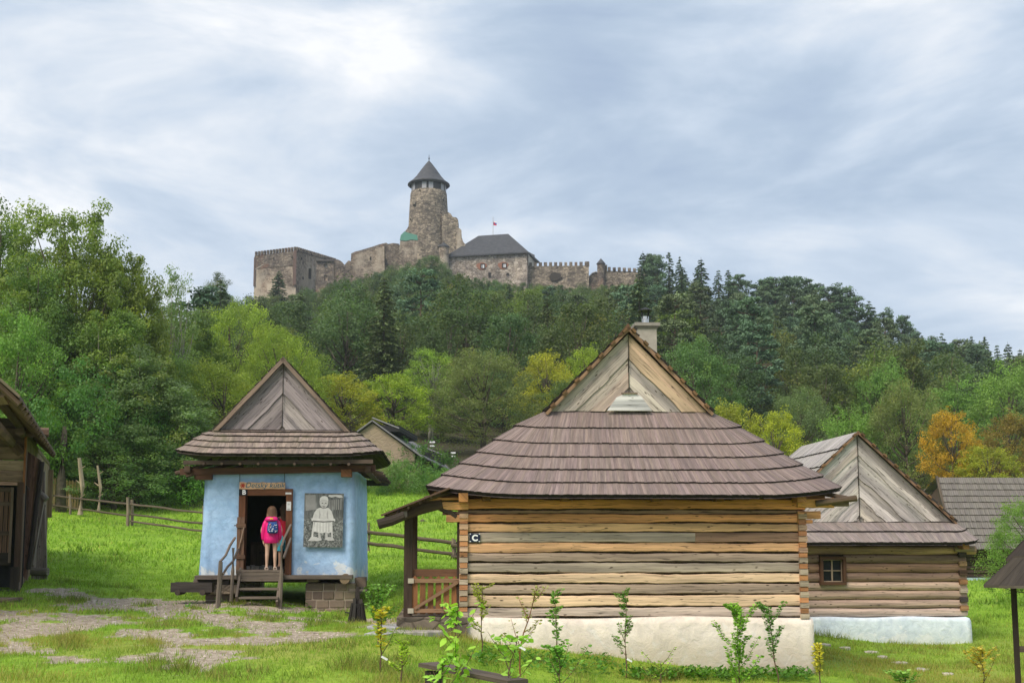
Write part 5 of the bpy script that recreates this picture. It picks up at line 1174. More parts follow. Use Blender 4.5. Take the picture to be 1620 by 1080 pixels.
    f.beam([(-Wd, -.1, wt + .1), (.5, -.1, wt + .1)], .22, .24, 6, (.15, .10, .07)); f.beam([(-.1, -.8, wt + .05), (-.1, L, wt + .05)], .22, .22, 6, (.13, .09, .06), cap=(.2, .14, .1)); f.build('rafter', M['darkwood'], o)
    gb = MB(); 
    for k in range(14): x = -Wd + Wd * (k + .5) / 14; hgt_ = max(.1, ze - wt + (min(x - (2 * rx - .45), .45 - x)) * pit - .2); gb.box((x, .05, wt + hgt_ / 2), (Wd / 14 - .01, .04, hgt_), jc((.12, .085, .06), .2))
    gb.build('gable', M['wood'], o)
    ep = MB(); q0, q1 = F.pxx(70, 800, 0.0), F.pxx(83, 800, .0)
    ep.box((.0, L - .2, (zl(700) + zg) / 2 + 1.0), (.26, .3, zl(700) - zg - 2.0), (.22, .155, .09)); ep.build('end_boards', M['wood'], o)
    FOOT.append((F, -Wd, 0, .1, L))
    # doors swung open against the side wall
    PA = Frame(W(50, 850, 28.6), 0)
    def leaf(Fr, poly, nb, cols, name, label, extra):
        oo = empty(name, Fr.o, 0); tag(oo, label, 'barn door'); m_ = MB()
        P = [Fr.px(x, y_, 0) for x, y_ in poly]; tl, tr, br_, bl = P
        for k in range(nb):
            a0, a1 = k / nb, (k + 1) / nb - .012; A_ = tl.lerp(tr, a0); B_ = tl.lerp(tr, a1); C_ = bl.lerp(br_, a1); D_ = bl.lerp(br_, a0)
            m_.ext([(A_.x, A_.z), (B_.x, B_.z), (C_.x, C_.z), (D_.x, D_.z)], -random.random() * .02, .04, jc(random.choice(cols), .2), grain=((A_ - D_).x, (A_ - D_).z))
        m_.build('door_boards', M['gable'], oo); e_ = MB()
        for (p0, p1, w_, c_) in extra: a_, b__ = Fr.px(*p0, -.05), Fr.px(*p1, -.05); e_.beam([a_, b__], w_, n=7, col=c_, up=(0, 1, 0), wob=.1)
        e_.build('ledge', M['wood'], oo)
    leaf(PA, [(41, 712), (65, 728), (43, 918), (34, 908)], 5, [(.26, .155, .12), (.34, .23, .18), (.21, .13, .10)], 'barn_door', 'reddish brown plank barn door leaning from its hinge, nearest the barn corner', [((66.5, 730), (45, 900), .12, (.05, .04, .04)), ((38, 765), (46, 774), .05, (.2, .15, .13))])
    leaf(Frame(W(62, 850, 30.2), 0), [(60, 745), (71, 745), (74.5, 921), (49, 921)], 7, [(.38, .32, .29), (.29, .24, .22), (.44, .38, .34)], 'barn_door', 'silver-grey plank barn door with log ledges standing open on the grass', [((50, 903), (76, 904), .22, (.2, .18, .15)), ((61, 778), (74, 790), .16, (.22, .2, .17)), ((70, 790), (52, 893), .05, (.38, .34, .31))])
    # low plank block in front of the barn
    b = MB(); q0 = W(-30, 955, 24.5); q1 = W(20.5, 955, 24.5); zt_ = W(0, 948, 24.5).z; gz = H1(q0.x, 24.5)
    for k in range(3): b.box(((q0.x + q1.x) / 2, 24.4 + k * .24, zt_), (q1.x - q0.x, .225, .05), jc((.26, .19, .14), .1))
    b.box(((q0.x + q1.x) / 2, 24.6, (zt_ - .03 + W(0, 974, 24.5).z) / 2), (q1.x - q0.x - .04, .6, zt_ - W(0, 974, 24.5).z), (.13, .095, .075)); st = b.build('plank_step', M['wood']); tag(st, 'low plank step block on the grass in front of the barn at the left edge', 'step')
    FOOT.append((Frame((0, 0, 0)), q0.x, q1.x, 24.3, 25.0))

# ================================================================== plastered stone barn with the slate roof
def stone_barn():
    F = Frame(W(590, 850, 66), -4); o = empty('stone_barn', F.o, -4); tag(o, 'old plastered stone barn with a long dark slate roof behind the blue hut', 'barn')
    P = lambda x, y, yl=0: F.px(x, y, yl); D = 40
    ap = P(590, 669); rt = P(656, 717); lf = ap.x - (rt.x - ap.x) * 1.0; zb = P(620, 765).z - 1
    w_ = MB(); w_.ext([(lf, zb), (rt.x, zb), (rt.x, rt.z), (ap.x, ap.z), (lf, rt.z)], 0, .5, (1, 1, 1))
    w_.box((rt.x - .25, D / 2, (rt.z + zb) / 2), (.5, D - 1, rt.z - zb - .1), (1, 1, 1)); w_.box((lf + .25, D / 2, (rt.z + zb) / 2), (.5, D - 1, rt.z - zb - .1), (1, 1, 1)); w_.ext([(lf, zb), (rt.x, zb), (rt.x, rt.z), (ap.x, ap.z), (lf, rt.z)], D - .5, D, (1, 1, 1)); w_.build('wall', M['oldplaster'], o)
    r = MB(); s = (ap.z - rt.z) / (rt.x - ap.x)
    for sg in (-1, 1):
        xe = ap.x + sg * (rt.x - ap.x + .5); ze = ap.z - s * (rt.x - ap.x + .5)
        n = 60
        for k in range(n):
            y0_ = -.25 + (D + .5) * k / n; y1_ = -.25 + (D + .5) * (k + 1) / n - .02; j = random.random() * .015
            r.box(((ap.x + xe) / 2, (y0_ + y1_) / 2, (ap.z + ze) / 2 + .12 + j), (math.hypot(xe - ap.x, ze - ap.z) + .05, y1_ - y0_, .07), jc((.20, .195, .205), .12), rot=Matrix.Rotation(sg * math.atan(s), 3, 'Y'))
    r.build('roof', M['paint'], o)
    for (y, l, x_) in ((3.5, 7, .75), (19, 5, 1.3)):
        v = MB(); zz = ap.z - s * x_ + .55; v.box((ap.x + x_, y, zz), (1.7, l, .07), (.24, .235, .25), rot=Matrix.Rotation(math.atan(s) * .6, 3, 'Y')); v.box((ap.x + x_ + .25, y, zz - .33), (1.1, l - .1, .35), (.02, .02, .022)); v.build('roof_vent', M['paint'], o)
    FOOT.append((F, lf - .5, rt.x + .5, 0, D))
    dd = MB(); dd.box((rt.x + .02, 8, zb + 2.2), (.1, 10, 2.4), (.05, .045, .04)); dd.build('side_opening', M['darkwood'], o)
    for (px, py, y) in ((684, 699, 8), (717, 716, 17)):
        l = MB(); p = F.px(px, py, y); base = p.z - 1.2; l.beam([(p.x, y, base), (p.x, y, p.z)], .05, n=6, col=(.12, .12, .12)); l.box((p.x, y, p.z), (.34, .1, .1), (.75, .77, .8)); l.box((p.x, y, p.z - .25), (.3, .1, .08), (.75, .77, .8)); l.build('insulator_pole', M['paint'], o)

# ================================================================== far shingle house on the right
def far_house():
    F = Frame(W(1560, 850, 46), 3.3); o = empty('long_cottage', F.o, 3.3); tag(o, 'long dark log cottage with a broad grey shingle roof beyond the round-log cottage', 'house')
    P = F.px; xl = P(1512, 900, 0).x; xr = xl + 15; zt, zb = P(1560, 862).z, P(1560, 918).z - .8; D = 7
    w_ = MB()
    for k in range(8): z = zb + .9 + (zt - zb - .9) * (k + .5) / 8; w_.beam([(xl, .1, z), (xr, .1, z)], .2, (zt - zb - .9) / 8, 8, jc((.09, .06, .045), .25)); w_.beam([(xl + .1, .1, z), (xl + .1, D, z)], .2, (zt - zb - .9) / 8, 8, jc((.09, .06, .045), .25)); w_.beam([(xl, D, z), (xr, D, z)], .2, (zt - zb - .9) / 8, 8, (.09, .06, .045))
    w_.build('log_wall', M['darkwood'], o); pl = MB(); pl.box(((xl + xr) / 2, D / 2, zb + .42), (xr - xl + .1, D + .1, 1.0), (.4, .52, .6)); pl.build('plinth', M['paint'], o)
    r = MB(); ez = P(1560, 868, -.6).z; rz = P(1560, 755, D / 2).z; rows = 11; x0 = P(1508, 862, -.6).x; x0t = P(1482, 756, D / 2).x; n = 170
    for s_, ya in ((1, -.6), (-1, D + .6)):
        for i in range(rows):
            for k in range(n):
                def q(t, u): return Vector((x0t + (x0 - x0t) * t + (xr + .6 - x0) * u, D / 2 + (ya - D / 2) * t, rz + (ez - rz) * t))
                l = Vector((0, -s_ * .02, .035)) * (.7 + .6 * random.random()); a, b_, c, d = q(i / rows, k / n), q(i / rows, (k + .95) / n), q((i + 1.1) / rows, (k + .95) / n) + l, q((i + 1.1) / rows, k / n) + l; col = jc((.20, .185, .165), .14)
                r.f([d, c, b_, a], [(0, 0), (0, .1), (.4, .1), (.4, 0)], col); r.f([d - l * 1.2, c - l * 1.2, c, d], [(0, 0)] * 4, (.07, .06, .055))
    r.build('roof', M['shingle'], o); g = MB(); g.f([(x0t + .3, D / 2, rz - .1), (xl + .1, .1, zt), (xl + .1, D - .1, zt)], [(0, 0)] * 3, (.09, .065, .05)); g.beam([(x0t, D / 2, rz), (x0, -.6, ez)], .1, .14, 4, (.10, .08, .06)); g.build('gable', M['darkwood'], o)
    FOOT.append((F, xl, xr, 0, D))
    F2 = Frame(W(1470, 850, 54), 3.3); o = empty('hipped_cottage', F2.o, 3.3); tag(o, 'shingle roofed cottage peeking out between the two cottages on the right', 'house')
    a0 = F2.px(1459, 792, 0); a1 = F2.px(1478, 765, 2.5); r = MB(); X = 6
    for i in range(8):
        t0, t1 = i / 8, (i + 1) / 8
        def q(t, u): return Vector((a1.x + (a0.x - .6 - a1.x) * t + u * (X), 2.5 - 3.2 * t, a1.z + (a0.z - .9 - a1.z) * t))
        r.f([q(t1, 0), q(t1, 1), q(t0, 1) + Vector((0, 0, .03)), q(t0, 0) + Vector((0, 0, .03))], [(0, 0), (0, 6), (.4, 6), (.4, 0)], jc((.19, .17, .155), .08))
    q2 = a0.z - .9; r.f([(a1.x, 2.5, a1.z), (a0.x - .6, -.7, q2), (a0.x - .6, 5.7, q2)], [(0, 0), (1, 0), (1, 1)], (.1, .08, .06)); r.build('roof', M['shingle'], o)
    w2 = MB(); w2.box((a0.x + 3, 2.5, q2 - 1.2), (6, 5, 2.4), (.1, .07, .05)); w2.build('wall', M['darkwood'], o)

# ================================================================== fences
def rail_fence(name, label, posts, rails, Ws=.09, group=None):
    """posts: (px, py_top, py_base, Y, width); rails: list of point lists"""
    o = empty(name, (0, 0, 0)); p0 = W(posts[0][0], posts[0][2], posts[0][3]); o.location = (p0.x, p0.y, p0.z); tag(o, label, 'fence', group); inv = -Vector(o.location)
    for (px, t, b_, Y, w_) in posts:
        m = MB(); a, c = W(px, t, Y) + inv, W(px, b_ + 3, Y) + inv; m.beam([c, (a + c) / 2 + Vector((.02, 0, 0)), a], [w_, w_ * .95, w_ * .85], n=8, col=jc((.26, .21, .16), .15), wob=.12); m.build('post', M['wood'], o)
    for pts_ in rails:
        m = MB(); P = [W(*q) + inv for q in pts_]; Q = [P[0]]
        for a, b_ in zip(P[:-1], P[1:]):
            for k in range(1, 7): Q.append(a.lerp(b_, k / 6) + Vector((0, 0, (random.random() - .5) * .04)))
        m.beam(Q, [Ws * (.9 + .2 * random.random()) for _ in Q], n=7, col=jc((.12, .095, .07), .15), wob=.12); m.build('rail', M['wood'], o)
    return o
def fences():
    rail_fence('pole_fence', 'split pole fence with paired posts on the left meadow below the trees', [(202, 786, 829, 52, .16), (208.5, 790, 829, 52.3, .15), (111, 782, 814, 55, .12), (322, 800, 845, 48, .13)],
        [[(82, 783, 56), (204, 797.5, 52.2)], [(82, 799, 56), (204, 815, 52.2)], [(205, 797, 52.1), (322, 811, 48)], [(205, 813, 52.1), (322, 828, 48)], [(207, 824, 52.1), (322, 840, 48)]], .095)
    rail_fence('pole_fence', 'two-rail pole fence crossing the meadow between the blue hut and the porch', [(583, 826, 868, 38, .10), (716.5, 851, 897, 37, .11), (719.5, 853, 897, 37.3, .10), (878, 870, 915, 36, .11)],
        [[(572, 839.5, 38), (722, 859, 37)], [(572, 857, 38), (722, 877, 37)], [(714, 862, 36.9), (880, 880, 36)], [(714, 880, 36.9), (880, 897, 36)]], .12)
    # picket panel by the wood edge
    o = empty('picket_fence', W(105, 808, 57)); tag(o, 'pale new picket fence panel beside the timber barn end', 'fence'); inv = -Vector(o.location)
    m = MB()
    for k in range(10):
        px = 82 + k * 4.7; a = W(px, 752 + k * .9 + random.random() * 2, 57) + inv; b_ = W(px, 808, 57) + inv; m.ext([(a.x - .055, b_.z), (a.x + .055, b_.z), (a.x + .055, a.z - .06), (a.x, a.z), (a.x - .055, a.z - .06)], 0, .03, jc((.55, .39, .20), .15), grain=(0, 1))
    m.build('picket', M['wood'], o); m = MB()
    for py in (765, 796): m.beam([W(80, py, 57.1) + inv, W(127, py + 6, 57.1) + inv], .06, .1, 4, (.3, .21, .13))
    m.build('rail', M['wood'], o)
    for (px, t, b_, lab) in ((127, 724, 810, 'pale debarked pole standing at the end of the picket fence'), (156, 736, 803, 'thin pale debarked stake standing among the tree trunks on the left')):
        m = MB(); a, c = W(px, t, 54.5), W(px, b_ + 4, 54.5); m.beam([c, (a + c) / 2 + Vector((.1, 0, 0)), a + Vector((-.05, 0, 0))], [.26, .22, .16] if px < 140 else [.17, .15, .1], n=8, col=(.42, .34, .25), wob=.15)
        for k in range(3): q = c.lerp(a, .3 + .25 * k); m.beam([q, q + Vector((.22 * (-1) ** k, 0, .16))], [.07, .03], n=5, col=(.38, .3, .22))
        x = m.build('bare_pole', M['wood']); tag(x, lab, 'pole')

# ================================================================== small things
def small_things():
    # dark slatted vessel
    g = G(565, 985); o = empty('slatted_churn', g); tag(o, 'black slatted wooden churn standing at the right corner of the blue hut', 'wooden churn'); s = 68 * 26.5 / g.y
    k = g.y / 1810.0      # metres per photo pixel here
    m = MB(); r0, r1, h = 14 * k, 8.5 * k, 31 * k; n = 10
    for q in range(n):
        a = q * 2 * math.pi / n; c, s_ = math.cos(a), math.sin(a); t = Vector((-s_, c, 0))
        m.beam([(r0 * c, r0 * s_, 0), (r1 * c, r1 * s_, h)], [r0 * .50, r1 * .50], [.03, .03], 4, jc((.04, .037, .035), .35), up=(c, s_, .3))
    m.build('stave', M['wood'], o); m = MB(); m.lathe([(0, h * .98), (r1 * 1.12, h * .98), (r1 * 1.15, h * .80), (r1 * 1.08, h * .78)], 16, col=(.05, .045, .045)); m.build('hoop', M['iron'], o)
    m = MB(); m.box((0, 0, h + 12 * k), (8 * k, 5 * k, 26 * k), (.04, .035, .033), taper=.75); m.box((1 * k, 0, h + 20 * k), (28 * k, 3 * k, 3 * k), (.13, .115, .10)); m.box((-4 * k, -3 * k, h + 3 * k), (5 * k, 5 * k, 10 * k), (.08, .075, .07)); m.box((6 * k, -3 * k, h + 2 * k), (5 * k, 5 * k, 9 * k), (.07, .065, .06)); m.beam([(-12 * k, 0, h * .5), (-19 * k, 0, h * .55)], .03, n=5, col=(.05, .05, .05)); m.build_each('dasher_piece', M['darkwood'], o)
    # dark trough and plank left of the steps
    a, b_ = W(270, 938, 26.0), W(336, 921, 26.0); o = empty('wooden_trough', (a.x, 26.0, a.z)); tag(o, 'low dark wooden trough lying left of the steps', 'trough'); m = MB(); w_, h = b_.x - a.x, b_.z - a.z
    m.box((w_ / 2, 0, h * .55), (w_, .05, h * .9), (.075, .065, .06)); m.box((w_ / 2, .35, h * .55), (w_, .05, h * .9), (.07, .06, .055)); m.box((w_ / 2, .175, h * .2), (w_ - .1, .3, .05), (.05, .04, .04))
    for x in (.03, w_ - .03): m.box((x, .175, h * .55), (.05, .3, h * .85), (.09, .08, .07))
    m.build('trough_box', M['wood'], o); m = MB()
    for x in (w_ * .18, w_ * .78): m.beam([(x, -.06, .02), (x, .42, .02)], .13, n=10, col=(.08, .065, .055))
    m.build('log_skid', M['darkwood'], o)
    a, b_ = W(336, 938, 26.3), W(378, 924, 26.3); m = MB(); m.box((0, 0, 0), (b_.x - a.x, .3, b_.z - a.z), (.10, .085, .07)); x = m.build('stone_block', M['fieldstone']); x.location = (a + b_) / 2; tag(x, 'low weathered sill block under the hut beside the trough', 'block')
    # cellar mound door in the meadow
    P = lambda x, y, Y=50: W(x, y, Y); o = empty('cellar_hatch', P(675, 838)); tag(o, 'small pointed stone cellar entrance with a white notice in the green meadow', 'cellar'); inv = -Vector(o.location)
    m = MB(); q = [P(660, 833), P(664, 823), P(668, 820.5), P(678, 826), P(700, 838), P(665, 839)]; m.ext([((p + inv).x, (p + inv).z) for p in q], 0, 1.6, (.13, .12, .10)); m.build('stone_front', M['fieldstone'], o)
    m = MB(); p = P(667, 829) + inv; m.box((p.x, -.03, p.z), (.14, .03, .18), (.75, .77, .8)); m.build('notice', M['paint'], o)
    m = MB(); p = P(663, 830) + inv; m.box((p.x, -.02, p.z - .05), (.12, .04, .42), (.03, .03, .03)); m.build('hatch', M['darkwood'], o)
    # bench end in the foreground
    gY = 13.6; a = W(677, 1050, gY); o = empty('garden_bench', (a.x, gY, H1(a.x, gY))); tag(o, 'dark weathered plank bench among the saplings in the foreground', 'bench'); zt = a.z - o.location.z
    m = MB(); m.beam([(0, 0, zt), (1.05, -1.5, zt - .02)], .26, .045, 4, (.12, .095, .08)); m.build('seat', M['wood'], o)
    for t in (.08, .9): m = MB(); m.box((1.05 * t, -1.5 * t, zt / 2 - .05), (.2, .08, zt - .03), (.06, .05, .045), rot=Matrix.Rotation(R(-20), 3, 'Z')); m.build('leg', M['wood'], o)
    # paving slabs by the porch, stepping stones, loose stones
    def slab(px, py, w_, d, h, lab, cat='stone', col=(.40, .37, .33), gr=None, seed=0):
        g = G(px, py); k = g.y / 1810; rnd = random.Random(seed); n = 12; m = MB(); pts = []
        for q in range(n): a_ = 2 * math.pi * q / n; r_ = 1 + (rnd.random() - .5) * .35; pts.append((w_ * k / 2 * r_ * math.cos(a_), d / 2 * r_ * math.sin(a_)))
        b0 = len(m.V)
        for z, s_ in ((-.06, 1), (h * .6, 1), (h, .86)):
            for (x, y) in pts: m.V.append((x * s_, y * s_, z + (rnd.random() - .5) * .01))
        for L_ in range(2):
            for q in range(n): q2 = (q + 1) % n; m.fi((b0 + L_ * n + q, b0 + L_ * n + q2, b0 + (L_ + 1) * n + q2, b0 + (L_ + 1) * n + q), [(0, 0)] * 4, jc(col, .08))
        m.fi([b0 + 2 * n + q for q in range(n)], [(0, 0)] * n, jc(col, .08)); x = m.build('stone' if cat == 'stone' else 'paving_slab', M['rock']); x.location = g; tag(x, lab, cat, gr)
    M['rock'] = colmat('rock', .9, .3, 9, .6, .02)
    slab(612, 992, 60, .8, .04, 'grey paving slab left of the porch post', 'slab', (.34, .34, .35), seed=1); slab(655, 1002, 90, .5, .04, 'long flat paving slab in front of the porch gate', 'slab', (.33, .31, .28), seed=2); slab(600, 1003, 45, .5, .035, 'small grey paving slab among the saplings left of the porch', 'slab', (.36, .36, .36), seed=3)
    for i, (px, py, w_) in enumerate([(1302, 1021, 22), (1337, 1026, 18), (1378, 1032, 24), (1396, 1040, 18), (1423, 1049, 26), (1459, 1060, 22), (1500, 1067, 18)]):
        slab(px, py, w_, .28, .035, ['first stepping stone beside the white plinth corner', 'second stepping stone from the white plinth', 'long third stepping stone of the row below the pale blue plinth', 'fourth stepping stone of the row', 'fifth stepping stone, broad and pale', 'rounded sixth stepping stone', 'last stepping stone of the row, nearest the right shelter'][i], 'stone', (.48, .44, .37), 'stepping stones across the right lawn', seed=10 + i)
    slab(1446, 1012, 60, .25, .10, 'brownish foundation rubble at the foot of the pale blue plinth', 'stone', (.33, .25, .18), seed=30); slab(1422, 1011, 16, .2, .07, 'small pale stone at the foot of the pale blue plinth', 'stone', (.5, .45, .38), seed=31)
    for i, (px, py, w_) in enumerate([(181, 986, 8), (246, 962, 6), (195, 1008, 7), (262, 977, 6), (55, 968, 9), (300, 1004, 5), (150, 951, 5)]):
        slab(px, py, w_, .09, .04, 'small pale pebble lying on the bare earth path', 'stone', (.5, .46, .4), 'pebbles on the path', seed=40 + i)
    # shelter at the right edge
    Y = 17.5; F = Frame(W(1608, 850, Y), -24); gz = H1(F.o.x, Y) - F.o.z; o = empty('roofed_shelter', F.o, -24); tag(o, 'dark timber shelter with a two-tier shingle roof at the right edge', 'shelter')
    P = lambda x, y, yl=0: F.px(x, y, yl); cx = P(1700, 900).x; m = MB()
    for sx in (-1, 1):
        for yy in (0,):
            top = P(1603, 924).x - cx; bot = P(1611, 1075).x - cx; m = MB(); m.beam([(cx - sx * bot, yy, gz - .1), (cx - sx * top, yy, P(1603, 905).z)], .085, n=4, col=(.045, .033, .027)); m.build('post', M['wood'], o)
    m = MB()
    for (pl, pe, pt_, off) in ((1557, 925, 845, .0), (1591, 884, 815, .0)):
        hw = cx - P(pl, pe, -.4).x; ze = P(pl, pe, -.4).z; dz = P(1620, pe, 0).z - P(1620, pt_, 0).z
        for (dx, dy) in ((0, -1), (1, 0), (0, 1), (-1, 0)):
            hd = .7 if pl < 1580 else .45; n = 12
            for q in range(n):
                u0, u1 = -1 + 2 * q / n, -1 + 2 * (q + 1) / n
                def pp(u, t): 
                    X_ = hw * (1 - t * .75); Y_ = hd * (1 - t * .75)
                    return Vector((cx + (u * X_ if dx == 0 else dx * X_), (u * Y_ if dy == 0 else dy * Y_), ze - dz * t * -1 * -1 if False else ze + abs(dz) * t * 1.25 - .03 * math.sin(3.1 * t)))
                for (t0, t1) in ((0, .5), (.45, 1)):
                    j = Vector((0, 0, random.random() * .02 + (.02 if t0 else 0))); a_, b_, c_, d_ = pp(u0, t0) + j, pp(u1, t0) + j, pp(u1, t1) + j, pp(u0, t1) + j; col = jc((.055, .045, .04), .3); m.f([a_, b_, c_, d_], [(0, 0), (0, .2), (.5, .2), (.5, 0)], col); dn = Vector((0, 0, -.04)); m.f([a_ + dn, b_ + dn, b_, a_], [(0, 0)] * 4, jc((.10, .085, .07), .3)); m.f([a_ + dn, b_ + dn, c_ + dn, d_ + dn], [(0, 0), (0, .2), (.5, .2), (.5, 0)], jc((.06, .045, .04), .3))
    m.build('roof', M['shingle'], o); m = MB(); q = P(1598, 919); m.beam([(q.x, 0, q.z), (cx * 2 - q.x, 0, q.z)], .09, .1, 4, (.04, .03, .025)); m.beam([(q.x + .1, -.1, q.z + .05), (q.x + .1, 2, q.z + .05)], .08, .1, 4, (.04, .03, .025)); q = P(1612, 1026); m.beam([(q.x, 0, q.z), (cx * 2 - q.x, 0, q.z)], .06, .09, 4, (.10, .075, .06)); m.build('rail', M['wood'], o)
# ================================================================== castle on its crag
CY = 300.0
def castle():
    F = Frame(W(680, 850, CY), 0); P = lambda x, y, yl=0: F.px(x, y, yl)
    inv = F.o
    def thing(name, px, py, label, cat, yl=0):
        q = P(px, py, yl); o = empty(name, F.o + q); tag(o, label, cat); return o, q
    def wallpoly(mb, pts, y0, y1, off, col=(1, 1, 1)):
        mb.ext([(P(x, y, (y0)).x - off.x, P(x, y, y0).z - off.z) for x, y in pts], y0 - off.y, y1 - off.y, col)
    def merlons(mb, a, b_, n, w_, h, d, off, swallow=False):
        """crenels from a to b (local 3d points)"""
        a, b_ = a - off, b_ - off; dr = (b_ - a); ang_ = math.atan2(dr.y, dr.x); Rm = Matrix.Rotation(ang_, 3, 'Z')
        for k in range(n):
            c = a.lerp(b_, (k + .5) / n); wj = w_ * (.9 + .2 * random.random())
            if swallow:
                for s in (-1, 1): mb.box(c + Rm @ Vector((s * wj * .3, 0, h * .5)), (wj * .42, d, h), (1, 1, 1), rot=Rm)
                mb.box(c + Vector((0, 0, h * .3)), (wj * .9, d * .9, h * .6), (1, 1, 1), rot=Rm)
            else: mb.box(c + Vector((0, 0, h * .5)), (wj, d, h * (.9 + .2 * random.random())), (1, 1, 1), rot=Rm)
    def solid(mb, plan, z0, ztops, off):
        """vertical prism on a plan polygon (local x,y) with a top height per corner"""
        n = len(plan); b = len(mb.V); mb.V += [(x - off.x, y - off.y, z0 - off.z) for x, y in plan] + [(x - off.x, y - off.y, z - off.z) for (x, y), z in zip(plan, ztops)]
        for i in range(n): j = (i + 1) % n; mb.fi((b + i, b + j, b + n + j, b + n + i), [(0, 0)] * 4, (1, 1, 1))
        mb.fi([b + n + i for i in range(n)], [(0, 0)] * n, (1, 1, 1))
    def dark(mb, px0, px1, py0, py1, y, off, col=(.012, .012, .014), d=.3):
        a, b_ = P(px0, py1, y), P(px1, py0, y); mb.box(((a.x + b_.x) / 2 - off.x, y - off.y, (a.z + b_.z) / 2 - off.z), (b_.x - a.x, d, b_.z - a.z), col)
    zb = P(500, 490).z
    # ---- keep
    o, q = thing('castle_tower', 678, 430, 'tall round stone castle keep with a flared dark conical roof', 'castle tower', 6); off = q
    k = 1 / 6.03; cx = P(678, 350, 6).x - off.x; prof = []
    for (py, r) in ((450, 35), (420, 34.5), (395, 34), (355, 33.2), (330, 32.2), (310, 31), (299, 30.2), (297, 29.5)):
        prof.append((r * k, P(678, py, 6 - r * k).z - off.z))
    m = MB(); m.lathe(prof, 40, (cx, 0), jit=.012); rad = 29.5 * k; zt = prof[-1][1]; m.lathe([(rad, zt), (0, zt + .1)], 24, (cx, 0)); m.build('wall', M['castle'], o, smooth=True)
    m = MB(); zr = P(678, 293, 6).z - off.z; za = P(678, 254, 6).z - off.z; R0 = 35.2 * k; H = za - zr
    pr = [(R0 * .9, zr - .5), (R0, zr - .1), (R0 * .99, zr + .15), (R0 * .80, zr + H * .14), (R0 * .60, zr + H * .33), (R0 * .38, zr + H * .60), (R0 * .17, zr + H * .84), (0.05, za)]; m.lathe(pr, 36, (cx, 0)); m.build('roof', M['slate'], o, smooth=False)
    m = MB(); m.lathe([(.12, za - .3), (.1, za + .3), (.25, za + .55), (.08, za + .8), (.05, za + 1.6), (0, za + 1.7)], 8, (cx, 0)); m.build('spire', M['iron'], o)
    m = MB(); m.lathe([(27.8 * k, zt), (27.8 * k, zr + .2)], 36, (cx, 0), (.05, .048, .045)); m.build('gallery', M['paint'], o)
    m = MB()
    for i in range(16):
        a = 2 * math.pi * (i + .5) / 16
        if i % 3 == 1: continue
        m.box((cx + 28.4 * k * math.cos(a), 28.4 * k * math.sin(a), (zt + zr) / 2), (.12, 1.25, zr - zt + .1), (.34, .345, .36), rot=Matrix.Rotation(a, 3, 'Z'))
    m.build('gallery_panel', M['paint'], o)
    m = MB()
    for (px, py, w_, h) in ((701, 317, 1.8, 4), (688.5, 321, 1.2, 1.6), (649.5, 347, 1, 3), (664, 300, 1, 1.6), (699, 338, 2, 5), (696, 361, 1.5, 2.5)):
        p_ = P(px, py, 0); dx = p_.x - off.x - cx; rr = 31.6 * k if py < 340 else 33 * k; dy = -math.sqrt(max(rr * rr - dx * dx, .01)); p_ = P(px, py, 6 + dy); m.box((p_.x - off.x, dy, p_.z - off.z), (w_ * k, .5, h * k), (.012, .012, .014))
    m.build('window', M['paint'], o); m = MB(); p_ = P(655, 321, 6 - 4.2); m.box((p_.x - off.x, -4.15, p_.z - off.z), (4 * k, 1.2, 6 * k), (.22, .19, .15)); m.build('blocked_opening', M['paint'], o)
    # ---- ruined buttresses on both sides of the keep
    o, q = thing('ruined_buttress', 650, 420, 'crumbling buttress with green netting at the left foot of the keep', 'ruined wall', 1); off = q; m = MB()
    wallpoly(m, [(627, 470), (630, 405), (632, 388), (634, 376), (640, 367), (644, 362), (646, 358), (662, 356), (662, 470)], 1.0, 7, off); m.build('wall', M['castle_plaster'], o); m = MB()
    wallpoly(m, [(632.5, 380), (634, 372), (640, 366), (645, 368), (660, 372), (661, 380), (650, 379), (642, 381)], .85, .99, off, (.10, .26, .20)); m.build('netting', M['paint'], o)
    o, q = thing('ruined_buttress', 712, 420, 'jagged broken masonry rising at the right side of the keep', 'ruined wall', 1); off = q; m = MB()
    wallpoly(m, [(699, 470), (699, 340), (701, 334), (705, 337), (708, 335), (713, 338), (716, 343), (722, 344), (724.5, 347), (725, 361), (729, 363), (730, 376), (731.5, 378), (733, 384), (735, 385), (735, 470)], 1.2, 6, off); m.build('wall', M['castle'], o)
    m = MB(); wallpoly(m, [(722, 470), (722, 362), (727, 361), (730, 364), (730, 378), (734, 384), (736, 386), (736, 470)], .9, 1.19, off); m.build('facing', M['castle_plaster'], o)
    # ---- west bastion, crenellated block seen on its corner
    o, q = thing('castle_bastion', 469, 455, 'square crenellated castle block with peeling plaster at the left end', 'castle building', 0); off = q
    cor = P(469, 397, 0); lf = P(403, 405, 5.5); rt = P(531, 415, 30); m = MB()
    plan = [(lf.x, 5.5), (cor.x, 0), (rt.x, 30), (rt.x - 14, 34)]; solid(m, plan, zb, [P(403, 405, 5.5).z, P(469, 397, 0).z, P(531, 415, 30).z, P(531, 415, 30).z], off)
    m.build('wall', M['castle_plaster'], o)
    m = MB(); h0 = 1.15; merlons(m, P(403, 405, 5.5), P(469, 397, 0), 14, .55, h0, .5, off, True); merlons(m, P(469, 397, 0), P(531, 415, 30), 22, .9, h0 * .95, .5, off, True)
    m.build('battlement', M['castle_dark'], o); m = MB()
    def band(a0, a1, d0, d1, col):
        pass
    a, b_ = Vector(plan[0]), Vector(plan[1]); dr = (b_ - a).normalized(); nr = Vector((dr.y, -dr.x)); A0 = Vector((a.x, a.y, P(403, 405, 5.5).z)) - off; B0 = Vector((b_.x, b_.y, P(469, 397, 0).z)) - off; dn = Vector((nr.x, nr.y, 0)) * .12
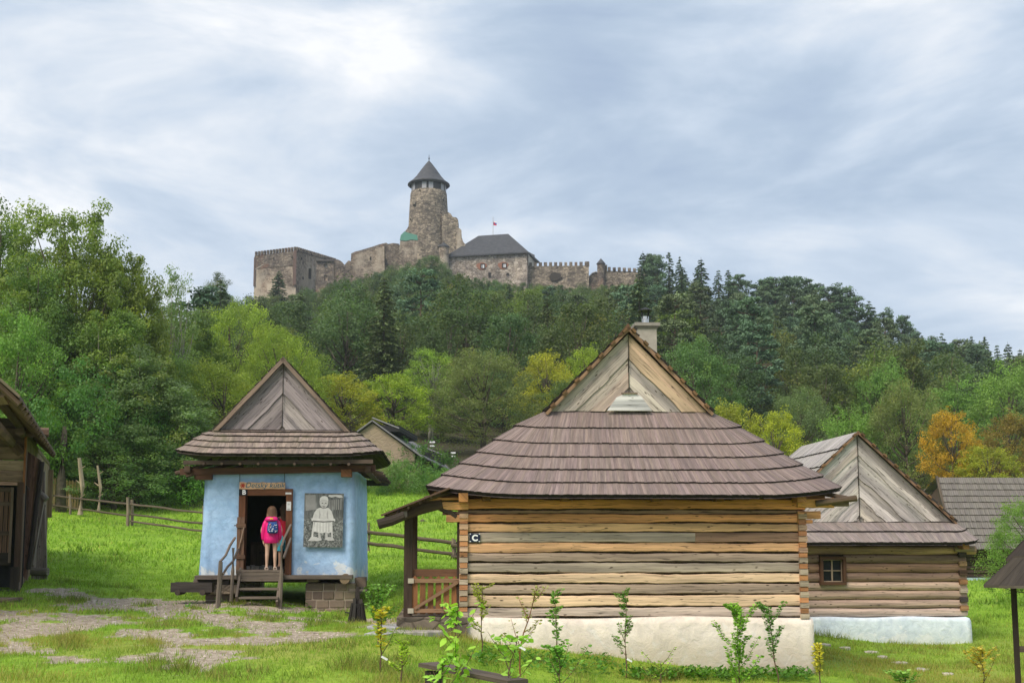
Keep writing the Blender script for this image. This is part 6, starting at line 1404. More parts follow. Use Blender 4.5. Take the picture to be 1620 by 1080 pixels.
    m.f([A0 + dn + Vector((0, 0, -3.6)), B0 + dn + Vector((0, 0, -4.0)), B0 + dn, A0 + dn], [(0, 0)] * 4, (1, 1, 1)); m.build('bare_upper_wall', M['castle_dark'], o)
    m = MB(); 
    for t in (.02, .96): c = A0.lerp(B0, t) + dn * 2; m.box(c + Vector((0, 0, -4.5)), (.5, .3, 8), (.12, .085, .07))
    e = B0 + dn; m.box(e + Vector((-.25, -.1, -4.6)), (.8, .3, 9.5), (.13, .085, .07)); m.build_each('brick_quoin', M['paint'], o)
    m = MB()
    for (p0, p1) in (((404.5, 426), (417, 418.5)), ((440, 420), (450, 415.5))): m.beam([P(*p0, 3.5) - off, P(*p1, 2.5) - off], .35, n=6, col=(.34, .30, .25))
    m.build('string_course', M['paint'], o); m = MB()
    for (px, t) in ((476, .07), (489, .30), (478, .12)): pass
    for (px, py, w_, h, y) in ((477, 409, 1.6, 4, 3.6), (490, 433, 5, 17, 9.2), (479.5, 440, 1.5, 4, 4.8), (462, 407, 1.5, 3.5, .4), (433, 409, 1.2, 4, 2.8)):
        p_ = P(px, py, y); m.box((p_.x - off.x, y - off.y, p_.z - off.z), (w_ * k, .6, h * k), (.045, .035, .03))
    m.build('window', M['paint'], o)
    # ---- roofless gatehouse
    o, q = thing('roofless_house', 514, 450, 'dark roofless masonry house with two see-through windows joined to the left castle block', 'castle building', 3); off = q; m = MB()
    y = 3.0; z_ = lambda py: P(510, py, y).z - off.z; x_ = lambda px: P(px, 430, y).x - off.x
    def bx(x0, x1, y0_, y1_): m.box(((x_(x0) + x_(x1)) / 2, .5, (z_(y0_) + z_(y1_)) / 2), (x_(x1) - x_(x0), 1.0, z_(y0_) - z_(y1_)))
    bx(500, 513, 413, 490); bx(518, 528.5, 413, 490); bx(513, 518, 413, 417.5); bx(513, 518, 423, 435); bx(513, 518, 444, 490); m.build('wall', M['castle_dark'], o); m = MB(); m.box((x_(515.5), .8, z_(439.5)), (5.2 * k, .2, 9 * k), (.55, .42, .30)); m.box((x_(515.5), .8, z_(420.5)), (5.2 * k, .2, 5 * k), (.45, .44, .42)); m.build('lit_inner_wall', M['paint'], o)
    m = MB(); m.box((x_(514), .3, z_(412.5)), (29 * k, 1.8, .35), (.10, .09, .085)); m.build('coping', M['paint'], o)
    # ---- broken curtain wall climbing to the keep
    o, q = thing('ruined_wall', 585, 450, 'broken roofless palace wall climbing from the left block to the keep', 'ruined wall', 8); off = q; m = MB()
    pts_ = [(528, 480), (528.5, 412), (533, 410), (538, 412), (542, 415), (545, 419), (551, 412), (555, 413), (555.5, 401), (562, 398), (570, 396), (578, 393.5), (590, 390), (600, 386.5), (611, 384), (614, 386), (622, 384.5), (631, 385.5), (633, 480)]
    wallpoly(m, pts_, 8, 10, off); m.build('wall', M['castle_dark'], o); m = MB(); wallpoly(m, [(556, 480), (558, 404), (580, 397), (608, 389), (609, 480)], 7.6, 7.99, off); m.build('plastered_face', M['castle_plaster'], o)
    m = MB(); wallpoly(m, [(609, 412), (610.5, 408), (612, 412), (612, 419), (609, 419)], 7.4, 7.55, off, (.015, .014, .014)); wallpoly(m, [(585, 406), (587, 406), (587, 411), (585, 411)], 7.4, 7.55, off, (.03, .025, .02)); m.build('window', M['paint'], o)
    # ---- palace with the hipped roof
    o, q = thing('castle_palace', 770, 440, 'stone castle palace with a hipped slate roof and two brick-framed windows', 'castle building', -3); off = q
    yf = -3; yr = 12; m = MB(); xl, xr = P(700, 420, yf).x, P(834, 420, yf).x
    solid(m, [(xl, yf), (xr, yf), (P(846, 410, yr + 6).x, yr + 6), (xl, yr + 6)], zb, [P(700, 404, yf).z, P(834, 397, yf).z, P(846, 409, yr + 6).z + 1.0, P(700, 404, yf).z], off); m.build('wall', M['castle_wall'], o)
    m = MB(); A_, B_, C_, D_, E_, G_ = P(705, 405, yf - .8), P(836, 398, yf - .8), P(854, 414, 17), P(757, 373, 6), P(804, 370, 6), P(824, 391, 0.5); H_ = Vector((A_.x, 17, A_.z))
    ff = lambda *p: m.f([v - off for v in p], [(0, 0)] * len(p), (1, 1, 1)); ff(A_, B_, G_, E_, D_); ff(B_, C_, E_, G_); ff(A_, D_, H_); ff(D_, E_, C_, H_)
    dn = Vector((0, 0, -.35)); ff(A_ + dn, B_ + dn, B_, A_); ff(B_ + dn, C_ + dn, C_, B_); ff(A_ + dn, H_ + dn, C_ + dn, B_ + dn); m.build('roof', M['slate'], o)
    m = MB(); w2 = P(839.5, 412, 3); 
    for (px, py) in ((762, 421), (796, 420)):
        a = P(px, py, yf - .1) - off; n = 12; m2 = MB(); wn = empty('window'); wn.parent = o
        pts2 = [(a.x + 8.5 * k * math.cos(t) * (1 + .15 * math.sin(3 * t)), a.z + 6 * k * math.sin(t)) for t in np.linspace(0, 2 * math.pi, n, endpoint=False)]; m2.ext(pts2, -.12, .05, (.27, .13, .085)); m2.build('brick_surround', M['paint'], wn)
        m2 = MB(); m2.box((a.x + .3, -.15, a.z), (7.5 * k, .12, 8 * k), (.035, .03, .03)); m2.build('opening', M['paint'], wn); m2 = MB(); m2.box((a.x + .5, -.22, a.z - .1), (2.2 * k, .1, 5.5 * k), (.62, .64, .66)); m2.box((a.x + .1, -.22, a.z - .1), (1.2 * k, .1, 5 * k), (.5, .52, .55)); m2.build('casement', M['paint'], wn)
    m = MB(); dark(m, 772.5, 776.5, 431, 438, yf - .1, off, (.03, .028, .025)); dark(m, 801, 805, 432, 435, yf - .1, off, (.03, .028, .025)); m.build('slit_window', M['paint'], o)
    m = MB(); a, b_ = P(835, 401, -2.2), P(845.5, 412, 14); m.f([a + Vector((.12, -.1, -3.3)) - off, b_ + Vector((.1, 0, -2.5)) - off, b_ + Vector((.1, 0, .2)) - off, a + Vector((.12, -.1, .3)) - off], [(0, 0)] * 4, (.42, .38, .30)); m.build('plastered_side', M['paint'], o)
    # ---- small round turret left of the palace
    o, q = thing('round_turret', 702, 412, 'small plastered round turret with a cone roof left of the palace', 'castle turret', -4.5); off = q
    m = MB(); z0, z1 = P(702, 440, -4).z - off.z, P(702, 392, -4).z - off.z; m.lathe([(8.2 * k, z0), (8.0 * k, z1)], 16); m.build('wall', M['castle_plaster'], o, smooth=True); m = MB(); m.lathe([(9.6 * k, z1), (9.2 * k, z1 + .2), (0, P(702, 383.5, -4).z - off.z)], 16); m.build('roof', M['slate'], o)
    # ---- flag
    o, q = thing('flagpole', 780, 372, 'thin flagpole with a white, blue and red flag behind the palace ridge', 'flag', 7); off = q; m = MB(); h = P(780, 347, 7).z - P(780, 376, 7).z; m.beam([(0, 0, -.8), (0, 0, h)], .14, n=6, col=(.45, .45, .45)); m.build('pole', M['paint'], o)
    m = MB(); n = 6; fw = 5.4 * k; zt = P(780, 349.5, 7).z - off.z; fh = 6.6 * k
    for i in range(n):
        for s, c in enumerate(((.75, .76, .8), (.02, .06, .35), (.55, .02, .03))):
            xa, xb = .08 + fw * i / n, .08 + fw * (i + 1) / n; wv = lambda x: .18 * math.sin(x * 5); dzx = lambda x: -.28 * x; z_1, z_0 = zt - fh * s / 3, zt - fh * (s + 1) / 3
            m.f([(xa, wv(xa), z_0 + dzx(xa)), (xb, wv(xb), z_0 + dzx(xb)), (xb, wv(xb), z_1 + dzx(xb)), (xa, wv(xa), z_1 + dzx(xa))], [(0, 0)] * 4, c)
    m.box((.33, wv(.33) - .05, zt - fh * .52), (.26, .04, .38), (.6, .05, .06)); m.build('flag', M['cloth'], o)
    # ---- crenellated walls to the right
    o, q = thing('curtain_wall', 885, 445, 'long crenellated curtain wall right of the palace', 'castle wall', 0); off = q; m = MB(); a, b_ = P(835, 421, 0), P(931.5, 420, -1.5)
    solid(m, [(a.x, 0), (b_.x, -1.5), (b_.x, 1), (a.x, 2.5)], zb - 4, [a.z, b_.z, b_.z, a.z], off); m.build('wall', M['castle'], o)
    m = MB(); merlons(m, a + Vector((0, .3, 0)), b_ + Vector((0, .3, 0)), 12, .78, 1.0, .6, off); m.box(b_ - off + Vector((-.4, .3, .45)), (1.1, .8, 1.3)); m.build('battlement', M['castle_dark'], o)
    m = MB(); wallpoly(m, [(869, 437), (872, 432), (878, 430), (886, 433), (889, 439), (880, 444), (872, 443)], -1.2, -.7, off, (.05, .042, .036)); m.build('hollow', M['paint'], o)
    o, q = thing('gate_turret', 951, 445, 'slender round wall turret with a small pointed roof on the right wall', 'castle turret', -1); off = q; m = MB(); z0, z1, z2 = P(951, 450, -1).z - off.z, P(951, 417.5, -1).z - off.z, P(951, 408.5, -1).z - off.z
    m.lathe([(6.2 * k, z0 - 8), (6.2 * k, z1)], 16); m.build('wall', M['castle_dark'], o, smooth=True); m = MB(); m.lathe([(7.6 * k, z1 - .05), (7.2 * k, z1 + .1), (0, z2)], 16); m.build('roof', M['slate'], o)
    o, q = thing('curtain_wall', 980, 455, 'lower crenellated wall running right from the slender turret into the trees', 'castle wall', 0); off = q; m = MB(); a, b_ = P(952, 428, 0), P(1040, 431, -4)
    solid(m, [(a.x, 0), (b_.x, -4), (b_.x, -2), (a.x, 2)], zb - 6, [a.z, b_.z, b_.z, a.z], off); m.build('wall', M['castle'], o); m = MB(); merlons(m, a, b_, 11, .75, .95, .6, off); m.box(a - off + Vector((1.1, 0, .7)), (.7, .7, 1.6)); m.build('battlement', M['castle_dark'], o)
    m = MB(); wallpoly(m, [(965, 453), (966, 450), (969, 449), (972, 453)], -1.8, -1.2, off, (.03, .026, .022)); wallpoly(m, [(992, 457), (992, 454), (998, 453), (999, 457)], -3.0, -2.4, off, (.03, .026, .022)); m.build('hollow', M['paint'], o)
    o, q = thing('sloping_wall', 938, 445, 'short sloping wall between the curtain wall and the slender turret', 'castle wall', 0); off = q; m = MB(); wallpoly(m, [(930, 500), (931, 439), (937, 432.5), (944, 430), (950, 430), (950, 500)], .2, 1.4, off); m.build('wall', M['castle_dark'], o); m = MB(); m.beam([P(931, 438.5, 0) - off, P(937, 432, 0) - off, P(943.5, 429.5, 0) - off], .3, n=6, col=(.42, .42, .42)); m.build('coping', M['paint'], o)

# ================================================================== trees
rng = np.random.default_rng(11)
LK_ = 1
def leaves(centres, radii, tones, per, size, seed, flat_=.0, upb=.5, squash=.8, shape='leaf', jitter=.35):
    """leaf clumps: diamond leaves scattered through small balls; every clump has its own tone"""
    g = np.random.default_rng(seed); n = len(centres); c = np.repeat(centres, per, 0); r = np.repeat(radii, per)[:, None]; t = np.repeat(tones, per, 0)
    d = g.normal(size=(n * per, 3)); d /= np.linalg.norm(d, axis=1, keepdims=True) + 1e-9; rad = g.random((n * per, 1)) ** .45
    p = c + d * r * rad * np.array([1, 1, squash])
    nr = d * .7 + np.array([0, 0, upb]) + g.normal(size=d.shape) * .55; nr /= np.linalg.norm(nr, axis=1, keepdims=True) + 1e-9
    a = np.cross(nr, g.normal(size=d.shape)); a /= np.linalg.norm(a, axis=1, keepdims=True) + 1e-9; b = np.cross(nr, a)
    s = size * (.6 + .8 * g.random((n * per, 1))); L = a * s; Wd = b * s * .45
    co = np.stack([p - L * .5, p + Wd * .5 - L * .05, p + L * .5, p - Wd * .5 - L * .05], 1).reshape(-1, 3)
    t = t * (1 - jitter / 2 + jitter * g.random((n * per, 1))); return co, t
def wobdir(d, seed):
    return fbm(d[:, 0] * 2.2 + seed * 3.1, d[:, 2] * 2.2 + d[:, 1] * 1.7 + seed, seed, 3)
def broadleaf(seed, H=14, rw=5.0, base=.18, ncl=170, per=110, lsize=.22, tone=(.055, .12, .022), yel=.2, clr=.9, airy=0.0, trunks=1, name='broadleaf', shell=.5):
    g = np.random.default_rng(seed); zc = H * (base + (1 - base) * .5); rz = H * (1 - base) * .5
    d = g.normal(size=(ncl, 3)); d /= np.linalg.norm(d, axis=1, keepdims=True); u = g.random(ncl) ** .5; w_ = .62 + .75 * wobdir(d, seed) ; w_ = np.clip(w_, .5, 1.25)
    rr = (shell + (1 - shell) * u) * w_; c = d * rr[:, None] * np.array([rw, rw, rz]); prof = 1 - .25 * np.clip(c[:, 2] / rz, -1, 1); c[:, 0] *= prof; c[:, 1] *= prof; c[:, 2] += zc
    rad = (clr * (.55 + .8 * g.random(ncl))) * (1 - airy * .4)
    tones = 2.0 * np.array(tone)[None] * (.72 + .6 * g.random((ncl, 1))) + np.array([[.09, .07, -.004]]) * (g.random((ncl, 1)) < yel) * g.random((ncl, 1))
    co, t = leaves(c, rad, tones, per, lsize, seed + 1)
    crown = soup(name + '_crown', M['leaf'], co, 4, t)
    m = MB(); random.seed(seed)
    for k in range(trunks):
        bx, by_ = (random.random() - .5) * .8 * (trunks > 1), (random.random() - .5) * .8 * (trunks > 1); top = Vector((bx * 3 + (random.random() - .5) * rw * .3, by_ * 3, H * .86)); r0 = H * .019 / (1 if trunks == 1 else 1.4)
        path = [Vector((bx, by_, -.6)), Vector((bx * 1.1, by_, H * .1))] + [Vector((bx, by_, 0)).lerp(top, t_) + Vector(((random.random() - .5) * .4, (random.random() - .5) * .4, 0)) for t_ in (.3, .5, .7, 1)]
        m.beam(path, [r0 * 2.6, r0 * 2, r0 * 1.7, r0 * 1.2, r0 * .8, r0 * .2], n=8, wob=.1)
        for i in g.permutation(ncl)[:int(34 / trunks)]:
            tgt = Vector(c[i]); t_ = min(.8, max(.18, (tgt.z / H) * .72)); st = Vector((bx, by_, 0)).lerp(top, t_); mid = st.lerp(tgt, .5) + Vector((0, 0, -.25 - .3 * random.random())); m.beam([st, mid, tgt], [r0 * .8, r0 * .5, r0 * .15], n=5)
    tr = m.build(name + '_trunk', M['bark'] if trunks == 1 else M['paleb'], None, smooth=True); tm = tr.data; tm.color_attributes.remove(tm.color_attributes['Col']); tm.uv_layers.remove(tm.uv_layers[0]); bpy.data.objects.remove(tr); return crown, tm
def spruce(seed, H=16, rw=2.7, tone=(.085, .135, .060), per_w=12, lsize=.42, dens=1.5, bare=.04):
    g = np.random.default_rng(seed); P, T, A_ = [], [], []; z = H * bare + .3; m = MB(); m.beam([(0, 0, -.8), (0, 0, H * .5), (0, 0, H)], [H * .028, H * .018, .03], n=7)
    while z < H - .15:
        f = 1 - (z / H); R_ = (rw * 1.25 * (f ** .72) + .12) * (.8 + .35 * g.random()); nb = max(5, int(per_w * (.5 + f)))
        for k in range(nb):
            a = g.random() * 6.28; L = R_ * (.7 + .45 * g.random()); n = max(3, int(L * 9 * dens)); t = g.random(n) ** .7
            x = t * L; dz = -.28 * x - .05 * x * x + .12 * x; wv = (g.random(n) - .5) * (.25 + .45 * (1 - t)) * min(1.2, L * .5)
            px = x * math.cos(a) - wv * math.sin(a); py = x * math.sin(a) + wv * math.cos(a); P.append(np.stack([px, py, z + dz + (g.random(n) - .5) * .18], -1)); T.append(np.repeat(np.array([tone]) * (.65 + .75 * g.random()), n, 0)); A_.append(np.full(n, a))
        z += H * .021 * (.8 + .5 * g.random()) + .05
    P = np.concatenate(P); T = np.concatenate(T); A_ = np.concatenate(A_); n = len(P); d = np.stack([np.cos(A_), np.sin(A_), -.35 + .3 * g.random(n)], -1) + g.normal(size=(n, 3)) * .35; d /= np.linalg.norm(d, axis=1, keepdims=True)
    sdv = np.cross(d, np.array([0, 0, 1.0]) + g.normal(size=(n, 3)) * .5); sdv /= np.linalg.norm(sdv, axis=1, keepdims=True); s = lsize * (.6 + .8 * g.random((n, 1)))
    co = np.stack([P - d * s * .5, P + sdv * s * .22, P + d * s * .6, P - sdv * s * .22], 1).reshape(-1, 3); T = T * (.8 + .4 * g.random((n, 1)))
    return soup('spruce_crown', M['needle'], co, 4, T), m
def pine(seed, H=17, tone=(.105, .17, .092), lsize=.36, ncl=60, per=60, bare=.30, rw=2.7):
    g = np.random.default_rng(seed); z = H * (bare + (1 - bare) * g.random(ncl) ** .8); f = (z / H - bare) / (1 - bare); R_ = rw * np.sin(np.clip(.35 + f * 2.5, 0, 3.0)) ** .7; a = g.random(ncl) * 6.28; rr = R_ * g.random(ncl) ** .5
    c = np.stack([rr * np.cos(a), rr * np.sin(a), z], -1); tones = np.array(tone)[None] * (.65 + .7 * g.random((ncl, 1))); co, t = leaves(c, .55 + .5 * g.random(ncl), tones, per, lsize, seed + 5, squash=.42, upb=.7)
    m = MB(); m.beam([(0, 0, -.8), (.15, 0, H * .4), (0, .1, H * .7), (.1, 0, H * .97)], [H * .026, H * .021, H * .014, .05], n=7)
    for i in range(26): q = Vector(c[i]); st = Vector((.1, 0, q.z - .5)); m.beam([st, (st + q) / 2 + Vector((0, 0, -.1)), q], [.13, .09, .03], n=4)
    return soup('pine_crown', M['needle'], co, 4, t), m
def merge_soup(crown, m, bark, name):
    """crown + trunk in one mesh, for far trees too small to show parts"""
    tr = m.build('t', bark); me = tr.data; me.color_attributes.remove(me.color_attributes['Col']); bm = bmesh.new(); bm.from_mesh(crown); nf = len(bm.faces); bm.from_mesh(me)
    bm.faces.ensure_lookup_table()
    for i in range(nf, len(bm.faces)): bm.faces[i].material_index = 1
    out = bpy.data.meshes.new(name); bm.to_mesh(out); bm.free(); out.materials.append(crown.materials[0]); out.materials.append(bark); bpy.data.objects.remove(tr); return out
def forest():
    # ---------- hill forest
    BL_ = []
    for s in range(5):
        cr, tm = broadleaf(100 + s, H=13, rw=4.3, base=.06, ncl=84, per=150, lsize=.30, tone=(.046, .076, .028), yel=.12, clr=1.3, name='hill')
        mb_ = bmesh.new(); mb_.from_mesh(cr); nf = len(mb_.faces); mb_.from_mesh(tm); mb_.faces.ensure_lookup_table()
        for i in range(nf, len(mb_.faces)): mb_.faces[i].material_index = 1
        me_ = bpy.data.meshes.new('hill_broadleaf'); mb_.to_mesh(me_); mb_.free(); me_.materials.append(M['leaf']); me_.materials.append(M['bark']); BL_.append(me_)
    SP, PI_ = [], []
    for s in range(4):
        c_, m_ = spruce(200 + s, 16, (2.6, 3.0, 2.4, 2.8)[s]); SP.append(merge_soup(c_, m_, M['bark'], 'hill_spruce'))
    for s in range(4):
        c_, m_ = pine(300 + s, 17, ncl=95, per=80); PI_.append(merge_soup(c_, m_, M['pinebark'], 'hill_pine'))
    pts_ = []; g = np.random.default_rng(5); tries = 0
    cnt = {'b': 0, 's': 0, 'p': 0}
    cand = []
    for _ in range(9000):
        Y = 118 + (288 - 118) * g.random() ** .8; px = 330 + 1400 * g.random(); cand.append((px, Y))
    for px, Y in cand:
        x = (px - 810) / 1810 * Y; sp_ = 4.6 + Y * .017
        if any((x - a) ** 2 + (Y - b_) ** 2 < sp_ * sp_ for a, b_, *_ in pts_): continue
        if 395 < px < 1010 and Y > 281: continue
        pts_.append((x, Y, px)); 
    for x, Y, px in pts_:
        z = H1(x, Y); u = g.random()
        if px > 1000 and Y > 150: kind = 'p' if u < (.62 if px > 1150 else .35) else ('s' if u < .88 else 'b')
        elif px > 1000: kind = 'b' if u < .72 else ('p' if u < .86 else 's')
        else: kind = 'b' if u < .74 else ('s' if u < .94 else 'p')
        if cnt[kind] >= 295: continue
        s = .85 + .35 * g.random()
        if kind != 'b' and px > 990 and Y > 200: s *= 1.1
        if kind == 'b' and 395 < px < 1010 and Y > 240: s *= .8
        mesh = {'b': BL_, 's': SP, 'p': PI_}[kind]; me_ = mesh[int(g.random() * len(mesh))]
        # keep the castle front open: nothing taller than the photographed canopy line
        top = CZ + (H1(x, Y) - CZ) + {'b': 13, 's': 16, 'p': 17}[kind] * s
        if 395 < px < 1010:
            xs_ = [395, 440, 500, 560, 620, 680, 720, 800, 860, 930, 1010]; ys_ = [466, 462, 452, 440, 422, 402, 430, 446, 447, 452, 448]; lim = np.interp(px, xs_, ys_); zl_ = W(px, lim + 5 * g.random(), Y).z
            if top > zl_:
                s2 = s * max(.35, (zl_ - z) / (top - z)); 
                if zl_ - z < 4.0: continue
                s = s2
        elif px > 1010:
            xs_ = [1010, 1030, 1060, 1110, 1150, 1190, 1200, 1260, 1330, 1400, 1450, 1500, 1560, 1650, 1750]; ys_ = [400, 398, 402, 410, 428, 462, 440, 440, 458, 488, 516, 535, 532, 550, 560]; lim = np.interp(px, xs_, ys_); zl_ = W(px, lim + (14 * g.random() if px < 1480 else 26 * g.random() ** 2), Y).z
            if top > zl_: s = max(.4 * s, s * (zl_ - z) / (top - z))
        if s < .33: continue
        o = bpy.data.objects.new({'b': 'broadleaf_tree', 's': 'spruce_tree', 'p': 'pine_tree'}[kind], me_); C.objects.link(o); o.location = (x, Y, z - .3); o.rotation_euler = (0, 0, g.random() * 6.28); wd = .9 + .25 * g.random()
        if kind == 'b' and s < .8: wd *= 1.15
        o.scale = (s * wd, s * wd, s); f = .8 + .4 * g.random(); h_ = g.random(); o.color = (f * (.9 + .35 * h_), f, f * (1.05 - .2 * h_), 1)
        if kind == 'b' and g.random() < .10: o.color = (1.7, 1.5, .9, 1)
        tag(o, {'b': 'dark green broadleaf tree in the dense wood on the castle hill', 's': 'pointed dark spruce in the dense wood on the castle hill', 'p': 'tall dark pine in the dense wood on the castle hill'}[kind], 'tree', {'b': 'broadleaf trees of the castle hill wood', 's': 'spruces of the castle hill wood', 'p': 'pines of the castle hill wood'}[kind]); cnt[kind] += 1
    print('hill trees', cnt)
    for i in range(42):      # the canopy line that laps against the castle walls
        px = 404 + i * 14.6; Y = 284 - 7 * (i % 2); lim = np.interp(px, [395, 440, 500, 560, 620, 680, 720, 800, 860, 930, 1010], [468, 462, 452, 438, 420, 402, 428, 444, 446, 450, 448]) + 7 * g.random(); q = W(px, lim, Y); z = H1(q.x, Y)
        if 425 < px < 458: continue
        o = bpy.data.objects.new('broadleaf_tree', BL_[i % 5]); C.objects.link(o); s = max(.45, (q.z - z) / 13.3); o.location = (q.x, Y, q.z - 13.3 * s); o.scale = (s * 1.05, s * 1.05, s); o.rotation_euler = (0, 0, i * 2.1); f = .85 + .4 * g.random(); o.color = (f, f, f, 1)
        tag(o, 'rounded green tree lapping against the foot of the castle walls', 'tree', 'trees at the foot of the castle walls')
    # ridge-line conifers read one by one off the skyline
    for i, (px, top, Y, kind, wd) in enumerate([(1017, 395, 255, 's', 1.0), (1036, 408, 250, 'p', 1), (1058, 397, 258, 's', .9), (1075, 404, 255, 's', .8), (1109, 405, 250, 's', 1.0), (1136, 425, 250, 's', .8), (1152, 425, 245, 's', 1.0), (1168, 432, 240, 'p', 1.0), (1205, 440, 238, 'p', 1.2), (1225, 438, 240, 'p', 1.2), (1255, 438, 238, 'p', 1.3), (1283, 440, 240, 'p', 1.2), (1310, 450, 236, 'p', 1.2), (1330, 455, 238, 'p', 1.1), (1352, 470, 235, 'p', 1.1), (1375, 474, 236, 's', 1.2), (1400, 489, 232, 'p', .8), (1426, 500, 232, 'p', .9), (1458, 528, 228, 's', .9), (1490, 525, 228, 's', .95), (1514, 531, 226, 's', .9), (1537, 529, 226, 's', .9), (1557, 530, 226, 's', .9), (1577, 544, 226, 's', .8), (1594, 538, 226, 's', .9), (1613, 550, 226, 's', .9)]):
        q = W(px, top, Y); z = H1(q.x, Y); h = q.z - z; me_ = (SP if kind == 's' else PI_)[i % 4]; o = bpy.data.objects.new('spruce_tree' if kind == 's' else 'pine_tree', me_); C.objects.link(o); s = h / (16 if kind == 's' else 17); o.location = (q.x, Y, z - .2); sx = min(s, 1.5) * wd; o.scale = (sx, sx, s); o.rotation_euler = (0, 0, i * 1.3); o.color = (.95, 1, .95, 1)
        tag(o, 'spire of a spruce standing on the skyline of the castle hill' if kind == 's' else 'flat-topped pine standing on the skyline right of the castle', 'tree', 'spruces on the skyline' if kind == 's' else 'pines on the skyline')
    # a dark spruce in front of the left castle block
    q = W(441, 427, 284); z = H1(q.x, 284); o = bpy.data.objects.new('spruce_tree', SP[1]); C.objects.link(o); s = (q.z - z) / 16; o.location = (q.x, 284, z - .2); o.scale = (1.3, 1.3, s); tag(o, 'single dark spruce standing in front of the left castle block', 'tree')
    # ---------- nearer trees: each its own crown and trunk
    PR = {}
    PR['ash'] = [broadleaf(1, 17, 5.6, .08, 420, 150, .24, (.090, .126, .032), .25, .9, name='ash'), broadleaf(2, 16, 4.6, .08, 360, 140, .24, (.082, .114, .032), .2, .85, trunks=2, name='ash'), broadleaf(3, 17, 5.0, .08, 380, 140, .24, (.074, .106, .034), .15, .9, name='ash')]
    PR['airy'] = [broadleaf(4, 14, 3.2, .10, 170, 80, .19, (.085, .13, .045), .2, .8, .3, trunks=2, name='airy')]
    PR['willow'] = [broadleaf(5, 11, 5.0, .05, 360, 110, .15, (.125, .16, .034), .12, .8, name='willow', shell=.6), broadleaf(6, 12, 5.0, .05, 340, 110, .16, (.10, .125, .045), .05, .85, name='willow', shell=.6)]
    PR['round'] = [broadleaf(7, 11, 3.6, .06, 220, 95, .19, (.16, .17, .026), .35, .75, name='round', shell=.6), broadleaf(8, 11, 3.8, .06, 220, 95, .19, (.085, .12, .036), .15, .8, name='round', shell=.6), broadleaf(9, 10, 3.4, .05, 200, 95, .18, (.11, .145, .036), .1, .75, name='round', shell=.6)]
    PR['slim'] = [broadleaf(10, 13, 2.7, .42, 110, 90, .18, (.125, .16, .035), .1, .8, trunks=3, name='slim')]
    HH = {'ash': (17, 16, 17), 'airy': (14,), 'willow': (11, 12), 'round': (11, 11, 10), 'slim': (13,)}; RW = {'ash': (5.6, 4.6, 5.0), 'airy': (3.2,), 'willow': (5, 5), 'round': (3.6, 3.8, 3.4), 'slim': (2.7,)}
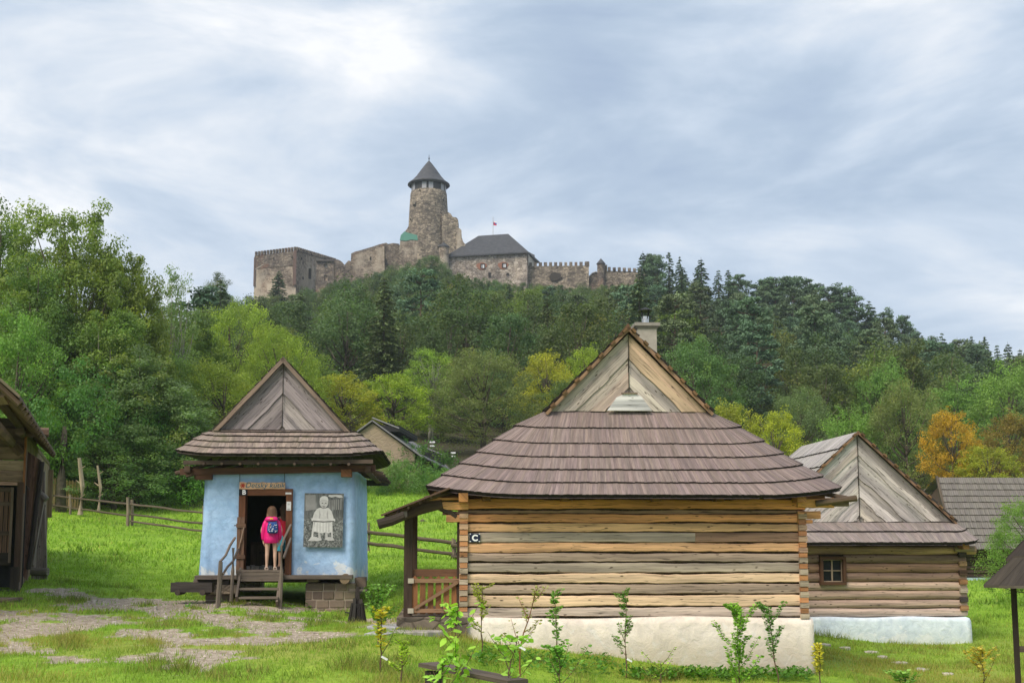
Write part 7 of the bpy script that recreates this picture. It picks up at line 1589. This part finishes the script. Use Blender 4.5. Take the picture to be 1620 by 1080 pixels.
    T = [ # kind, variant, px centre, top py, half width px, Y, tint, label
     ('ash', 0, 118, 318, 118, 66, (1.05, 1.05, .9), 'tallest ash with sparse bright top leaves, just left of centre in the left grove', 'ash_tree'),
     ('ash', 2, 8, 335, 95, 70, (1.0, 1.1, .9), 'tall dark ash rising at the left edge of the picture', 'ash_tree'),
     ('ash', 1, 205, 372, 72, 68, (1.15, 1.1, .8), 'yellow-tinged ash at the right shoulder of the left grove', 'ash_tree'),
     ('airy', 0, 282, 412, 44, 74, (1.1, 1.1, 1.1), 'thin airy tree with see-through crown right of the left grove', 'broadleaf_tree'),
     ('ash', 2, 225, 560, 100, 60, (1.1, 1.15, 1.5), 'low bluish-green ash whose branches hang over the left meadow', 'ash_tree'),
     ('ash', 1, 135, 545, 105, 63, (.75, .85, 1.0), 'shaded ash in the middle of the left grove behind the picket fence', 'ash_tree'),
     ('round', 1, 30, 490, 75, 56, (.95, 1.25, .8), 'bright leafy maple above the timber barn roof', 'maple_tree'),
     ('ash', 0, 275, 480, 85, 80, (.7, .8, .85), 'dark ash filling the gap behind the airy tree', 'ash_tree'),
     ('ash', 1, 60, 600, 90, 72, (.6, .7, .8), 'very dark ash low behind the timber barn', 'ash_tree'),
     ('ash', 2, 62, 420, 95, 62, (.9, 1.05, .9), 'dense green ash between the dark ash and the tallest ash', 'ash_tree'),
     ('ash', 1, 175, 470, 85, 62, (.95, 1.1, .9), 'dense green ash in front of the tallest ash', 'ash_tree'),
     ('willow', 1, 262, 540, 75, 70, (1.0, 1.25, .9), 'soft green tree behind the low bluish-green ash', 'broadleaf_tree'),
     ('round', 1, 185, 680, 80, 58, (.95, 1.15, 1.3), 'low drooping branches of a young ash above the pole fence', 'ash_tree'),
     ('willow', 0, 372, 455, 82, 84, (1.0, 1.12, .8), 'light green willow left above the blue hut roof', 'willow_tree'),
     ('willow', 0, 448, 498, 72, 80, (1.0, 1.1, .75), 'bright green willow right above the blue hut roof', 'willow_tree'),
     ('willow', 0, 350, 560, 95, 72, (.9, .95, .7), 'darker low willow directly behind the blue hut roof slope', 'willow_tree'),
     ('ash', 2, 300, 640, 80, 66, (.6, .7, .6), 'dark leafy tree overhanging behind the left eave of the blue hut', 'broadleaf_tree'),
     ('round', 0, 545, 573, 62, 84, (1.0, 1.0, .8), 'golden lime tree right of the blue hut gable', 'lime_tree'),
     ('round', 0, 625, 573, 58, 88, (.85, 1.12, .9), 'yellow-green rounded lime tree above the stone barn', 'lime_tree'),
     ('slim', 0, 682, 545, 40, 100, (.95, 1.15, .9), 'slender light green tree with bare pale stems above the stone barn roof', 'broadleaf_tree'),
     ('willow', 1, 765, 545, 84, 92, (.95, .95, .9), 'broad grey-green willow between the stone barn and the big shingle roof', 'willow_tree'),
     ('round', 0, 868, 536, 48, 100, (1.15, 1.12, .8), 'yellow-leaved lime tree just left of the big gable', 'lime_tree'),
     ('round', 0, 930, 526, 42, 104, (.85, 1.1, .8), 'yellow-green lime tree touching the left rake of the big gable', 'lime_tree'),
     ('round', 1, 905, 600, 60, 96, (.75, .8, .8), 'dark green tree low behind the left hip of the big shingle roof', 'broadleaf_tree'),
     ('round', 1, 1090, 530, 52, 110, (.8, 1.05, 1.1), 'mid green tree beside the plastered chimney', 'broadleaf_tree'),
     ('round', 1, 1130, 560, 52, 112, (.7, .95, .9), 'rounded dark green tree right of the chimney', 'broadleaf_tree'),
     ('round', 0, 1158, 618, 48, 88, (.95, 1.0, .8), 'olive green tree above the right slope of the big roof', 'broadleaf_tree'),
     ('round', 0, 1225, 628, 44, 86, (1.15, 1.25, .7), 'bright yellow-green rounded tree left of the far cottage gable', 'lime_tree'),
     ('willow', 1, 1262, 605, 60, 96, (.8, .95, 1.0), 'grey-green tree behind the yellow-green rounded tree', 'broadleaf_tree'),
     ('round', 2, 1340, 636, 46, 84, (.85, 1.15, .9), 'fresh green maple directly above the round-log cottage gable', 'maple_tree'),
     ('willow', 1, 1430, 592, 62, 82, (.95, .95, .85), 'olive grey willow left of the orange tree', 'willow_tree'),
     ('round', 0, 1505, 626, 46, 78, (1.5, .92, .62), 'yellow-orange autumn tree above the far shingle roof', 'maple_tree'),
     ('round', 2, 1590, 560, 58, 108, (.9, 1.15, 1.0), 'bright green tree high at the right edge below the spruces', 'broadleaf_tree'),
     ('round', 2, 1515, 590, 54, 112, (.8, 1.1, .95), 'light green tree behind the orange tree', 'broadleaf_tree'),
     ('round', 2, 1400, 560, 50, 118, (.75, 1.05, .9), 'light green tree below the pines, above the olive willow', 'broadleaf_tree'),
     ('round', 0, 1590, 636, 52, 84, (.70, .52, .8), 'rusty brown tree right of the orange tree', 'broadleaf_tree'),
     ('round', 0, 1560, 690, 50, 76, (1.0, 1.05, .8), 'low olive bush-like tree just above the far shingle roof', 'broadleaf_tree'),
     ('willow', 0, 1640, 775, 78, 36, (.72, .95, .95), 'feathery green willow at the right edge behind the dark shelter', 'willow_tree'),
     ('round', 1, 1650, 620, 50, 95, (.85, .95, .9), 'dark green tree cut by the right edge of the picture', 'broadleaf_tree'),
     ('round', 1, 700, 640, 55, 104, (.6, .7, .8), 'dark tree in the hollow behind the slender stems', 'broadleaf_tree'),
     ('round', 1, 490, 560, 55, 92, (.85, .95, .7), 'mid green tree between the willow and the golden lime', 'broadleaf_tree')]
    base = {}
    for kind, v, px, top, hw, Y, tint, lab, nm in T:
        q = W(px, top, Y); z = H1(q.x, Y) - .2; h = (q.z - z) * .955; sz = h / HH[kind][v]; sx = hw / 1810 * Y / RW[kind][v] / .93
        cr, tm = PR[kind][v]; o = empty(nm, (q.x, Y, z)); o.scale = (sx, sx, sz); o.rotation_euler = (0, 0, (px * .7) % 6.28); tag(o, lab, 'tree')
        c_ = bpy.data.objects.new('crown', cr); C.objects.link(c_); c_.parent = o; c_.color = (*tint, 1); t_ = bpy.data.objects.new('trunk', tm); C.objects.link(t_); t_.parent = o
    # dark pine top behind the airy tree
    c_, m_ = pine(333, 17); me_ = merge_soup(c_, m_, M['pinebark'], 'pine'); q = W(318, 456, 95); o = bpy.data.objects.new('pine_tree', me_); C.objects.link(o); z = H1(q.x, 95); s = (q.z - z) / 17; o.location = (q.x, 95, z); o.scale = (1.1, 1.1, s); o.color = (.8, .9, 1, 1); tag(o, 'dark pine top showing between the airy tree and the light green willow', 'tree')
    # undergrowth at the wood's edge
    cr, tm = broadleaf(40, 3, 2.2, .0, 60, 90, .13, (.06, .115, .03), .2, .55, name='shrub'); g = np.random.default_rng(8)
    for i, (px, py, Y, sc, tint) in enumerate([(600, 770, 64, .75, (1.1, 1.0, 1.1)), (625, 774, 62, .7, (1.2, 1.05, 1.2)), (650, 772, 63, .65, (1.0, 1.1, 1)), (585, 776, 61, .6, (.8, .9, .9)), (672, 770, 64, .6, (1, 1.1, 1)), (700, 772, 64, .55, (1.1, 1.1, 1)), (668, 745, 67, 1.0, (.6, .7, .6)),
          (265, 790, 62, .7, (1, 1.2, .8)), (300, 785, 60, .9, (1.0, 1.2, .7)), (240, 775, 66, .8, (.7, .9, .7)), (20, 790, 60, 1.2, (.6, .7, .6)), (180, 770, 70, 1.0, (.5, .6, .5)), (130, 765, 72, 1.0, (.45, .55, .5)), (215, 765, 74, 1.2, (.45, .55, .5)), (100, 765, 72, 1.1, (.4, .5, .45)),
          (285, 760, 72, 1.2, (.6, .8, .5))]):
        q = W(px, py, Y); z = H1(q.x, Y); o = empty('shrub', (q.x, Y, z - .3)); o.scale = (sc, sc, sc); o.rotation_euler = (0, 0, i * 1.7); tag(o, ['pale bushy willow shrub below the stone barn wall', 'shady shrub in the undergrowth at the edge of the left grove'][0 if 560 < px < 720 else 1], 'shrub', ['shrubs below the stone barn', 'shrubs under the left grove'][0 if 560 < px < 720 else 1])
        c_ = bpy.data.objects.new('foliage', cr); C.objects.link(c_); c_.parent = o; c_.color = (*tint, 1)
    # trunks at the edge of the left grove
    for i, (px, t, b_, Y, w_, lean) in enumerate([(97, 700, 812, 56, .42, .3), (163, 700, 800, 60, .34, 0), (203, 735, 790, 60, .28, .5), (214, 735, 790, 61, .26, -.4), (243, 735, 790, 63, .34, .1), (128, 690, 770, 62, .24, -.8)]):
        m = MB(); a, c = W(px, b_, Y), W(px, t, Y); m.beam([c + Vector((lean * .5, 0, .8)), c + Vector((lean * .4, 0, 0)), (a + c) / 2, a + Vector((0, 0, -.4))], [w_ * .5, w_ * .8, w_, w_ * 1.3], n=9, wob=.12); o = empty('young_tree', (0, 0, 0)); off = a; 
        m.V = [(v[0] - off.x, v[1] - off.y, v[2] - off.z) for v in m.V]; o.location = off; m.build('trunk', M['bark'], o, smooth=True); c_ = bpy.data.objects.new('crown', cr); C.objects.link(c_); c_.parent = o; c_.location = (lean * .6, 0, c.z - a.z - .6); c_.scale = (1.15, 1.15, 1.5); c_.color = (.7, .85, .8, 1)
        tag(o, ['thick grey trunk rising through the picket fence', 'stout brown trunk right of the thin pale stake', 'left one of two forked trunks above the pole fence posts', 'right one of two forked trunks above the pole fence posts', 'straight trunk nearest the left eave of the blue hut', 'leaning trunk behind the tall debarked pole'][i], 'tree')
    # feathery hazel by the stone barn
def saplings():
    """young fruit trees in the foreground: stem, twigs and single leaves"""
    bk = colmat('twig_bark', .8, .3, 40, .2)
    def sapling(px, py, top, spread, nleaf, lsize, col, label, Y=None, lean=0, nb=7, tagc=False, name='sapling', low=.25, stemc=(.13, .085, .055), seed=0, col2=None, fork=False, droop=.2):
        rnd = np.random.default_rng(seed + 900); g = G(px, min(py, 1079)) if Y is None else None
        if Y is not None: x = W(px, 1000, Y).x; g = Vector((x, Y, H1(x, Y)))
        k = g.y / 1810; o = empty(name, g); tag(o, label, 'sapling'); h = W(px, top, g.y).z - g.z; sw = spread * k * 1.5; col = tuple(x * 1.35 for x in col)
        m = MB(); stem = [Vector((0, 0, -.05))]; n = 7
        for i in range(1, n + 1): t = i / n; stem.append(Vector((lean * k * t * t + (rnd.random() - .5) * h * .03, (rnd.random() - .5) * h * .03, h * t * (.97 if not fork else .6))))
        m.beam(stem, [.022 * (1 - .8 * i / n) + .004 for i in range(n + 1)], n=6, col=stemc); tips = []
        for b_ in range(nb):
            t = low + (1 - low) * (b_ + rnd.random() * .6) / nb; i = min(n - 1, int(t * n)); st = stem[i].lerp(stem[i + 1], t * n - i); a = rnd.random() * 6.28 if not fork else (0 if b_ % 2 else 3.14) + (rnd.random() - .5); L = sw * (.45 + .6 * rnd.random()) * (1 - .5 * (t - low)) * (1.3 if fork else 1)
            e = st + Vector((math.cos(a) * L, math.sin(a) * L * .8, L * (.7 + .9 * rnd.random()) if not fork else h * .45 * (.6 + .5 * rnd.random()))); e.z = min(e.z, h); mid = st.lerp(e, .5) + Vector((0, 0, -L * .12)); m.beam([st, mid, e], [.009, .006, .003], n=4, col=stemc); tips.append((st, mid, e))
        tips.append((stem[n - 3], stem[n - 1], stem[n])); m.build('stem', bk, o)
        V, Cc = [], []; rs = random.Random(seed)
        nleaf = int(nleaf * 2.6); lsize *= .86
        for q in range(nleaf):
            st, mid, e = tips[int(rnd.random() * len(tips))]; t = rnd.random() ** .7; p = st.lerp(mid, t * 2) if t < .5 else mid.lerp(e, t * 2 - 1); a = rnd.random() * 6.28; L = lsize * (.6 + .7 * rnd.random())
            d = Vector((math.cos(a), math.sin(a), .35 - droop * 2 * rnd.random())).normalized(); s_ = d.cross(Vector((0, 0, 1))).normalized(); s_ = (s_ + Vector((0, 0, (rnd.random() - .5) * 2.4))).normalized(); nn = d.cross(s_); p = p + d * .01; wv = L * .3
            fold = nn * (L * .08); c = np.array(col) * (.65 + .7 * rnd.random())
            if col2 is not None and rnd.random() < .35: c = np.array(col2) * (.8 + .4 * rnd.random())
            a0, tip_ = p, p + d * L - Vector((0, 0, L * .25 * droop)); m1, m2 = p + d * L * .3, p + d * L * .68
            for sg in (-1, 1):
                V += [a0, m1 + s_ * wv * sg + fold, m2 + s_ * wv * .85 * sg + fold, tip_]; Cc.append(c)
        co = np.array([tuple(v) for v in V]); me_ = soup('foliage', M['blade'], co, 4, np.array(Cc)); f = bpy.data.objects.new('foliage', me_); C.objects.link(f); f.parent = o
        if tagc:
            m = MB(); z = h * .22 if not isinstance(tagc, float) else h * tagc; m.box((.05, -.03, z), (.09, .004, .028), (.75, .76, .78), rot=Matrix.Rotation(R(28), 3, 'Y')); m.build('name_tag', M['paint'], o)
        return o
    lime = (.30, .42, .045); grn = (.16, .30, .05); dgr = (.10, .20, .05); yl = (.52, .44, .05)
    sapling(598, 1060, 925, 26, 520, .055, (.16, .30, .06), 'bushy small-leaved green sapling left of the porch post', Y=17.5, nb=16, low=.3, seed=1)
    sapling(603, 1068, 958, 22, 90, .075, yl, 'yellow-leaved sapling with a white tag left of the porch gate', Y=15.0, nb=7, tagc=True, seed=2, col2=lime)
    sapling(636, 1082, 1010, 14, 110, .05, lime, 'small light green sapling just right of the yellow-leaved one', Y=14.2, nb=8, seed=3)
    sapling(722, 1110, 950, 36, 40, .115, (.26, .44, .05), 'large-leaved bright green sapling over the foreground bench', Y=12.6, nb=9, seed=4, droop=.7, low=.2)
    sapling(800, 1130, 1000, 46, 44, .105, (.24, .42, .06), 'broad large-leaved plant right of the foreground bench', Y=12.4, nb=10, seed=14, droop=.6, low=.15, lean=20)
    sapling(700, 1130, 1035, 36, 36, .105, (.24, .42, .06), 'low large-leaved plant in front of the foreground bench', Y=12.2, nb=8, seed=15, droop=.6, low=.1)
    sapling(762, 1016, 922, 18, 260, .045, (.30, .34, .05), 'slim yellowish sapling at the left end of the white plinth', Y=18.3, nb=12, low=.3, seed=5)
    sapling(820, 1085, 925, 26, 90, .05, (.24, .26, .06), 'bare-stemmed brown sapling with a white tag before the plinth', Y=14.5, nb=9, lean=28, seed=6, tagc=.42, low=.35, stemc=(.20, .09, .04))
    sapling(880, 1036, 930, 16, 150, .07, (.18, .32, .07), 'upright green sapling with an open leafy top before the plinth', Y=17.3, nb=9, low=.2, seed=7)
    sapling(885, 1090, 1020, 34, 150, .075, (.17, .34, .06), 'low spreading green shrub sapling at the bottom of the picture', Y=14.6, nb=9, low=.15, seed=8)
    sapling(990, 1042, 930, 17, 260, .05, (.13, .25, .05), 'slender dark green sapling with a white tag in the middle of the plinth', Y=18.0, nb=12, low=.25, seed=9, tagc=.2)
    sapling(1045, 1073, 1010, 24, 40, .06, (.26, .38, .06), 'short forked sapling with a white tag below the plinth', Y=17.0, nb=4, low=.3, fork=True, seed=10, tagc=.1)
    sapling(1168, 1084, 955, 36, 620, .062, (.20, .36, .05), 'full bushy bright green sapling before the right part of the plinth', Y=16.8, nb=16, low=.12, seed=11)
    sapling(1228, 1066, 950, 22, 300, .055, (.13, .26, .06), 'dark green sapling right of the full bushy one', Y=18.2, nb=9, low=.3, lean=-16, seed=12)
    sapling(1296, 1078, 1018, 16, 110, .06, (.50, .46, .06), 'small yellow sapling with a white tag at the plinth corner', Y=18.2, nb=7, low=.3, seed=13, tagc=.12)
    sapling(1553, 1084, 1022, 20, 170, .065, (.48, .42, .08), 'yellow sapling near the dark shelter at the right', Y=18.5, nb=9, low=.25, seed=16)
    sapling(1430, 1095, 1060, 30, 130, .08, (.20, .34, .07), 'low green shrub sapling at the bottom edge between the yellow saplings', Y=17.6, nb=7, low=.1, seed=17)
    # broad-leaved weeds along the plinth
    g = np.random.default_rng(77); V, Cc = [], []
    for q in range(420):
        if q < 110: px, Y_ = 745 + 250 * g.random() ** 1.3, None; p = G(px, 1028 + 30 * g.random() + (px - 745) * .07)
        elif q < 400: p = G(1000 + 280 * g.random(), 1066 + 12 * g.random())
        else: p = G(250 + 330 * g.random(), 948 + 18 * g.random())
        for _ in range(6):
            a = g.random() * 6.28; L = .05 + .07 * g.random(); d = Vector((math.cos(a), math.sin(a), .9 * g.random())).normalized(); s_ = d.cross(Vector((0, 0, 1))).normalized() * L * .28; b0 = p + Vector(((g.random() - .5) * .15, (g.random() - .5) * .15, .02 + .10 * g.random())); V += [b0, b0 + d * L * .5 + s_, b0 + d * L, b0 + d * L * .5 - s_]; Cc.append(np.array((.10, .24, .03)) * (.6 + .8 * g.random()))
    o = bpy.data.objects.new('weeds', soup('weeds', M['blade'], np.array([tuple(v) for v in V]), 4, np.array(Cc))); C.objects.link(o); tag(o, 'low broad-leaved weeds growing along the plinth and below the hut', 'weeds', kind='stuff')
# ================================================================== build
log_house(); cottage(); BF = blue_house(); girl(BF); second_person(BF); toys(BF)
barn(); stone_barn(); far_house(); fences(); small_things(); castle(); forest(); saplings()
ga = grass('grass', 11.5, 22, 1000, .055, .012, 1); tag(ga, 'short lawn grass of the foreground', 'grass', kind='stuff')
gb_ = grass('grass', 22, 36, 330, .075, .022, 2); tag(gb_, 'lawn grass around the huts', 'grass', kind='stuff')
gc_ = grass('grass', 36, 66, 70, .12, .05, 3); tag(gc_, 'taller meadow grass on the slope behind the huts', 'grass', kind='stuff')

gd = grass('grass', 11.5, 30, 520, .12, .010, 7, cb=(.15, .20, .04), tuft_lo=.60); tag(gd, 'darker coarse tufts and weeds in the worn lawn', 'grass', kind='stuff')
ge = grass('grass', 11.5, 26, 420, .08, .009, 8, cb=(.42, .36, .12), tuft_lo=.58); tag(ge, 'dry straw-coloured grass in the worn lawn', 'grass', kind='stuff')
gravel()
# ------------------------------------------------------------------ damp air that softens the castle hill
z0 = float(GZ.min()) - 1.0; z1 = CZ + 112.0
hm = MB(); X0, X1, Y0, Y1 = float(gx[0]) - 5, float(gx[-1]) + 5, float(gy[0]) - 5, float(gy[-1]) + 5
hm.box(((X0 + X1) / 2, (Y0 + Y1) / 2, (z0 + z1) / 2), (X1 - X0, Y1 - Y0, z1 - z0))
hz = bpy.data.materials.new('damp_air'); hz.use_nodes = True; hn = hz.node_tree; hn.nodes.clear(); ho = hn.nodes.new('ShaderNodeOutputMaterial'); hv = hn.nodes.new('ShaderNodeVolumePrincipled')
hv.inputs['Color'].default_value = (.80, .88, 1.0, 1); hv.inputs['Density'].default_value = 0.00024; hv.inputs['Anisotropy'].default_value = .2; hn.links.new(hv.outputs[0], ho.inputs['Volume'])
hb = hm.build('haze', hz); tag(hb, kind='stuff')
scene.cycles.volume_bounces = 1
